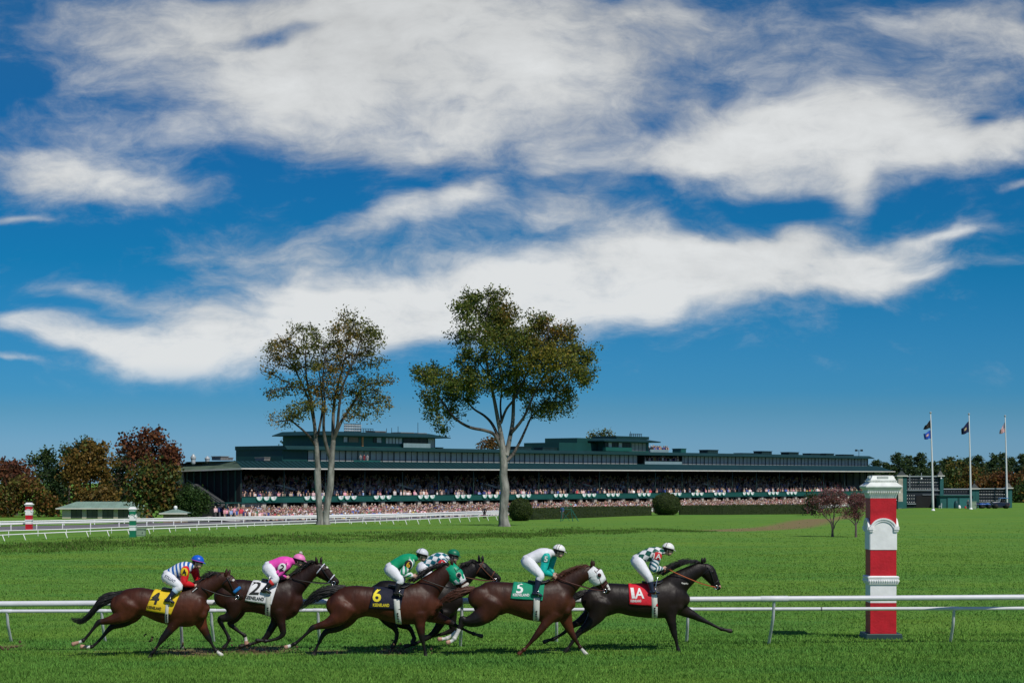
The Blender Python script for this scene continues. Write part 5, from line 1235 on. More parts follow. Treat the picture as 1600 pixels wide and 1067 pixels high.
for x in (1396.6, 1404.2): mb = MB(); mb.tube([(tx(x), YT - 3, tz(793.6)), (tx(x), YT - 3, tz(797))], .05, 6); mb.build('leg', m_frame, cab2)
# pieces lying by the shed
def blob_thing(name, px, w_, h, m, label, cat, handle=False):
    b = onY(px, YT - 5); root = empty(name, tuple(b), label, cat); mb = MB(); mb.loft([(0, 0, 0, w_ / 2, w_ / 2), (0, 0, h * .5, w_ / 2 * 1.05, w_ / 2 * 1.05), (0, 0, h, w_ / 2 * .85, w_ / 2 * .85)], 14, 2, lat=(0, 1, 0)); mb.build('body', m, root, True, local=True)
    mb = MB(); mb.tube([(0, 0, h), (0, 0, h + .06)], w_ * .3, 12); mb.build('lid', m, root, True, local=True)
    return root
blob_thing('drum', 1494, .75, 1.0, mat('dark_teal_drum', (.012, .06, .065), .5), 'dark teal drum standing by the shed doors', 'drum')
blob_thing('bucket', 1499, .45, .35, m_white, 'white bucket on the grass by the shed doors', 'bucket')
blob_thing('bucket', 1508.5, .3, .25, mat('red_plastic', (.5, .03, .03), .5), 'small red bucket on the grass by the shed', 'bucket')
def chair_thing():
    b = onY(1469, YT - 5); root = empty('garden_chair', tuple(b), 'white plastic chair in front of the green shed', 'chair'); kk = dict(local=True)
    mb = MB(); mb.box(-.22, .22, -.22, .22, .38, .42); mb.build('seat', m_white, root, **kk); mb = MB(); mb.box(.18, .22, -.22, .22, .42, .85); mb.build('backrest', m_white, root, **kk)
    for x in (-.19, .19):
        for y in (-.19, .19): mb = MB(); mb.tube([(x, y, 0), (x, y, .38)], .025, 6); mb.build('leg', m_white, root, **kk)
chair_thing()
lp = onY(1512.5, 300); lone_person(lp, (.06, .07, .08), (.02, .02, .03), 'person in dark clothes standing by the utility cabinet', h=.85)
# blue quad bikes and the jeep
m_tyre = mat('tyre_rubber', (.015, .015, .016), .8); m_rim = mat('rim_grey', (.55, .55, .55), .4)
def wheel(parent, x, y, r, w_):
    mb = MB(); mb.tube([(x, y - w_ / 2, r), (x, y + w_ / 2, r)], r, 18) if False else mb.loft([(x, y - w_ / 2, r, r * .9, r * .9), (x, y - w_ * .3, r, r, r), (x, y + w_ * .3, r, r, r), (x, y + w_ / 2, r, r * .9, r * .9)], 18, 1, lat=(1, 0, 0))
    wh = mb.build('wheel', m_tyre, parent, True, local=True); mb = MB(); mb.loft([(x, y - w_ / 2 - .16 * w_, r, r * .5, r * .5), (x, y + w_ / 2 + .16 * w_, r, r * .5, r * .5)], 14, 1, lat=(1, 0, 0)); mb.build('rim', m_rim, wh, True, local=True)
def quad(px, Y, col, label):
    b = onY(px, Y); root = empty('quad_bike', tuple(b), label, 'quad bike', 'blue quad bikes parked by the cabinet'); kk = dict(local=True)
    mb = MB(); mb.loft([(-.85, 0, .62, .12, .32), (-.5, 0, .66, .20, .38), (0, 0, .66, .16, .26), (.5, 0, .68, .20, .38), (.85, 0, .60, .10, .30)], 14, 3); mb.build('body', mat('blue_quad_' + str(px), col, .35, .05), root, True, **kk)
    mb = MB(); mb.loft([(-.55, 0, .88, .07, .16), (.1, 0, .90, .08, .17), (.25, 0, .86, .05, .1)], 10, 2); mb.build('seat', m_tyre, root, True, **kk)
    mb = MB(); mb.tube([(.3, -.35, 1.05), (.35, 0, .98), (.3, .35, 1.05)], .025, 6); mb.tube([(.35, 0, .98), (.45, 0, .7)], .03, 6); mb.build('handlebar', m_frame, root, True, **kk)
    for x in (-.6, .6):
        for y in (-.45, .45): wheel(root, x, y, .29, .22)
quad(1529.5, 306, (.02, .04, .11), 'dark navy quad bike right of the pale green cabinet'); quad(1538.8, 305.5, (.05, .14, .42), 'bright blue quad bike between the cabinet and the jeep')
def jeep():
    b = onY(1563.5, 305); root = empty('jeep', tuple(b), 'open dark blue jeep with white bonnet and blue soft top by the right flagpole', 'jeep'); kk = dict(local=True); navy = mat('navy_car_paint', (.012, .02, .05), .3, .05)
    mb = MB(); mb.prism([(-1.3, .42), (1.25, .42), (1.25, .95), (.15, .98), (.1, 1.02), (-1.25, .96), (-1.3, .8)], lambda a, c: (a, -.62, c), lambda a, c: (a, .62, c)); mb.build('body', navy, root, bevel=.04, **kk)
    mb = MB(); mb.prism([(-1.28, .962), (-.35, 1.03), (-.35, 1.06), (-1.28, 1.0)], lambda a, c: (a, -.56, c), lambda a, c: (a, .56, c)); mb.build('bonnet', m_white, root, **kk)
    mb = MB(); mb.prism([(-.35, 1.03), (-.28, 1.03), (-.12, 1.55), (-.19, 1.55)], lambda a, c: (a, -.58, c), lambda a, c: (a, .58, c)); mb.build('windscreen', m_pale, root, **kk)
    mb = MB(); mb.box(-.25, 1.2, -.62, .62, 1.60, 1.70); mb.build('soft_top', mat('blue_canvas', (.05, .18, .40), .8), root, bevel=.03, **kk)
    mb = MB(); [mb.tube([(x, y, .95), (x, y, 1.62)], .03, 6) for x in (.35, 1.15) for y in (-.56, .56)]; mb.build('roll_bar', m_frame, root, **kk)
    mb = MB(); mb.box(.1, .5, -.5, .5, .95, 1.3); mb.build('seat', m_tyre, root, bevel=.05, **kk)
    for y in (-.4, .4): mb = MB(); mb.ell((-1.31, y, .78), (.05, .11, .11), 0, 10, 6); mb.build('headlight', m_pale, root, True, **kk)
    mb = MB(); mb.box(1.26, 1.30, -.5, .5, .5, .8); mb.build('tail_light_panel', m_red, root, **kk)
    for x in (-.9, .85):
        for y in (-.58, .58): wheel(root, x, y, .38, .24)
jeep()
# ---------------------------------------------------------------- flagpoles and flags
m_pole = mat('white_flagpole', (.66, .67, .68), .4, .04)
def flagpole(px, pyt, pyb, dx, label):
    b = gnd(px, pyb); k = FPX / b[1]; H = (pyb - pyt) / k
    root = empty('flagpole', tuple(b), label, 'flagpole', 'flagpoles in front of the tote board'); kk = dict(local=True)
    mb = MB(); mb.loft([(0, 0, -.1, .17, .17), (-dx / k * .4, 0, H * .5, .13, .13), (-dx / k, 0, H, .075, .075)], 10, 3); mb.build('pole', m_pole, root, True, **kk)
    mb = MB(); mb.ell((-dx / k, 0, H + .12), (.17, .17, .17)); mb.build('finial', m_slate, root, True, **kk)
    mb = MB(); mb.loft([(0, 0, -.05, .3, .3), (0, 0, .1, .26, .26)], 12, 1); mb.build('base_collar', m_white, root, True, **kk)
    return root, b, k
def flag(b, pts, colf, name, label, m=None):
    """pts: four picture corners hoist-top, hoist-bottom, fly-bottom, fly-top"""
    P = [at(px, py, b[1]) for px, py in pts]; nu, nv = 24, 26; V = []; C = []
    for j in range(nv + 1):
        for i in range(nu + 1):
            u, v = i / nu, j / nv; p = lerp(lerp(P[0], P[3], u), lerp(P[1], P[2], u), v); p = p + np.array([0, .22 * math.sin(u * 6.5 + v * 1.5) * u + .1 * math.sin(u * 13) * u, .05 * math.sin(u * 7)]); V.append(p); C.append(colf((i + .5) / (nu + 1), (j + .5) / (nv + 1)))
    V = np.array(V); ix = np.arange((nu + 1) * (nv + 1)).reshape(nv + 1, nu + 1); F = np.stack([ix[:-1, :-1], ix[1:, :-1], ix[1:, 1:], ix[:-1, 1:]], -1).reshape(-1, 4)
    o = link(name, fast_mesh(name, V - P[0], F, np.array(C), True), mat('flag_cloth', attr='col', rough=.8, trans=.15), None); o.location = P[0]
    return tag(o, label, 'flag', 'flags on the flagpoles')
r1, b1_, k1 = flagpole(1458, 646, 797.5, 4, 'left flagpole carrying a black flag above a blue flag')
r2, b2_, k2 = flagpole(1517, 648, 795.5, 3, 'middle flagpole carrying one navy flag')
r3, b3_, k3 = flagpole(1573.5, 651, 793.5, 3, 'right flagpole carrying the stars and stripes')
blk = lambda u, v: (.010, .012, .012) if not (.35 < u < .6 and .45 < v < .7) else (.05, .05, .045)
flag(b1_, [(1454.0, 656), (1454.0, 669), (1443, 671), (1445.5, 665)], blk, 'flag', 'drooping black flag, upper one on the left flagpole')
blu = lambda u, v: (.62, .60, .58) if (u - .5) ** 2 / .05 + (v - .45) ** 2 / .03 < .5 else ((.4, .05, .05) if (u - .5) ** 2 / .05 + (v - .45) ** 2 / .03 < 1.1 else (.02, .10, .50))
flag(b1_, [(1454.2, 672), (1454.3, 685), (1445, 686.5), (1443, 678)], blu, 'flag', 'bright blue flag with pale emblem, lower one on the left flagpole')
nav = lambda u, v: (.50, .42, .22) if (u - .5) ** 2 / .03 + (v - .5) ** 2 / .03 < .7 else (.010, .014, .06)
flag(b2_, [(1514.2, 657.5), (1514.4, 675), (1503, 679), (1502, 670)], nav, 'flag', 'navy flag with small gold emblem on the middle flagpole')
def usa(u, v):
    if u < .42 and v < .54: return (.65, .65, .65) if (int(u * 26) % 2 == 0 and int(v * 22) % 2 == 0) else (.02, .03, .14)
    return (.50, .01, .03) if int(v * 13) % 2 == 0 else (.74, .73, .72)
flag(b3_, [(1570.6, 659), (1570.9, 675), (1562, 678), (1562.5, 672)], usa, 'flag', 'stars and stripes flag hanging limp on the right flagpole')
# ---------------------------------------------------------------- horses
dg_update = lambda: bpy.context.view_layer.update()
def remesh(mb, vox, smooth_it=4, fac=.5):
    me = mb.mesh('tmp'); 
    bm = bmesh.new(); bm.from_mesh(me); bmesh.ops.remove_doubles(bm, verts=bm.verts, dist=1e-5); bmesh.ops.recalc_face_normals(bm, faces=bm.faces); bm.to_mesh(me); bm.free()
    o = bpy.data.objects.new('tmp', me); COL.objects.link(o)
    md = o.modifiers.new('r', 'REMESH'); md.mode = 'VOXEL'; md.voxel_size = vox
    ms = o.modifiers.new('s', 'SMOOTH'); ms.factor = fac; ms.iterations = smooth_it
    dg_update(); dg = bpy.context.evaluated_depsgraph_get(); ev = o.evaluated_get(dg); m2 = bpy.data.meshes.new_from_object(ev, depsgraph=dg)
    V = np.zeros(len(m2.vertices) * 3); m2.vertices.foreach_get('co', V); V = V.reshape(-1, 3)
    F = [list(p.vertices) for p in m2.polygons]
    bpy.data.objects.remove(o); bpy.data.meshes.remove(me); bpy.data.meshes.remove(m2)
    return V, F
def text_mesh(s, bold=.012, res=3):
    cu = bpy.data.curves.new('t', 'FONT'); cu.body = s; cu.size = 1; cu.align_x = 'CENTER'; cu.offset = bold; cu.resolution_u = res; cu.space_character = 1.05
    o = bpy.data.objects.new('t', cu); COL.objects.link(o); dg_update(); dg = bpy.context.evaluated_depsgraph_get()
    me = bpy.data.meshes.new_from_object(o.evaluated_get(dg), depsgraph=dg); bpy.data.objects.remove(o); bpy.data.curves.remove(cu)
    bm = bmesh.new(); bm.from_mesh(me); bpy.data.meshes.remove(me)
    for _ in range(2):
        es = [e for e in bm.edges if e.calc_length() > .22]
        if es: bmesh.ops.subdivide_edges(bm, edges=es, cuts=1)
        bmesh.ops.triangulate(bm, faces=bm.faces)
    V = np.array([v.co[:] for v in bm.verts]); F = [[v.index for v in f.verts] for f in bm.faces]; bm.free()
    V[:, 0] -= (V[:, 0].min() + V[:, 0].max()) / 2; V[:, 1] -= (V[:, 1].min() + V[:, 1].max()) / 2
    hgt = V[:, 1].max() - V[:, 1].min(); V /= hgt
    return V, F            # height 1, centred
def put_text(s, cen, h, parent, m, hit, off, name='lettering', wide=1., rot=0., bold=.012, shear=0.):
    V, F = text_mesh(s, bold); c, sn = math.cos(rot), math.sin(rot)
    P = []
    for v in V:
        x = (v[0] + shear * v[1]) * h * wide; z = v[1] * h; X = cen[0] + x * c - z * sn; Z = cen[2] + x * sn + z * c
        y = hit(X, Z); P.append((X, (y if y is not None else cen[1]) - off, Z))
    return link(name, fast_mesh(name, np.array(P) - root_loc(parent), F), m, parent)
def strands(parent, name, roots, m, seed, seg=4):
    """roots: list of point lists with radius -> thin tapered locks in one mesh"""
    mb = MB()
    for pts, r in roots:
        mb.loft([(p[0], p[1], p[2], lerp(r, r * .12, i / (len(pts) - 1)), lerp(r, r * .12, i / (len(pts) - 1)) * .8) for i, p in enumerate(pts)], 5, 2)
    return mb.build(name, m, parent, True, fixn=False)
m_black = mat('black_leather', (.012, .011, .011), .45, .1, 8, spec=.4)
m_brownl = mat('brown_leather', (.11, .038, .016), .5, .15, 8)
m_steel = mat('bright_steel', (.6, .6, .6), .25, .05, 5, metal=1.)
m_girth = mat('white_girth', (.62, .62, .57), .7, .08, 6)
m_eye = mat('horse_eye', (.008, .006, .005), .08, .05, 5, spec=.6)
m_whitecloth = mat('white_cloth', (.72, .73, .74), .75, .06, 12, bump=.25, bscale=18)
m_skin = mat('skin', (.55, .34, .26), .55)
m_blackink = mat('black_lettering', (.012, .012, .013), .7)
m_whiteink = mat('white_lettering', (.75, .75, .73), .7)
def coat_mat(name, rough=.42):
    m = mat(name, attr='col', rough=.48, spec=.24, var=.30, scale=4, bump=.26, bscale=5.5, stretch=(1.5, 1, .8)); return m
SL = .10
class Frame:
    def __init__(s, org, sc, Y):
        s.o, s.s, s.Y = org, sc, Y; s.k = FPX / Y; s.u = 1 / (sc * s.k)
    def setc(s, zx): s.Xc = (s.o[0] + zx / s.s - 800) / s.k
    def W(s, zx, zy, dy=0.):
        px, py = s.o[0] + zx / s.s, s.o[1] + zy / s.s; X = (px - 800) / s.k
        return np.array([X, s.Y + SL * (X - s.Xc) + dy, CAMZ - (py - HOR) / s.k])
def horse(S):
    f = Frame(S['org'], S['sc'], S['Y']); T = S['torso']; f.setc((T[0][0] + T[-1][0]) / 2); u = f.u
    cx = (T[0][0] + T[-1][0]) / 2; b = f.W(cx, 0); base = np.array([b[0], b[1], float(terrain(b[0], b[1]))])
    root = empty('race_horse', tuple(base), S['label'], 'horse', 'race horses galloping on the turf')
    mb = MB(); n = len(T); xs = np.array([t[0] for t in T], float); tt = (xs - xs[0]) / (xs[-1] - xs[0])
    hw = np.interp(tt, [0, .08, .2, .35, .5, .65, .78, .9, 1], [.12, .19, .245, .255, .275, .28, .255, .215, .13])
    mb.loft([(*f.W(x, (a + c) / 2), (c - a) / 2 * u, h) for (x, a, c), h in zip(T, hw)], 22, 4)
    N = S['neck']; nh = np.linspace(.165, .075, len(N)); mb.loft([(*f.W(x, y), r * u, h) for (x, y, r), h in zip(N, nh)], 18, 4)
    H = S['head']; hh = np.interp(np.linspace(0, 1, len(H)), [0, .25, .5, .75, 1], [.075, .098, .078, .058, .046])
    mb.loft([(*f.W(x, y), r * u, h) for (x, y, r), h in zip(H, hh)], 16, 4)
    hv = [f.W(x, y) for x, y, r in H]; ax = hv[-1] - hv[0]; ax /= np.linalg.norm(ax); up = np.array([-ax[2], 0, ax[0]]);  up = up if up[2] > 0 else -up
    # cheek (jowl), eye brow, nostril swellings
    for sg in (-1, 1):
        mb.ell(hv[1] + np.array([0, sg * .052, 0]) - up * .035, (.085, .045, .085))
        e = lerp(hv[1], hv[2], .30) + up * H[1][2] * u * .42; mb.ell(e + np.array([0, sg * .072, 0]), (.038, .022, .026))
        q = hv[-2] + up * .018 + ax * .03; mb.ell(q + np.array([0, sg * .040, 0]), (.030, .016, .024))
    # ears
    for i, (e0, e1) in enumerate(S['ears']):
        dy = (-.055, .055)[i]; p0, p1 = f.W(*e0, dy), f.W(*e1, dy * 1.15)
        mb.loft([(*p0, .030, .034), (*lerp(p0, p1, .4), .034, .036), (*lerp(p0, p1, .78), .022, .02), (*p1, .006, .006)], 10, 3)
    # muscles: shoulder blade, forearm head, haunch
    X = S['torso']; sx = lerp(X[-3][0], X[-4][0], .25); topz = np.interp(sx, xs, [t[1] for t in T]); botz = np.interp(sx, xs, [t[2] for t in T])
    hx = lerp(X[1][0], X[2][0], .6); ht = np.interp(hx, xs, [t[1] for t in T]); hb = np.interp(hx, xs, [t[2] for t in T])
    for sg in (-1, 1):
        mb.ell(f.W(sx, lerp(topz, botz, .52), sg * .135), (.15, .115, .25), R=Matrix.Rotation(.35, 3, 'Y'))
        mb.ell(f.W(lerp(sx, X[-1][0], .5), lerp(topz, botz, .70), sg * .085), (.12, .095, .12))
        mb.ell(f.W(hx, lerp(ht, hb, .48), sg * .125), (.25, .122, .24))
    chains = []
    for leg in S['legs']:
        dy0, dy1 = leg['dy']; P = leg['p']; m = len(P); pts = []
        for i, (x, y, r, c) in enumerate(P):
            t = min(1., i / 3.); lf = .60 if r > 70 else (.72 if r > 38 else .84); pts.append((*f.W(x, y, lerp(dy0, dy1, t)), r * u, r * u * lf))
        # joints stand out: hoof end is flat and flared
        pts = [(q[0], q[1], q[2], q[3] * (.86 if .024 < q[3] < .0425 and 3 < i < m - 1 else 1), q[4] * (.86 if .024 < q[3] < .0425 and 3 < i < m - 1 else 1)) for i, q in enumerate(pts)]
        for i in range(5, m - 1):          # the fetlock is the thickest point below the cannon
            if P[i][2] > P[i - 1][2] and P[i][2] >= P[i + 1][2]: mb.ell(pts[i][:3], (r_f := P[i][2] * u * 1.12, r_f * .9, r_f)); break
        mb.loft(pts, 12, 4)
        e1 = np.array(pts[-1][:3]); e0 = np.array(pts[-2][:3]); hd_ = (e1 - e0) / np.linalg.norm(e1 - e0); ct = e1 - hd_ * .030
        mb.loft([(*(ct - hd_ * .02), .034, .032), (*ct, .040, .038), (*(ct + hd_ * .035), .047, .045), (*(ct + hd_ * .058), .051, .049)], 12, 2); chains.append((np.array([p[:4] for p in pts]), [p[3] for p in P]))
    V, F = remesh(mb, .012, 2, .5)
    # soften the trunk so the muscles blend; legs and head keep their edges
    E = np.array([(a, b) for fc in F for a, b in zip(fc, fc[1:] + fc[:1])]); keepd = np.zeros(len(V))
    for P, cs in chains:
        for i in range(2, len(P) - 1):
            a, q = P[i, :3], P[i + 1, :3]; ab = q - a; t = np.clip(((V - a) @ ab) / (ab @ ab), 0, 1); dd = np.linalg.norm(V - (a + t[:, None] * ab), axis=1) / lerp(P[i, 3], P[i + 1, 3], t); keepd = np.maximum(keepd, np.clip((1.6 - dd) / .4, 0, 1))
    ab = hv[-1] - hv[0]; t = np.clip(((V - hv[0]) @ ab) / (ab @ ab), 0, 1); dd = np.linalg.norm(V - (hv[0] + t[:, None] * ab), axis=1); keepd = np.maximum(keepd, np.clip((.24 - dd) / .06, 0, 1))
    for _e in S['ears']:
        dd = np.hypot(V[:, 0] - f.W(*_e[1])[0], V[:, 2] - f.W(*_e[1])[2]); keepd = np.maximum(keepd, np.clip((.18 - dd) / .05, 0, 1))
    deg = np.bincount(E[:, 0], minlength=len(V))[:, None] + 1e-9
    for _ in range(26):
        A = np.stack([np.bincount(E[:, 0], weights=V[E[:, 1], k_], minlength=len(V)) for k_ in range(3)], 1) / deg; V = V + (A - V) * (.55 * (1 - keepd))[:, None]
    coat = np.array(S['coat']); PAL = {'c': coat, 'k': np.array((.010, .008, .0075)), 'w': np.array((.62, .60, .56)), 'h': np.array((.035, .028, .024)), 'p': np.array((.42, .24, .17)), 'd': coat * .55, 'r': coat * np.array([1.7, 1.5, 1.4])}
    C = np.tile(coat, (len(V), 1)); best = np.full(len(V), 1e9)
    for P, cs in chains:
        for i in range(len(P) - 1):
            a, q = P[i, :3], P[i + 1, :3]; ab = q - a; t = np.clip(((V - a) @ ab) / (ab @ ab), 0, 1); d = np.linalg.norm(V - (a + t[:, None] * ab), axis=1); rr = lerp(P[i, 3], P[i + 1, 3], t)
            w_ = d / rr; c0, c1 = PAL[cs[i]], PAL[cs[i + 1]]; tt_ = sstep(.2, .8, t)[:, None]; hard = cs[i] in 'wp' or cs[i + 1] in 'wp'
            if hard: tt_ = (t > .5).astype(float)[:, None]
            col = c0 + (c1 - c0) * tt_; bl = np.clip((1.75 - w_) / .5, 0, 1)[:, None]; take = (w_ < 1.75) & (w_ < best)
            if cs[i] == 'c' and cs[i + 1] == 'c': take &= False
            C[take] = (C + (col - C) * bl)[take]; best[take] = w_[take]
    # sooty back line, warmer belly and elbows (colour of the coat itself)
    zt = np.interp(V[:, 0], [f.W(q[0], q[1])[0] for q in T], [f.W(q[0], q[1])[2] for q in T]); zb_ = np.interp(V[:, 0], [f.W(q[0], q[1])[0] for q in T], [f.W(q[0], q[2])[2] for q in T])
    hgt_ = np.clip((V[:, 2] - zb_) / np.maximum(zt - zb_, .1), 0, 1.3); inb = ((V[:, 0] > f.W(*T[0][:2])[0]) & (best > 1.6))
    rn_ = .5 + .5 * np.sin(V[:, 0] * 9 + 2 * np.sin(V[:, 2] * 7)) * np.sin(V[:, 2] * 11 + V[:, 0] * 3)
    fac = 1.18 - .62 * sstep(.55, 1.02, hgt_) + .22 * (1 - sstep(0, .35, hgt_)) + .12 * (rn_ - .5); C[inb] *= fac[inb, None]
    # dark muzzle, head markings
    d = np.linalg.norm(V - hv[-1], axis=1); w_ = np.clip((.17 - d) / .08, 0, 1)[:, None] * S.get('muz', .8); C = C + (PAL['k'] * 1.6 - C) * w_
    for (zx, zy, r, c, side) in S.get('spots', []):
        p = f.W(zx, zy); dd = np.hypot(V[:, 0] - p[0], V[:, 2] - p[2]); mk = (dd < r * u) & (np.abs(V[:, 1] - p[1]) < side) if side > 0 else (dd < r * u) & (V[:, 1] - p[1] < side); C[mk] = PAL[c]
    for sg in (-1, 1):
        q = hv[-2] + up * .022 + ax * .052 + np.array([0, sg * .05, 0]); mk = np.linalg.norm(V - q, axis=1) < .021; C[mk] = (.012, .008, .008)
    body = link('body', fast_mesh('body', V - base, F, C, True), coat_mat('coat_' + S['id']), root)
    bvh = BVHTree.FromPolygons([tuple(v) for v in V], F)
    def hit(X, Z):
        h = bvh.ray_cast(Vector((X, f.Y - 2.5, Z)), Vector((0, 1, 0)), 5); return h[0].y if h[0] is not None else None
    def ring(zx, zy, axv, rn, rl, th, m, name, parent=root):
        c = f.W(zx, zy); a = np.array([axv[0], 0, axv[1]], float); a /= np.linalg.norm(a); nn = np.array([-a[2], 0, a[0]]); P = [c + nn * rn * math.cos(t) + np.array([0, 1, 0]) * rl * math.sin(t) for t in np.linspace(0, 2 * math.pi, 22)]
        q = MB(); q.tube(P, th, 6); return q.build(name, m, parent, True)
    # eyes
    for sg in (-1, 1):
        e = lerp(hv[1], hv[2], .30) + up * H[1][2] * u * .38; q = MB(); q.ell(e + np.array([0, sg * .085, 0]), (.022, .014, .019)); q.build('eye', m_eye, root, True)
    # mane
    r = np.random.default_rng(len(S['label'])); cr = catmull(np.array([[*f.W(x, y)] for x, y in S['crest']]), 8); locks = []
    for i in range(int(S.get('nmane', 130) * 2.2)):
        t = r.random(); j = t * (len(cr) - 1); p = lerp(cr[int(j)], cr[min(int(j) + 1, len(cr) - 1)], j % 1) + np.array([0, r.normal(0, .025), -.03]); L_ = r.uniform(.10, .22) * S.get('mlen', 1.)
        fl = S.get('mfly', .5); d0 = np.array([-.75 - .5 * r.random(), r.normal(-.25, .5), r.uniform(.1, .9) * fl]); d0 /= np.linalg.norm(d0)
        locks.append(([p, p + d0 * L_ * .4 + [0, 0, .03], p + d0 * L_ * .75 + [0, 0, .01], p + d0 * L_ + [-.02, 0, -.06]], r.uniform(.006, .012)))
    strands(root, 'mane', locks, S['hair'], 1)
    # forelock
    # tail
    if S.get('tail'):
        tp_ = catmull(np.array([[*f.W(x, y, S.get('tdy', 0)), q * u] for x, y, q in S['tail']]), 5); locks = []
        for i in range(300):
            a = r.uniform(0, 2 * math.pi); rr = r.random() ** .5; e = r.uniform(.55, 1.0); s0 = r.uniform(0, .35) * (i > 60); js = np.linspace(s0 * (len(tp_) - 1), e * (len(tp_) - 1), 6); pts = []
            for q_, j in enumerate(js):
                k0 = int(min(j, len(tp_) - 2)); P_ = lerp(tp_[k0], tp_[k0 + 1], j - k0); g = P_[3] * 1.12 * rr * (1 + .45 * q_ / 5 * r.normal()); pts.append(P_[:3] + np.array([math.sin(a) * g * .3, math.cos(a) * g * .8, math.sin(a) * g]))
            locks.append((pts, r.uniform(.007, .014)))
        strands(root, 'tail', locks, S['hair'], 2)
    # saddle cloth wrapped over the back
    if S.get('cloth'):
        TL, TR, BR, BL_ = [np.array(q, float) for q in S['cloth']]; nu, nv = 16, 22; rows = []
        for j in range(nv + 1):
            v = (j / nv) ** 1.3; row = []
            for i in range(nu + 1):
                uu = i / nu; q = lerp(lerp(TL, TR, uu), lerp(BL_, BR, uu), v); w3 = f.W(q[0], q[1]); y = hit(w3[0], w3[2]); cy = w3[1]
                if j == 0:
                    h = bvh.ray_cast(Vector((w3[0], cy, w3[2] + 1)), Vector((0, 0, -1)), 3); row.append((w3[0], cy, (h[0].z if h[0] is not None else w3[2]) + .016))
                else:
                    h = bvh.find_nearest(Vector((w3[0], (y if y is not None else cy - .06), w3[2]))); nn = h[1]
                    if nn.dot(h[0] - Vector((w3[0], cy, w3[2] - .3))) < 0: nn = -nn
                    p = h[0] + nn * (.014 + .012 * S.get('flut', .3) * math.sin(uu * 9 + v * 5) * v); row.append((p.x, p.y, p.z))
            rows.append(row)
        G = np.array(rows); far = G[1:][::-1].copy(); cyl = f.Y + SL * (far[..., 0] - f.Xc); far[..., 1] = 2 * cyl - far[..., 1]; full = np.concatenate([far, G]); nr = len(full)
        ix = np.arange(nr * (nu + 1)).reshape(nr, nu + 1); Fq = np.stack([ix[:-1, :-1], ix[1:, :-1], ix[1:, 1:], ix[:-1, 1:]], -1).reshape(-1, 4)
        cl = link('saddle_cloth', fast_mesh('saddle_cloth', full.reshape(-1, 3) - base, Fq, None, True), S['cmat'], root); md = cl.modifiers.new('t', 'SOLIDIFY'); md.thickness = .010; md.offset = 0
        cb_ = BVHTree.FromPolygons([tuple(p) for p in full.reshape(-1, 3)], [list(map(int, q)) for q in Fq])
        def chit(X, Z):
            h = cb_.ray_cast(Vector((X, f.Y - 2.5, Z)), Vector((0, 1, 0)), 5); return h[0].y if h[0] is not None else hit(X, Z)
        for s, zx, zy, zh, m, wide, rot, shear in S['text']:
            put_text(s, f.W(zx, zy), zh * u, cl, m, chit, .013, 'number' if len(s) < 3 else 'lettering', wide, rot, .02 if len(s) < 3 else .03, shear)
    # girth strap
    if S.get('girth'):
        (x0, y0), (x1, y1), gw = S['girth']; rows = []
        for v in np.linspace(0, 1, 15):
            row = []
            for e in (-.5, 0, .5):
                q = f.W(lerp(x0, x1, v) + gw * e - 6 * math.sin(v * 3.1) * 0, lerp(y0, y1, v)); y = hit(q[0], q[2])
                while y is None: q[2] += .008; y = hit(q[0], q[2])
                row.append((q[0], y - .016, q[2]))
            rows.append(row)
        G = np.array(rows); ix = np.arange(45).reshape(15, 3)
        g_ = link('girth', fast_mesh('girth', G.reshape(-1, 3) - base, np.stack([ix[:-1, :-1], ix[1:, :-1], ix[1:, 1:], ix[:-1, 1:]], -1).reshape(-1, 4), None, True), m_girth, root); md = g_.modifiers.new('t', 'SOLIDIFY'); md.thickness = .012; md.offset = 0
        mk = MB()
        for i in range(4):
            v = .55 + .10 * i; q = f.W(lerp(x0, x1, v), lerp(y0, y1, v)); y = hit(q[0], q[2]); y = (y if y is not None else q[1]) - .026; mk.box(q[0] - .018, q[0] + .018, y, y + .004, q[2] - .017, q[2] + .017); mk.box(q[0] - .004, q[0] + .004, y, y + .004, q[2] - .08, q[2])
        mk.build('girth_mark', m_blackink, g_)
    # saddle
    sx, sy = S['saddle']; q = MB(); c = f.W(sx, sy) - np.array([0, 0, .035]); q.loft([(*(c + [-.22, 0, .045]), .03, .17), (*(c + [-.1, 0, .02]), .03, .20), (*(c + [.1, 0, .02]), .03, .19), (*(c + [.2, 0, .06]), .03, .12)], 14, 3); q.build('saddle', m_black, root, True)
    # bridle
    ha = (H[-1][0] - H[0][0], -(H[-1][1] - H[0][1])); bm_ = S.get('bridle', m_black)
    hp_ = lambda t: (np.interp(t, np.linspace(0, 1, len(H)), [q[0] for q in H]), np.interp(t, np.linspace(0, 1, len(H)), [q[1] for q in H]), np.interp(t, np.linspace(0, 1, len(H)), [q[2] for q in H]), float(np.interp(t, np.linspace(0, 1, len(H)), hh)))
    t = .62; x, y, rr, hl = hp_(t); ring(x, y, ha, rr * u * 1.06, hl * 1.08, .012, S.get('nosem', bm_), 'noseband')
    t = .14; x, y, rr, hl = hp_(t); ring(x, y, ha, rr * u * 1.06, hl * 1.10, .012, S.get('browm', bm_), 'browband')
    bit = None
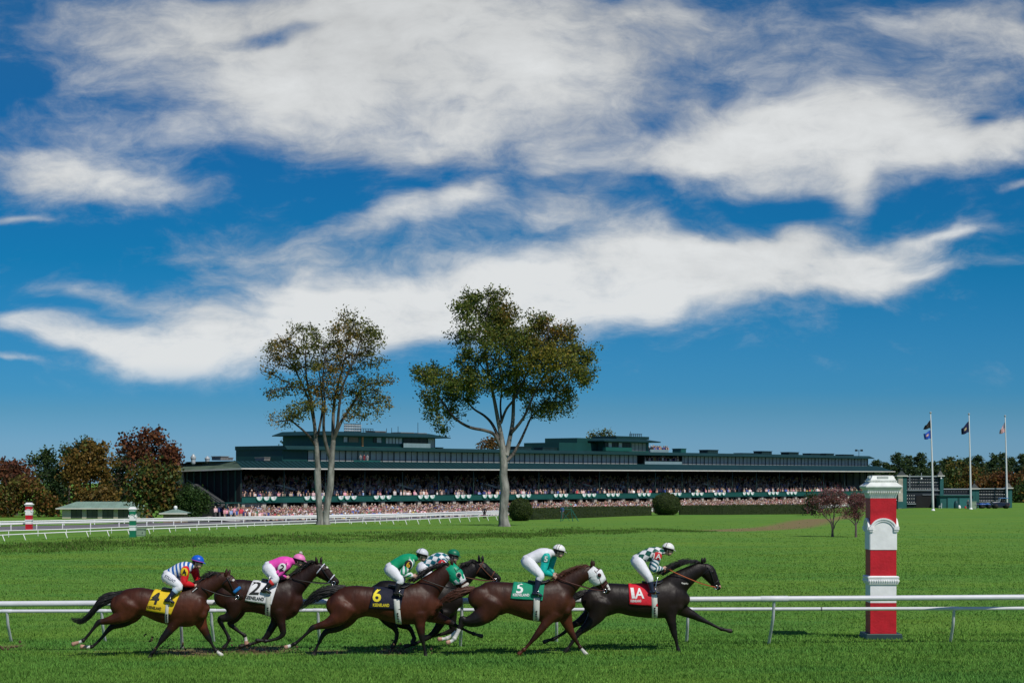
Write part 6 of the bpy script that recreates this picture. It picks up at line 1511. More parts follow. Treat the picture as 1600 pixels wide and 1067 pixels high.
    for sg in (-1, 1):
        q = MB(); P = []
        for t, off in ((.06, .55), (.25, .25), (.45, .0), (.62, -.25), (.80, -.45)):
            x, y, rr, hl = hp_(t); c = f.W(x, y) + up * rr * u * off; P.append(c + np.array([0, sg * (hl * math.sqrt(max(.1, 1 - off * off * .8)) + .014), 0]))
        q.tube(P, .010, 6, 0, 3); q.build('cheek_strap', bm_, root, True); bit = P[-1]
        q = MB(); q.tube([bit + np.array([.038 * math.cos(a), sg * .006, .038 * math.sin(a)]) for a in np.linspace(0, 2 * math.pi, 14)], .008, 6); q.build('bit_ring', m_steel, root, True)
        hx_, hy_ = S['hand']; hd = f.W(hx_, hy_, sg * .07); md_ = lerp(bit, hd, .55) + np.array([0, 0, -.03]); md_[1] = f.W(hx_, hy_)[1] + SL * (md_[0] - hd[0]) + sg * .165
        q = MB(); q.tube([bit, lerp(bit, md_, .5) + [0, sg * .03, -.02], md_, lerp(md_, hd, .7) + [0, sg * .05, 0], hd + [.02, 0, 0], hd + np.array([-.06, sg * .02, -.07])], .010, 6, 0, 3); q.build('rein', S.get('reinm', bm_), root, True)
    if S.get('roll'):     # sheepskin noseband
        t, th, m = S['roll']; x, y, rr, hl = hp_(t); c = f.W(x, y); nn = up; P = [c + nn * (rr * u * .98) * math.cos(a) + np.array([0, hl * 1.12 * math.sin(a), 0]) for a in np.linspace(-1.75, 1.75, 18)]
        q = MB(); q.tube(P, th, 10); q.build('noseband_roll', m, root, True)
    if S.get('hood'):     # blinker hood
        hm, cup = S['hood'][:2]; q = MB(); ts = [-.02, .10, .21, .32, .43, .52]
        V2 = []; seg = 28
        rings = []
        for t in ts:
            x, y, rr, hl = hp_(max(t, 0)); c = f.W(x, y) - (ax * .05 if t < 0 else 0)
            for a in np.linspace(0, 2 * math.pi, seg, endpoint=False):
                cut = 1.0
                V2.append(c + up * rr * u * 1.05 * math.cos(a) + np.array([0, hl * 1.24 * math.sin(a), 0]) - ax * (.06 * max(0, -math.cos(a)) if t > .5 else 0))
        ix = np.arange(len(V2)).reshape(len(ts), seg); nx_ = np.roll(ix, -1, 1)
        Fh = np.stack([ix[:-1], ix[1:], nx_[1:], nx_[:-1]], -1).reshape(-1, 4)
        ho = link('blinker_hood', fast_mesh('blinker_hood', np.array(V2) - base, Fh, None, True), hm, root); md = ho.modifiers.new('t', 'SOLIDIFY'); md.thickness = .008
        if len(S['hood']) > 2:
            ho.data.materials.append(S['hood'][2])
            for pi, pl_ in enumerate(ho.data.polygons):
                if pi // seg == 4 or (pi // seg == 3 and (pi // 2) % 2): pl_.material_index = 1
        for sg in (-1, 1):
            e = lerp(hv[1], hv[2], .30) + up * H[1][2] * u * .36 + np.array([0, sg * .112, 0])
            q = MB(); q.ell(e, (.058, .018, .060), 0, 18, 8); q.build('blinker_cup', cup[0], ho, True)
            q = MB(); q.ell(e + np.array([.010, sg * .012, 0]), (.042, .024, .045), 0, 16, 8); q.build('eye_hole', cup[1], ho, True)
    return root, f, hit

# ---------------------------------------------------------------- jockeys
def silk(name, kind, c1, c2, freq=11., rot=45, bump=.3):
    if name in _M: return _M[name]
    m = bpy.data.materials.new(name); m.use_nodes = True; _M[name] = m; nt = m.node_tree; N = nt.nodes; L = nt.links; b = N['Principled BSDF']; b.inputs['Roughness'].default_value = .42; b.inputs['Specular IOR Level'].default_value = .35
    at_ = N.new('ShaderNodeAttribute'); at_.attribute_name = 'uvm'; mp = N.new('ShaderNodeMapping'); mp.inputs['Rotation'].default_value = (0, 0, math.radians(rot)); L.new(at_.outputs['Vector'], mp.inputs[0])
    mx = N.new('ShaderNodeMix'); mx.data_type = 'RGBA'; mx.inputs[6].default_value = c1 + (1,); mx.inputs[7].default_value = c2 + (1,)
    if kind == 'checker':
        ck = N.new('ShaderNodeTexChecker'); ck.inputs['Scale'].default_value = freq; ad = N.new('ShaderNodeVectorMath'); ad.inputs[1].default_value = (.013, .017, .04); L.new(mp.outputs[0], ad.inputs[0]); L.new(ad.outputs[0], ck.inputs['Vector']); L.new(ck.outputs['Fac'], mx.inputs[0])
    elif kind == 'stripe':
        sp_ = N.new('ShaderNodeSeparateXYZ'); L.new(mp.outputs[0], sp_.inputs[0]); a = N.new('ShaderNodeMath'); a.operation = 'MULTIPLY'; a.inputs[1].default_value = freq; L.new(sp_.outputs[0], a.inputs[0]); q = N.new('ShaderNodeMath'); q.operation = 'FRACT'; L.new(a.outputs[0], q.inputs[0]); g_ = N.new('ShaderNodeMath'); g_.operation = 'GREATER_THAN'; g_.inputs[1].default_value = .5; L.new(q.outputs[0], g_.inputs[0]); L.new(g_.outputs[0], mx.inputs[0])
    else: mx.inputs[0].default_value = 0
    L.new(mx.outputs[2], b.inputs['Base Color'])
    n2 = N.new('ShaderNodeTexNoise'); n2.inputs['Scale'].default_value = 14; n2.inputs['Detail'].default_value = 3; tc = N.new('ShaderNodeTexCoord'); L.new(tc.outputs['Object'], n2.inputs['Vector']); bp = N.new('ShaderNodeBump'); bp.inputs['Strength'].default_value = bump; bp.inputs['Distance'].default_value = .04; L.new(n2.outputs[0], bp.inputs['Height']); L.new(bp.outputs[0], b.inputs['Normal'])
    return m
def jockey(S, f, whip=None):
    u = f.u; J = S['j']; W = lambda q, dy=0.: f.W(q[0], q[1], dy)
    pb = W(J['pelvis']); base = np.array([pb[0], pb[1], W(J['toe'])[2]])
    root = empty('person', tuple(base), S['label'], 'person', 'jockeys riding the race horses')
    pel, wai, che, nec, hea = [W(J[k]) for k in ('pelvis', 'waist', 'chest', 'neck', 'head')]
    tl = math.radians(S.get('tilt', -14)); R = Matrix.Rotation(-tl, 3, 'Y')         # nose down for negative tilt
    hloc = lambda x, y, z: np.array(R @ Vector((x, y, z))) + hea
    # --- body: one skin surface
    mb = MB()
    mb.loft([(*pel, .095, .145), (*wai, .085, .125), (*che, .10, .15), (*lerp(che, nec, .5), .076, .140), (*lerp(che, nec, .8), .055, .075), (*nec, .050, .052)], 16, 3)
    hd_base = hloc(-.02, 0, -.07); mb.loft([(*lerp(che, nec, .8), .06, .06), (*nec, .052, .052), (*hd_base, .050, .050)], 12, 2)
    mb.ell(hea, (.100, .078, .110), R=R); mb.ell(hloc(.028, 0, -.060), (.072, .058, .068), R=R); mb.ell(hloc(.062, 0, -.098), (.030, .028, .024), R=R)
    mb.loft([(*hloc(.088, 0, .012), .010, .010), (*hloc(.106, 0, -.018), .014, .013), (*hloc(.116, 0, -.040), .016, .017), (*hloc(.098, 0, -.050), .010, .014)], 8, 2)
    mb.ell(hloc(.086, 0, -.071), (.016, .024, .008), R=R); mb.ell(hloc(.083, 0, -.083), (.015, .022, .008), R=R)
    for sg in (-1, 1):
        mb.ell(hloc(-.005, sg * .078, -.018), (.024, .010, .034), R=R); mb.ell(hloc(.082, sg * .033, .018), (.018, .024, .012), R=R)
    arms = []
    for sg, key in ((-1, 'arm'), (1, 'farm')):
        sh, el, wr, ha = J.get(key, J['arm']); sh, el, wr, ha = W(sh, sg * .165), W(el, sg * .215), W(wr, sg * .115), W(ha, sg * .065)
        mb.loft([(*sh, .058, .058), (*lerp(sh, el, .5), .048, .048), (*el, .040, .040), (*lerp(el, wr, .4), .038, .038), (*wr, .026, .028)], 10, 3); arms.append((sh, el, wr, ha, sg))
    legs = []
    for sg in (-1, 1):
        hp_, kn, an, to = W(J['pelvis'], sg * .09), W(J['knee'], sg * .27), W(J['ankle'], sg * .315), W(J['toe'], sg * .325)
        mb.loft([(*hp_, .098, .09), (*lerp(hp_, kn, .5), .078, .075), (*kn, .055, .055), (*lerp(kn, an, .35), .050, .050), (*an, .034, .034)], 12, 3); legs.append((hp_, kn, an, to, sg))
        mb.loft([(*an, .034, .034), (*lerp(an, to, .5), .03, .038), (*to, .02, .035)], 10, 2)
    V, F = remesh(mb, .0085, 2, .4)
    hm = MB(); hm.add(V, F)
    # hands: palm, four bent fingers closing round the rein, thumb from the side
    for sh, el, wr, ha, sg in arms:
        d = ha - wr; d /= np.linalg.norm(d) + 1e-6; lat = np.array([0, sg * 1., 0]); upv = np.cross(d, lat) * (-sg); upv = upv if upv[2] > 0 else -upv
        pc = wr + d * .055; hm.loft([(*(wr), .026, .022), (*(wr + d * .03), .034, .022), (*(wr + d * .075), .040, .020)], 10, 2)
        for i in range(4):
            o = pc + d * .035 + upv * (.030 - .020 * i); ln = (.9, 1., .95, .75)[i]
            hm.loft([(*(o), .0095, .0095), (*(o + d * .028 * ln + lat * .004), .009, .009), (*(o + d * .036 * ln - lat * .020), .0085, .0085), (*(o + d * .014 * ln - lat * .036), .0075, .0075)], 7, 3)
        hm.loft([(*(wr + d * .025 + upv * .026), .011, .011), (*(wr + d * .055 + upv * .046 - lat * .006), .010, .010), (*(wr + d * .080 + upv * .042 - lat * .014), .008, .008)], 7, 3)
    hm.build('body', m_skin, root, True, fixn=False)
    # hair under the helmet rim, eyes
    q = MB(); q.ell(hloc(-.020, 0, -.004), (.094, .082, .085), R=R); q.build('hair', mat('jockey_hair', (.03, .018, .010), .7), root, True)
    for sg in (-1, 1): q = MB(); q.ell(hloc(.090, sg * .034, .004), (.011, .012, .010), R=R); q.build('eye', m_eye, root, True)
    # helmet
    q = MB(); q.ell(hloc(-.004, 0, .028), (.134, .112, .118), 0, 24, 12, R=R, zmin=-.06); hl = q.build('helmet', S['hm'], root, True)
    q = MB(); q.loft([(*hloc(.09, 0, .026), .010, .085), (*hloc(.135, 0, .018), .008, .066), (*hloc(.168, 0, .004), .005, .030)], 12, 3); q.build('visor', S['hm'], hl, True)
    q = MB(); q.tube([hloc(-.004 + .134 * math.cos(a), .113 * math.sin(a), .026) for a in np.linspace(0, 2 * math.pi, 26)], .009, 6); q.build('rim_band', S.get('rimm', m_black), hl, True)
    if S.get('elastic'):
        for o in (-.25, .1)[:S['elastic']]:
            q = MB(); q.tube([hloc(-.004 + .137 * math.sin(o + .25 * math.cos(a)) , .115 * math.cos(a) * math.cos(o), .028 + .120 * math.sin(a) * math.cos(o)) for a in np.linspace(0, math.pi, 18)], .0055, 5); q.build('elastic_band', S.get('elm', m_black), hl, True)
    if S.get('pom'):
        q = MB(); q.ell(hloc(-.004, 0, .165), (.038, .038, .034)); q.build('pompom', S['pom'], hl, True)
    q = MB()
    for sg in (-1, 1): q.tube([hloc(.0, sg * .098, .03), hloc(.012, sg * .084, -.05), hloc(.045, sg * .04, -.118)], .008, 5, 0, 3)
    q.build('chin_strap', m_black, hl, True)
    q = MB(); q.tube([hloc(-.005 + .112 * math.cos(a), .098 * math.sin(a), .008) for a in np.linspace(-1.9, 1.9, 22)], .012, 6); gg = q.build('goggle_strap', m_black, root, True)
    for sg in (-1, 1): q = MB(); q.ell(hloc(.098, sg * .036, .004), (.020, .034, .024), R=R); q.build('goggle_lens', mat('goggle_lens', (.012, .012, .014), .15, spec=.6), gg, True)
    # silks
    q = MB(); e = .022
    hem = lerp(pel, wai, S.get('hem', .45))
    q.loft([(*hem, .130, .165), (*wai, .126, .162), (*lerp(wai, che, .5), .140, .178), (*che, .146, .190), (*lerp(che, nec, .5), .132, .190), (*lerp(che, nec, .80), .112, .145), (*nec, .086, .092), (*lerp(nec, hd_base, .30), .068, .070)], 20, 4, 0)
    for sh, el, wr, ha, sg in arms:
        q.loft([(*lerp(sh, che, .25), .092, .080), (*sh, .096, .080), (*lerp(sh, el, .5), .084, .072), (*el, .072, .064), (*lerp(el, wr, .5), .064, .056), (*lerp(el, wr, .85), .045, .045), (*lerp(el, wr, .96), .034, .036)], 14, 4, 1)
    jr = q.build('silks', [S['body'], S['sleeve']], root, True, uv=True, fixn=False)
    if S.get('cuff'):
        q = MB(); sh, el, wr, ha, sg = arms[0]; q.loft([(*lerp(el, wr, .86), .048, .048), (*lerp(el, wr, 1.02), .036, .038)], 12, 1); q.build('cuff', S['cuff'], jr, True)
    # breeches
    q = MB()
    q.loft([(*lerp(pel, hem, -.55), .120, .145), (*pel, .140, .172), (*lerp(pel, wai, .6), .126, .158)], 16, 3)
    for hp_, kn, an, to, sg in legs: q.loft([(*hp_, .138, .112), (*lerp(hp_, kn, .5), .115, .098), (*kn, .084, .076), (*lerp(kn, an, .25), .068, .066), (*lerp(kn, an, .38), .056, .056)], 14, 4)
    br = q.build('breeches', S.get('brm', mat('white_breeches', (.70, .71, .74), .6, .06, 10, bump=.25, bscale=14)), root, True, fixn=False)
    if S.get('thigh'):
        s, zx, zy, zh, rot = S['thigh']; c = f.W(zx, zy); bb = BVHTree.FromPolygons([tuple(v.co) for v in br.data.vertices], [list(p.vertices) for p in br.data.polygons]); ob = root_loc(root)
        def bh(X, Z):
            h = bb.ray_cast(Vector((X - ob[0], -2.5, Z - ob[2])), Vector((0, 1, 0)), 5); return h[0].y + ob[1] if h[0] is not None else c[1] - .3
        put_text(s, c, zh * u, br, mat('navy_lettering', (.03, .06, .12), .7), bh, .006, 'lettering', .9, rot, .02)
    for hp_, kn, an, to, sg in legs:
        q = MB(); q.loft([(*lerp(kn, an, .30), .066, .064), (*lerp(kn, an, .55), .058, .058), (*lerp(kn, an, .85), .046, .046), (*an, .044, .044)], 12, 3)
        q.loft([(*(an + [-.045, 0, -.018]), .035, .036), (*lerp(an, to, .4), .036, .044), (*to, .026, .042), (*(to + (to - an) * .22), .014, .028)], 12, 3)
        bo = q.build('boot', S.get('bootm', m_black), root, True, fixn=False)
        if S.get('boottop'):
            q = MB(); q.loft([(*lerp(kn, an, .24), .069, .067), (*lerp(kn, an, .42), .066, .064)], 12, 1); q.build('boot_top', S['boottop'], bo, True)
        q = MB(); c = lerp(an, to, .55) + np.array([0, 0, -.03]); P = [c + np.array([0, .06 * math.sin(a), .055 + .075 * math.cos(a)]) for a in np.linspace(0, 2 * math.pi, 16)]; q.tube(P, .007, 6); q.tube([c + np.array([0, 0, .13]), c + np.array([.05, -sg * .06, .34])], .009, 6); q.build('stirrup', m_steel, bo, True)
    # number patch on the sleeve nearest the camera
    if S.get('patch'):
        s, zx, zy, zh, pm, tm, rot = S['patch']; sh, el, wr, ha, sg = arms[0]; c = f.W(zx, zy); c[1] = sh[1] - .082
        q = MB(); rr = zh * u; Rr = Matrix.Rotation(-rot, 3, 'Y'); q.ell(c, (rr * (.62 + .2 * (len(s) - 1)), .022, rr * .72), 0, 16, 8, R=Rr); pt = q.build('number_patch', pm, jr, True)
        put_text(s, c, zh * u * .95, pt, tm, lambda X, Z: c[1], .026, 'number', 1.0, rot, .025)
    return root
HB = mat('black_horse_hair', (.010, .009, .009), .5, .2, 6, spec=.4); HC = mat('chestnut_horse_hair', (.075, .022, .010), .5, .2, 6, spec=.4)
N_, F_ = (-.14, -.13), (.14, .13)
def ln(dy, *p): return dict(dy=dy, p=p)
yel = mat('yellow_cloth', (.72, .50, .015), .75, .06, 8, bump=.2, bscale=14); navyc = mat('navy_cloth', (.006, .008, .022), .75, .1, 8, bump=.2, bscale=14); grc = mat('green_cloth', (.004, .24, .13), .75, .08, 8, bump=.25, bscale=12); redc = mat('red_cloth', (.62, .012, .028), .7, .08, 8, bump=.25, bscale=12); whc = mat('white_saddle_cloth', (.70, .70, .71), .75, .06, 8, bump=.25, bscale=12)
yelink = mat('yellow_lettering', (.75, .62, .03), .7)
fleece = mat('white_fleece', (.70, .66, .58), .95, .12, 40, bump=.8, bscale=90); bluef = mat('blue_fleece', (.015, .20, .55), .95, .15, 40, bump=.8, bscale=90)
whs = mat('white_strap', (.66, .68, .75), .6)
KL = 'KEENELAND'
HS = {}
HS['4'] = dict(id='bay_four', label='bay horse with yellow number 4 cloth and blue noseband, last in the field', org=(100, 840), sc=5.3333, Y=39.95, coat=(.060, .0165, .0070), hair=HB,
 torso=[(445, 535, 600), (470, 480, 650), (515, 438, 678), (575, 414, 672), (640, 410, 640), (720, 425, 662), (800, 434, 700), (890, 428, 728), (980, 410, 744), (1060, 410, 742), (1120, 440, 718), (1165, 500, 672), (1185, 550, 625)],
 neck=[(1060, 500, 118), (1120, 450, 100), (1190, 410, 82), (1250, 375, 70), (1305, 345, 60), (1335, 335, 52)],
 head=[(1322, 345, 50), (1355, 368, 66), (1392, 410, 56), (1425, 452, 42), (1450, 485, 35), (1468, 505, 27)], ears=[((1345, 315), (1353, 252)), ((1360, 315), (1372, 262))],
 crest=[(1000, 420), (1080, 400), (1150, 375), (1200, 330), (1260, 305), (1330, 310)], nmane=150, mfly=.9,
 tail=[(520, 455, 18), (450, 480, 34), (370, 505, 44), (300, 540, 48), (250, 610, 42), (190, 670, 26), (130, 690, 20), (70, 660, 12)],
 legs=[ln(N_, (560, 545, 105, 'c'), (520, 625, 78, 'c'), (440, 668, 46, 'c'), (350, 690, 27, 'd'), (312, 695, 24, 'k'), (270, 745, 17, 'k'), (215, 815, 15, 'k'), (185, 845, 17, 'k'), (165, 855, 16, 'w'), (140, 863, 17, 'p'), (112, 872, 19, 'p')),
       ln(F_, (600, 560, 95, 'c'), (570, 640, 72, 'c'), (490, 705, 42, 'k'), (410, 735, 28, 'k'), (370, 765, 22, 'k'), (320, 825, 16, 'k'), (262, 885, 15, 'k'), (232, 906, 16, 'k'), (205, 908, 16, 'w'), (180, 906, 17, 'p'), (158, 905, 19, 'p')),
       ln((-.12, -.14), (960, 655, 75, 'c'), (915, 730, 46, 'd'), (868, 790, 33, 'k'), (825, 845, 25, 'k'), (795, 890, 16, 'k'), (765, 935, 15, 'k'), (748, 955, 17, 'k'), (738, 970, 15, 'k'), (730, 985, 19, 'h')),
       ln((.10, .12), (1110, 660, 70, 'c'), (1135, 730, 50, 'r'), (1165, 790, 34, 'd'), (1190, 840, 26, 'k'), (1215, 885, 16, 'k'), (1240, 930, 15, 'k'), (1252, 948, 17, 'k'), (1268, 960, 16, 'w'), (1292, 982, 19, 'w'))],
 cloth=[(762, 430), (992, 432), (908, 632), (702, 594)], cmat=yel, flut=.3, text=[('4', 778, 492, 108, m_blackink, 1.05, -.08, .18), (KL, 775, 574, 24, m_blackink, .62, -.14, 0)],
 girth=((882, 545), (866, 705), 26), saddle=(915, 425), hand=(1118, 405), roll=(.58, .036, bluef), spots=[(1408, 352, 9, 'w', -.0)], muz=.5)
HS['2'] = dict(id='dark_bay_two', label='dark bay horse with white number 2 cloth and white browband, second from the back', org=(320, 840), sc=5.3333, Y=40.95, coat=(.025, .0085, .0052), hair=HB,
 torso=[(118, 470, 545), (150, 410, 590), (200, 362, 615), (260, 343, 625), (330, 345, 622), (400, 356, 620), (480, 362, 636), (560, 356, 660), (640, 345, 684), (700, 350, 690), (745, 390, 655), (780, 445, 590)],
 neck=[(680, 455, 112), (745, 400, 98), (810, 345, 80), (865, 298, 66), (910, 258, 56), (940, 240, 48)],
 head=[(930, 246, 46), (965, 275, 62), (1005, 308, 52), (1045, 342, 40), (1078, 366, 33), (1098, 380, 26)], ears=[((932, 212), (922, 155)), ((962, 210), (962, 160))],
 crest=[(720, 330), (770, 300), (820, 265), (870, 220), (925, 200)], nmane=130, mfly=.6,
 legs=[ln(N_, (240, 520, 92, 'c'), (245, 610, 62, 'c'), (200, 655, 40, 'k'), (140, 668, 26, 'k'), (150, 710, 20, 'k'), (185, 775, 16, 'k'), (212, 835, 17, 'k'), (200, 868, 15, 'k'), (178, 900, 20, 'k')),
       ln(F_, (280, 530, 90, 'c'), (270, 620, 62, 'c'), (235, 680, 38, 'k'), (205, 715, 24, 'k'), (240, 750, 18, 'k'), (290, 790, 15, 'k'), (325, 815, 17, 'k'), (335, 845, 15, 'w'), (340, 875, 20, 'p')),
       ln((-.12, -.13), (620, 600, 70, 'c'), (635, 680, 44, 'c'), (648, 740, 32, 'd'), (655, 795, 25, 'k'), (620, 830, 17, 'k'), (560, 848, 15, 'k'), (510, 855, 16, 'k'), (480, 850, 15, 'k'), (450, 850, 18, 'k')),
       ln((.10, .12), (600, 620, 66, 'c'), (580, 700, 42, 'd'), (545, 765, 31, 'k'), (505, 830, 25, 'k'), (460, 860, 16, 'k'), (400, 882, 15, 'k'), (365, 892, 16, 'k'), (330, 898, 15, 'k'), (298, 905, 20, 'k'))],
 cloth=[(408, 352), (625, 345), (565, 552), (348, 516)], cmat=whc, text=[('2', 437, 410, 112, m_blackink, 1.1, -.05, .2), (KL, 430, 494, 28, m_blackink, .72, -.12, 0)],
 girth=((548, 470), (526, 662), 42), saddle=(570, 352), hand=(705, 336), nosem=whs, browm=whs, spots=[(1018, 245, 9, 'w', 0)], muz=.5)
HS['6'] = dict(id='bay_six', label='bay horse with dark blue number 6 cloth, green hood and white noseband', org=(430, 840), sc=4.4444, Y=40.25, coat=(.052, .0140, .0060), hair=HB,
 torso=[(392, 450, 515), (415, 395, 550), (455, 352, 572), (510, 332, 575), (570, 327, 558), (640, 335, 545), (720, 343, 558), (800, 343, 585), (880, 330, 602), (960, 318, 602), (1040, 335, 592), (1095, 375, 560), (1138, 430, 500)],
 neck=[(1010, 415, 108), (1065, 355, 92), (1120, 300, 74), (1165, 255, 62), (1205, 225, 52)],
 head=[(1212, 215, 44), (1248, 258, 56), (1276, 300, 47), (1300, 335, 37), (1318, 362, 31), (1330, 380, 24)], ears=[((1228, 190), (1222, 150)), ((1245, 188), (1248, 155))],
 crest=[(960, 300), (1020, 262), (1080, 222), (1140, 195), (1210, 178)], nmane=130, mfly=.35,
 tail=[(485, 345, 14), (430, 358, 26), (370, 372, 34), (310, 388, 36), (260, 415, 36), (215, 455, 28), (165, 495, 16)],
 legs=[ln(N_, (490, 470, 92, 'c'), (450, 540, 66, 'c'), (380, 585, 38, 'c'), (300, 608, 23, 'd'), (268, 618, 20, 'k'), (230, 655, 14, 'k'), (175, 705, 13, 'k'), (145, 728, 14, 'k'), (128, 736, 13, 'k'), (112, 741, 14, 'w'), (92, 748, 16, 'p')),
       ln(F_, (530, 480, 85, 'c'), (500, 560, 60, 'c'), (430, 620, 36, 'k'), (365, 645, 23, 'k'), (335, 670, 19, 'k'), (308, 720, 14, 'k'), (285, 770, 13, 'k'), (278, 788, 14, 'k'), (268, 808, 16, 'h')),
       ln((-.12, -.13), (1000, 520, 64, 'c'), (1005, 590, 42, 'c'), (1012, 640, 30, 'd'), (1020, 690, 22, 'k'), (1030, 735, 14, 'k'), (1038, 775, 13, 'k'), (1042, 795, 14, 'k'), (1046, 818, 17, 'h')),
       ln((.08, .10), (1075, 535, 60, 'c'), (1135, 560, 42, 'r'), (1190, 582, 28, 'c'), (1225, 600, 20, 'k'), (1280, 628, 13, 'k'), (1345, 660, 12, 'k'), (1375, 672, 14, 'k'), (1398, 680, 13, 'h'), (1425, 688, 16, 'h'))],
 cloth=[(690, 346), (905, 335), (872, 492), (656, 482)], cmat=navyc, text=[('6', 714, 390, 95, yelink, 1.0, -.02, .05), (KL, 742, 460, 22, yelink, .66, -.03, 0)],
 girth=((848, 420), (860, 600), 40), saddle=(865, 335), hand=(985, 272), hood=(silk('green_white_hood', 'stripe', (.004, .30, .16), (.004, .30, .16)), (fleece, navyc), m_whitecloth), roll=(.66, .036, fleece), spots=[(1330, 350, 16, 'w', -.01)], muz=.6)
HS['1'] = dict(id='black_one', label='near-black horse half hidden behind the number 6 horse', org=(430, 840), sc=4.4444, Y=41.25, coat=(.0085, .006, .0055), hair=HB,
 torso=[(655, 390, 460), (680, 335, 500), (720, 302, 535), (780, 292, 545), (850, 302, 540), (930, 312, 550), (1010, 310, 570), (1090, 298, 582), (1170, 298, 578), (1230, 330, 545), (1275, 385, 490)],
 neck=[(1180, 395, 104), (1240, 335, 88), (1295, 285, 72), (1345, 240, 60), (1385, 212, 52)],
 head=[(1392, 200, 44), (1428, 222, 56), (1466, 245, 47), (1502, 265, 37), (1534, 284, 31), (1554, 296, 24)], ears=[((1418, 165), (1412, 117)), ((1440, 165), (1438, 122))],
 crest=[(1250, 260), (1300, 215), (1350, 180), (1410, 160)], nmane=90, mfly=.5,
 legs=[ln(N_, (730, 430, 84, 'c'), (770, 530, 58, 'c'), (810, 590, 36, 'k'), (832, 620, 22, 'k'), (848, 655, 16, 'k'), (845, 695, 14, 'k'), (832, 725, 15, 'k'), (820, 745, 17, 'h')),
       ln(F_, (770, 440, 80, 'c'), (820, 550, 56, 'c'), (880, 600, 34, 'k'), (920, 620, 22, 'k'), (945, 650, 16, 'k'), (958, 685, 14, 'k'), (965, 700, 15, 'k'), (955, 720, 17, 'h')),
       ln((-.12, -.13), (1170, 510, 60, 'c'), (1150, 585, 36, 'k'), (1110, 650, 25, 'k'), (1060, 690, 18, 'k'), (1010, 715, 13, 'k'), (965, 732, 14, 'k'), (940, 740, 13, 'k'), (915, 745, 17, 'h')),
       ln((.10, .12), (1210, 510, 58, 'c'), (1225, 590, 34, 'k'), (1228, 640, 23, 'k'), (1180, 665, 15, 'k'), (1120, 680, 13, 'k'), (1085, 685, 14, 'k'), (1050, 690, 16, 'h'))],
 saddle=(1070, 310), hand=(1275, 262), bridle=m_brownl, spots=[(1585, 290, 1, 'k', .1)], muz=.2)
HS['5'] = dict(id='chestnut_five', label='chestnut horse with green number 5 cloth and white hood, second in the field', org=(690, 830), sc=5.3333, Y=40.2, coat=(.045, .0135, .0058), hair=HC,
 torso=[(262, 500, 590), (290, 450, 650), (335, 428, 690), (400, 413, 705), (470, 412, 700), (550, 420, 680), (640, 424, 705), (740, 424, 740), (840, 416, 756), (930, 410, 764), (1010, 430, 752), (1055, 480, 720), (1082, 545, 655)],
 neck=[(965, 530, 118), (1030, 465, 102), (1095, 410, 86), (1155, 370, 72), (1205, 345, 62), (1240, 332, 54)],
 head=[(1240, 340, 50), (1282, 368, 70), (1318, 415, 60), (1348, 455, 46), (1374, 486, 37), (1392, 503, 28)], ears=[((1252, 292), (1253, 236)), ((1268, 292), (1272, 244))],
 crest=[(950, 405), (1020, 365), (1080, 335), (1150, 302), (1240, 290)], nmane=110, mfly=.5,
 tail=[(270, 475, 16), (225, 488, 26), (165, 505, 34), (100, 530, 36), (40, 555, 32), (-20, 585, 20)], tdy=.05,
 legs=[ln(N_, (420, 575, 112, 'c'), (370, 670, 88, 'c'), (275, 725, 58, 'k'), (205, 735, 34, 'k'), (172, 720, 26, 'k'), (160, 770, 20, 'k'), (135, 835, 17, 'w'), (110, 880, 18, 'w'), (92, 900, 16, 'w'), (62, 912, 20, 'p')),
       ln(F_, (450, 590, 105, 'c'), (390, 680, 80, 'c'), (300, 745, 50, 'k'), (225, 765, 30, 'k'), (190, 760, 24, 'k'), (150, 805, 18, 'k'), (90, 860, 16, 'w'), (45, 888, 17, 'w'), (20, 893, 16, 'w'), (-12, 895, 20, 'p')),
       ln((-.12, -.13), (930, 670, 74, 'c'), (880, 745, 46, 'c'), (830, 810, 33, 'c'), (785, 868, 26, 'd'), (745, 915, 17, 'd'), (705, 960, 15, 'c'), (685, 980, 17, 'c'), (670, 992, 16, 'c'), (650, 1010, 20, 'r')),
       ln((.08, .10), (1020, 680, 72, 'c'), (1045, 760, 52, 'r'), (1070, 820, 34, 'r'), (1098, 875, 26, 'c'), (1122, 915, 17, 'd'), (1148, 955, 15, 'd'), (1158, 972, 17, 'd'), (1174, 992, 16, 'w'), (1205, 1030, 20, 'w'))],
 cloth=[(600, 424), (860, 418), (838, 570), (573, 552)], cmat=grc, flut=.5, text=[('5', 652, 466, 84, m_whiteink, 1.15, -.02, .05), (KL, 662, 521, 22, m_whiteink, .80, -.02, 0)],
 girth=((792, 545), (786, 752), 50), saddle=(815, 418), hand=(958, 388), bridle=mat('dark_red_leather', (.07, .018, .014), .5, .15, 8), hood=(m_whitecloth, (m_whitecloth, mat('eye_cup_maroon', (.045, .014, .016), .6))), spots=[(1392, 455, 14, 'w', -.01), (1402, 480, 12, 'w', -.01)], muz=.35)
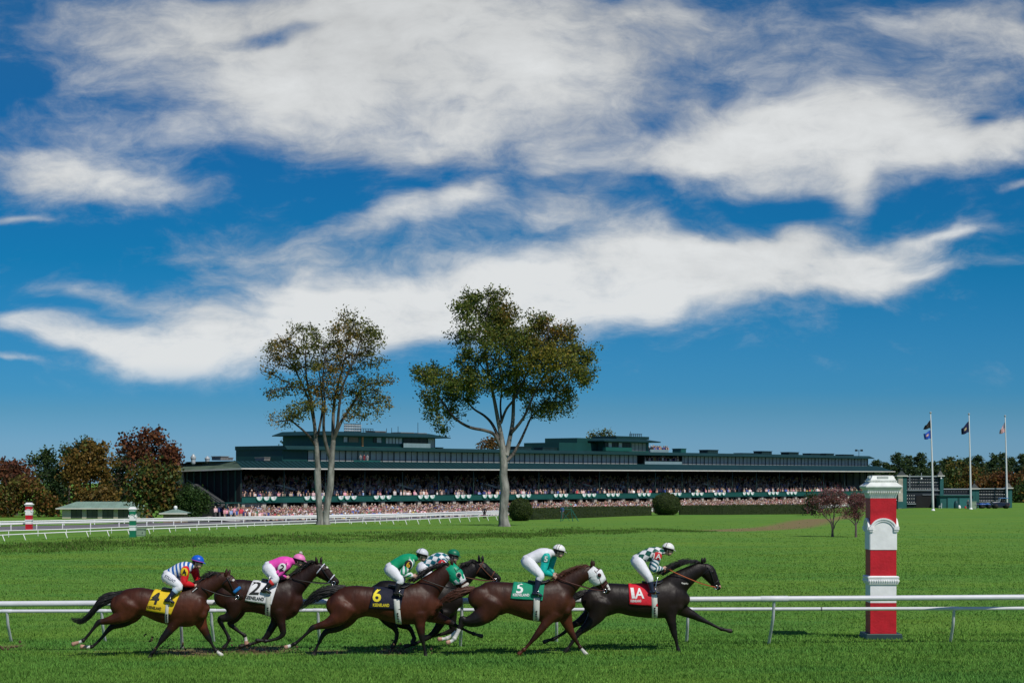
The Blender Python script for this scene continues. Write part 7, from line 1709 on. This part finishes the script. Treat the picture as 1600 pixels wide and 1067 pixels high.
HS['1A'] = dict(id='black_brown_lead', label='black-brown horse with red 1A cloth leading the field', org=(850, 830), sc=5.1613, Y=41.2, coat=(.0125, .0075, .0058), hair=HB,
 torso=[(338, 530, 600), (360, 475, 650), (405, 435, 678), (460, 418, 690), (530, 412, 672), (610, 418, 658), (700, 424, 680), (790, 420, 694), (880, 407, 702), (960, 390, 702), (1040, 398, 690), (1100, 430, 662), (1145, 500, 612)],
 neck=[(1025, 470, 114), (1090, 415, 98), (1150, 372, 82), (1205, 335, 68), (1255, 308, 58), (1290, 295, 50)],
 head=[(1290, 296, 48), (1328, 330, 62), (1360, 376, 51), (1384, 414, 39), (1404, 444, 32), (1417, 462, 24)], ears=[((1280, 252), (1279, 210)), ((1304, 250), (1305, 210))],
 crest=[(960, 345), (1030, 305), (1100, 272), (1180, 245), (1275, 250)], nmane=170, mfly=.6, mlen=1.25,
 tail=[(350, 480, 14), (310, 500, 26), (265, 520, 32), (215, 545, 30), (170, 580, 18)],
 legs=[ln(N_, (450, 560, 102, 'c'), (420, 660, 78, 'c'), (360, 740, 44, 'k'), (300, 790, 29, 'k'), (268, 820, 24, 'k'), (235, 870, 17, 'k'), (200, 920, 15, 'k'), (188, 935, 16, 'k'), (168, 962, 20, 'k')),
       ln(F_, (430, 570, 95, 'c'), (380, 660, 66, 'c'), (300, 720, 38, 'k'), (235, 755, 25, 'k'), (195, 790, 18, 'k'), (130, 835, 15, 'k'), (75, 865, 16, 'k'), (45, 872, 15, 'k'), (10, 885, 19, 'h')),
       ln((-.12, -.13), (1010, 600, 74, 'c'), (1020, 690, 48, 'c'), (1035, 760, 33, 'd'), (1050, 825, 25, 'k'), (1062, 870, 16, 'k'), (1073, 920, 15, 'k'), (1078, 940, 16, 'k'), (1084, 966, 20, 'k')),
       ln((.08, .10), (1085, 610, 68, 'c'), (1145, 648, 50, 'c'), (1210, 680, 34, 'd'), (1262, 708, 25, 'k'), (1330, 740, 16, 'k'), (1410, 780, 14, 'k'), (1445, 795, 16, 'k'), (1475, 802, 15, 'k'), (1510, 810, 19, 'h'))],
 cloth=[(678, 420), (870, 418), (912, 598), (680, 580)], cmat=redc, flut=.4, text=[('1', 708, 478, 108, m_whiteink, 1.25, .02, -.08), ('A', 764, 492, 82, m_whiteink, .92, 0, 0), (KL, 734, 552, 20, m_whiteink, .55, 0, 0)],
 girth=((882, 500), (890, 702), 46), saddle=(880, 412), hand=(990, 302), bridle=m_black, reinm=mat('orange_rein', (.42, .10, .03), .6, .1, 8), spots=[(1425, 448, 12, 'p', 0), (1112, 412, 5, 'w', -.02), (1122, 417, 6, 'w', -.02), (1134, 420, 6, 'w', -.02), (1147, 418, 6, 'w', -.02), (1158, 421, 4, 'w', -.02)], muz=.25)

teal = (.012, .19, .20); wh = (.72, .73, .74)
JS = {}
JS['4'] = dict(label='jockey in blue cap and blue and white striped silks with red sleeves', hm=mat('blue_cap', (.010, .10, .55), .35), rimm=mat('purple_rim', (.35, .05, .30), .5), body=silk('silk_blue_white', 'stripe', wh, (.015, .11, .38), 12.5, 12), sleeve=silk('silk_red', 'plain', (.62, .012, .018), wh),
 j=dict(pelvis=(862, 322), waist=(912, 290), chest=(978, 262), neck=(1052, 236), head=(1108, 203), arm=((1015, 268), (1012, 372), (1085, 396), (1120, 404)), farm=((1070, 270), (1092, 350), (1115, 385), (1138, 402)), knee=(975, 402), ankle=(885, 505), toe=(930, 528)), bootm=mat('navy_boot', (.012, .018, .04), .4), boottop=mat('pale_blue_band', (.35, .50, .62), .6), patch=('4', 1016, 282, 52, mat('yellow_patch', (.75, .50, .01), .7), m_blackink, .25), thigh=('STILLNT', 900, 335, 22, -.5), hem=.35)
JS['2'] = dict(label='jockey in pink silks and pink cap with a white pompom', hm=mat('pink_cap', (.75, .20, .45), .45), pom=fleece, rimm=mat('black_rim', (.02, .01, .015)), elastic=0, body=silk('silk_pink', 'plain', (.78, .075, .42), wh), sleeve=silk('silk_pink_black', 'checker', (.78, .075, .42), (.03, .015, .03), 5.5, 45),
 j=dict(pelvis=(528, 250), waist=(580, 228), chest=(645, 212), neck=(722, 200), head=(782, 190), arm=((688, 222), (612, 312), (676, 326), (706, 334)), knee=(600, 340), ankle=(508, 428), toe=(556, 446)), boottop=mat('red_band', (.55, .03, .03), .5), patch=('2', 652, 246, 56, mat('white_patch', (.74, .73, .70), .7), m_blackink, -.45))
JS['6'] = dict(label='jockey in white cap and emerald green silks with white sleeve stripes', hm=mat('grey_white_cap', (.60, .62, .66), .4), elastic=1, elm=mat('navy_elastic', (.02, .03, .08)), body=silk('silk_green', 'plain', (.006, .30, .13), wh), sleeve=silk('silk_green_white', 'stripe', (.006, .30, .13), wh, 9, 30), cuff=m_whitecloth,
 j=dict(pelvis=(800, 218), waist=(848, 182), chest=(903, 160), neck=(965, 142), head=(1018, 122), arm=((940, 172), (888, 244), (950, 262), (984, 271)), knee=(872, 290), ankle=(848, 374), toe=(888, 392)), patch=('6', 928, 182, 44, mat('black_patch', (.012, .012, .012), .7), mat('yellow_orange_ink', (.75, .42, .02), .7), -.1))
JS['1'] = dict(label='jockey in dark green cap and teal and white diamond silks, half hidden', hm=mat('green_cap', (.004, .15, .075), .4), body=silk('silk_teal_check', 'checker', wh, (.010, .13, .17), 10, 45), sleeve=silk('silk_teal_stripe', 'stripe', wh, (.010, .13, .17), 14, 20),
 j=dict(pelvis=(1022, 212), waist=(1075, 172), chest=(1130, 150), neck=(1190, 142), head=(1237, 126), arm=((1168, 168), (1178, 240), (1245, 252), (1275, 258)), knee=(1100, 292), ankle=(1075, 380), toe=(1112, 396)), patch=('1', 1158, 182, 46, mat('red_patch', (.60, .02, .03), .7), m_whiteink, -.2))
JS['5'] = dict(label='jockey in white cap and white silks with turquoise sleeves', hm=mat('white_cap', (.74, .74, .71), .4), elastic=2, elm=mat('thin_grey_elastic', (.12, .12, .13)), body=silk('silk_white', 'plain', (.73, .73, .76), wh), sleeve=silk('silk_turquoise', 'plain', (.006, .42, .36), wh),
 j=dict(pelvis=(712, 250), waist=(768, 218), chest=(832, 198), neck=(912, 182), head=(978, 166), arm=((868, 212), (848, 330), (920, 364), (958, 386)), farm=((925, 215), (905, 320), (930, 352), (964, 378)), knee=(822, 362), ankle=(778, 502), toe=(826, 526)), bootm=mat('navy_boot'), patch=('5', 868, 226, 50, mat('teal_patch', (.005, .33, .27), .7), m_whiteink, -.1))
JS['1A'] = dict(label='jockey in white cap and dark green and white diamond silks on the leading horse', hm=mat('white_cap'), elastic=1, body=silk('silk_green_check', 'checker', wh, (.006, .085, .06), 9, 45), sleeve=silk('silk_teal_white', 'stripe', wh, (.012, .12, .16), 13, 10),
 j=dict(pelvis=(748, 238), waist=(800, 204), chest=(868, 182), neck=(948, 164), head=(1003, 146), arm=((905, 204), (880, 300), (955, 298), (990, 300)), knee=(842, 372), ankle=(866, 474), toe=(912, 488)), bootm=mat('navy_boot'), patch=('1A', 908, 196, 46, mat('red_patch'), m_whiteink, -.15))
FR = {}
for key in ('4', '2', '6', '1', '5', '1A'):
    hr, f, hit = horse(HS[key]); FR[key] = (hr, f, hit); jockey(JS[key], f)
# the green hood carries a white ring and a white lower edge; the leader has a scuff mark on the shoulder
# whips held in the hands
def whip(key, a, b, dy, m, label):
    f = FR[key][1]; p, q = f.W(*a, dy), f.W(*b, dy - .02); root = empty('riding_whip', tuple(p), label, 'whip', 'whips held by the jockeys')
    mb = MB(); mb.loft([(*p, .011, .011), (*lerp(p, q, .3), .010, .010), (*lerp(p, q, .8), .006, .006), (*q, .010, .004)], 7, 2); mb.build('shaft', m, root, True)
    mb = MB(); mb.loft([(*p, .015, .015), (*lerp(p, q, .18), .014, .014)], 8, 1); mb.build('grip', m_black, root, True)
whip('2', (700, 340), (848, 356), -.09, mat('red_whip', (.45, .02, .03), .5), 'thin red whip held by the jockey in pink')
whip('1A', (985, 306), (1024, 255), -.09, m_black, 'short black whip held up by the leading jockey')
whip('4', (1125, 405), (1078, 445), -.16, m_whitecloth, 'pale whip held by the jockey with red sleeves')
# turf clods thrown up by the hooves
r = np.random.default_rng(5); mb = MB()
for px, py, n, sx_, sy_, Y in [(237, 1004, 16, 12, 10, 40.1), (285, 1017, 34, 30, 6, 40.6), (15, 1010, 10, 12, 5, 40.4), (400, 1018, 46, 32, 6, 41), (611, 1014, 26, 10, 8, 41), (505, 1014, 16, 26, 8, 40.6), (640, 1012, 10, 30, 8, 40.8), (262, 985, 6, 40, 14, 40.2), (330, 1012, 10, 30, 10, 40.8)]:
    for i in range(n):
        p = at(px + r.normal(0, sx_), py + r.normal(0, sy_), Y + r.normal(0, .25)); p[2] = max(p[2], float(terrain(p[0], p[1])) + .01); s = r.uniform(.008, .026) * (1 + (r.random() < .08))
        mb.ell(p, (s * r.uniform(.7, 1.5), s, s * r.uniform(.6, 1.2)), 0, 6, 4, R=Matrix.Rotation(r.uniform(0, 3), 3, 'Y'))
# finer soil spray
P_ = []
for px, py, n, sx_, sy_, Y in [(245, 1000, 160, 16, 12, 40.1), (300, 1016, 420, 34, 6, 40.4), (395, 1012, 520, 34, 8, 41.), (612, 1010, 260, 14, 9, 41.), (510, 1014, 160, 34, 7, 40.5), (150, 1014, 120, 50, 6, 40.2), (20, 1008, 70, 16, 6, 40.4), (680, 1012, 120, 40, 7, 41.)]:
    a = r.normal(0, 1, (n, 3)); pxs = px + a[:, 0] * sx_; pys = py + a[:, 1] * sy_; Ys = Y + a[:, 2] * .3
    P_.append(np.column_stack([(pxs - 800) / FPX * Ys, Ys, np.maximum(CAMZ - (pys - HOR) / FPX * Ys, terrain((pxs - 800) / FPX * Ys, Ys) + .02)]))
P_ = np.concatenate(P_); octv = np.array([(1, 0, 0), (-1, 0, 0), (0, 1, 0), (0, -1, 0), (0, 0, 1), (0, 0, -1)], float); octf = [[0, 2, 4], [2, 1, 4], [1, 3, 4], [3, 0, 4], [2, 0, 5], [1, 2, 5], [3, 1, 5], [0, 3, 5]]
for p in P_: s_ = r.uniform(.003, .010); mb.add(p + octv * s_ * r.uniform(.7, 1.4, 3), octf)
tag(mb.build('flying_turf_clods', mat('soil_clod', (.085, .055, .030), .95, .3, 30), None, False), 'small brown clods of soil thrown up behind the hooves', 'soil', kind='stuff')
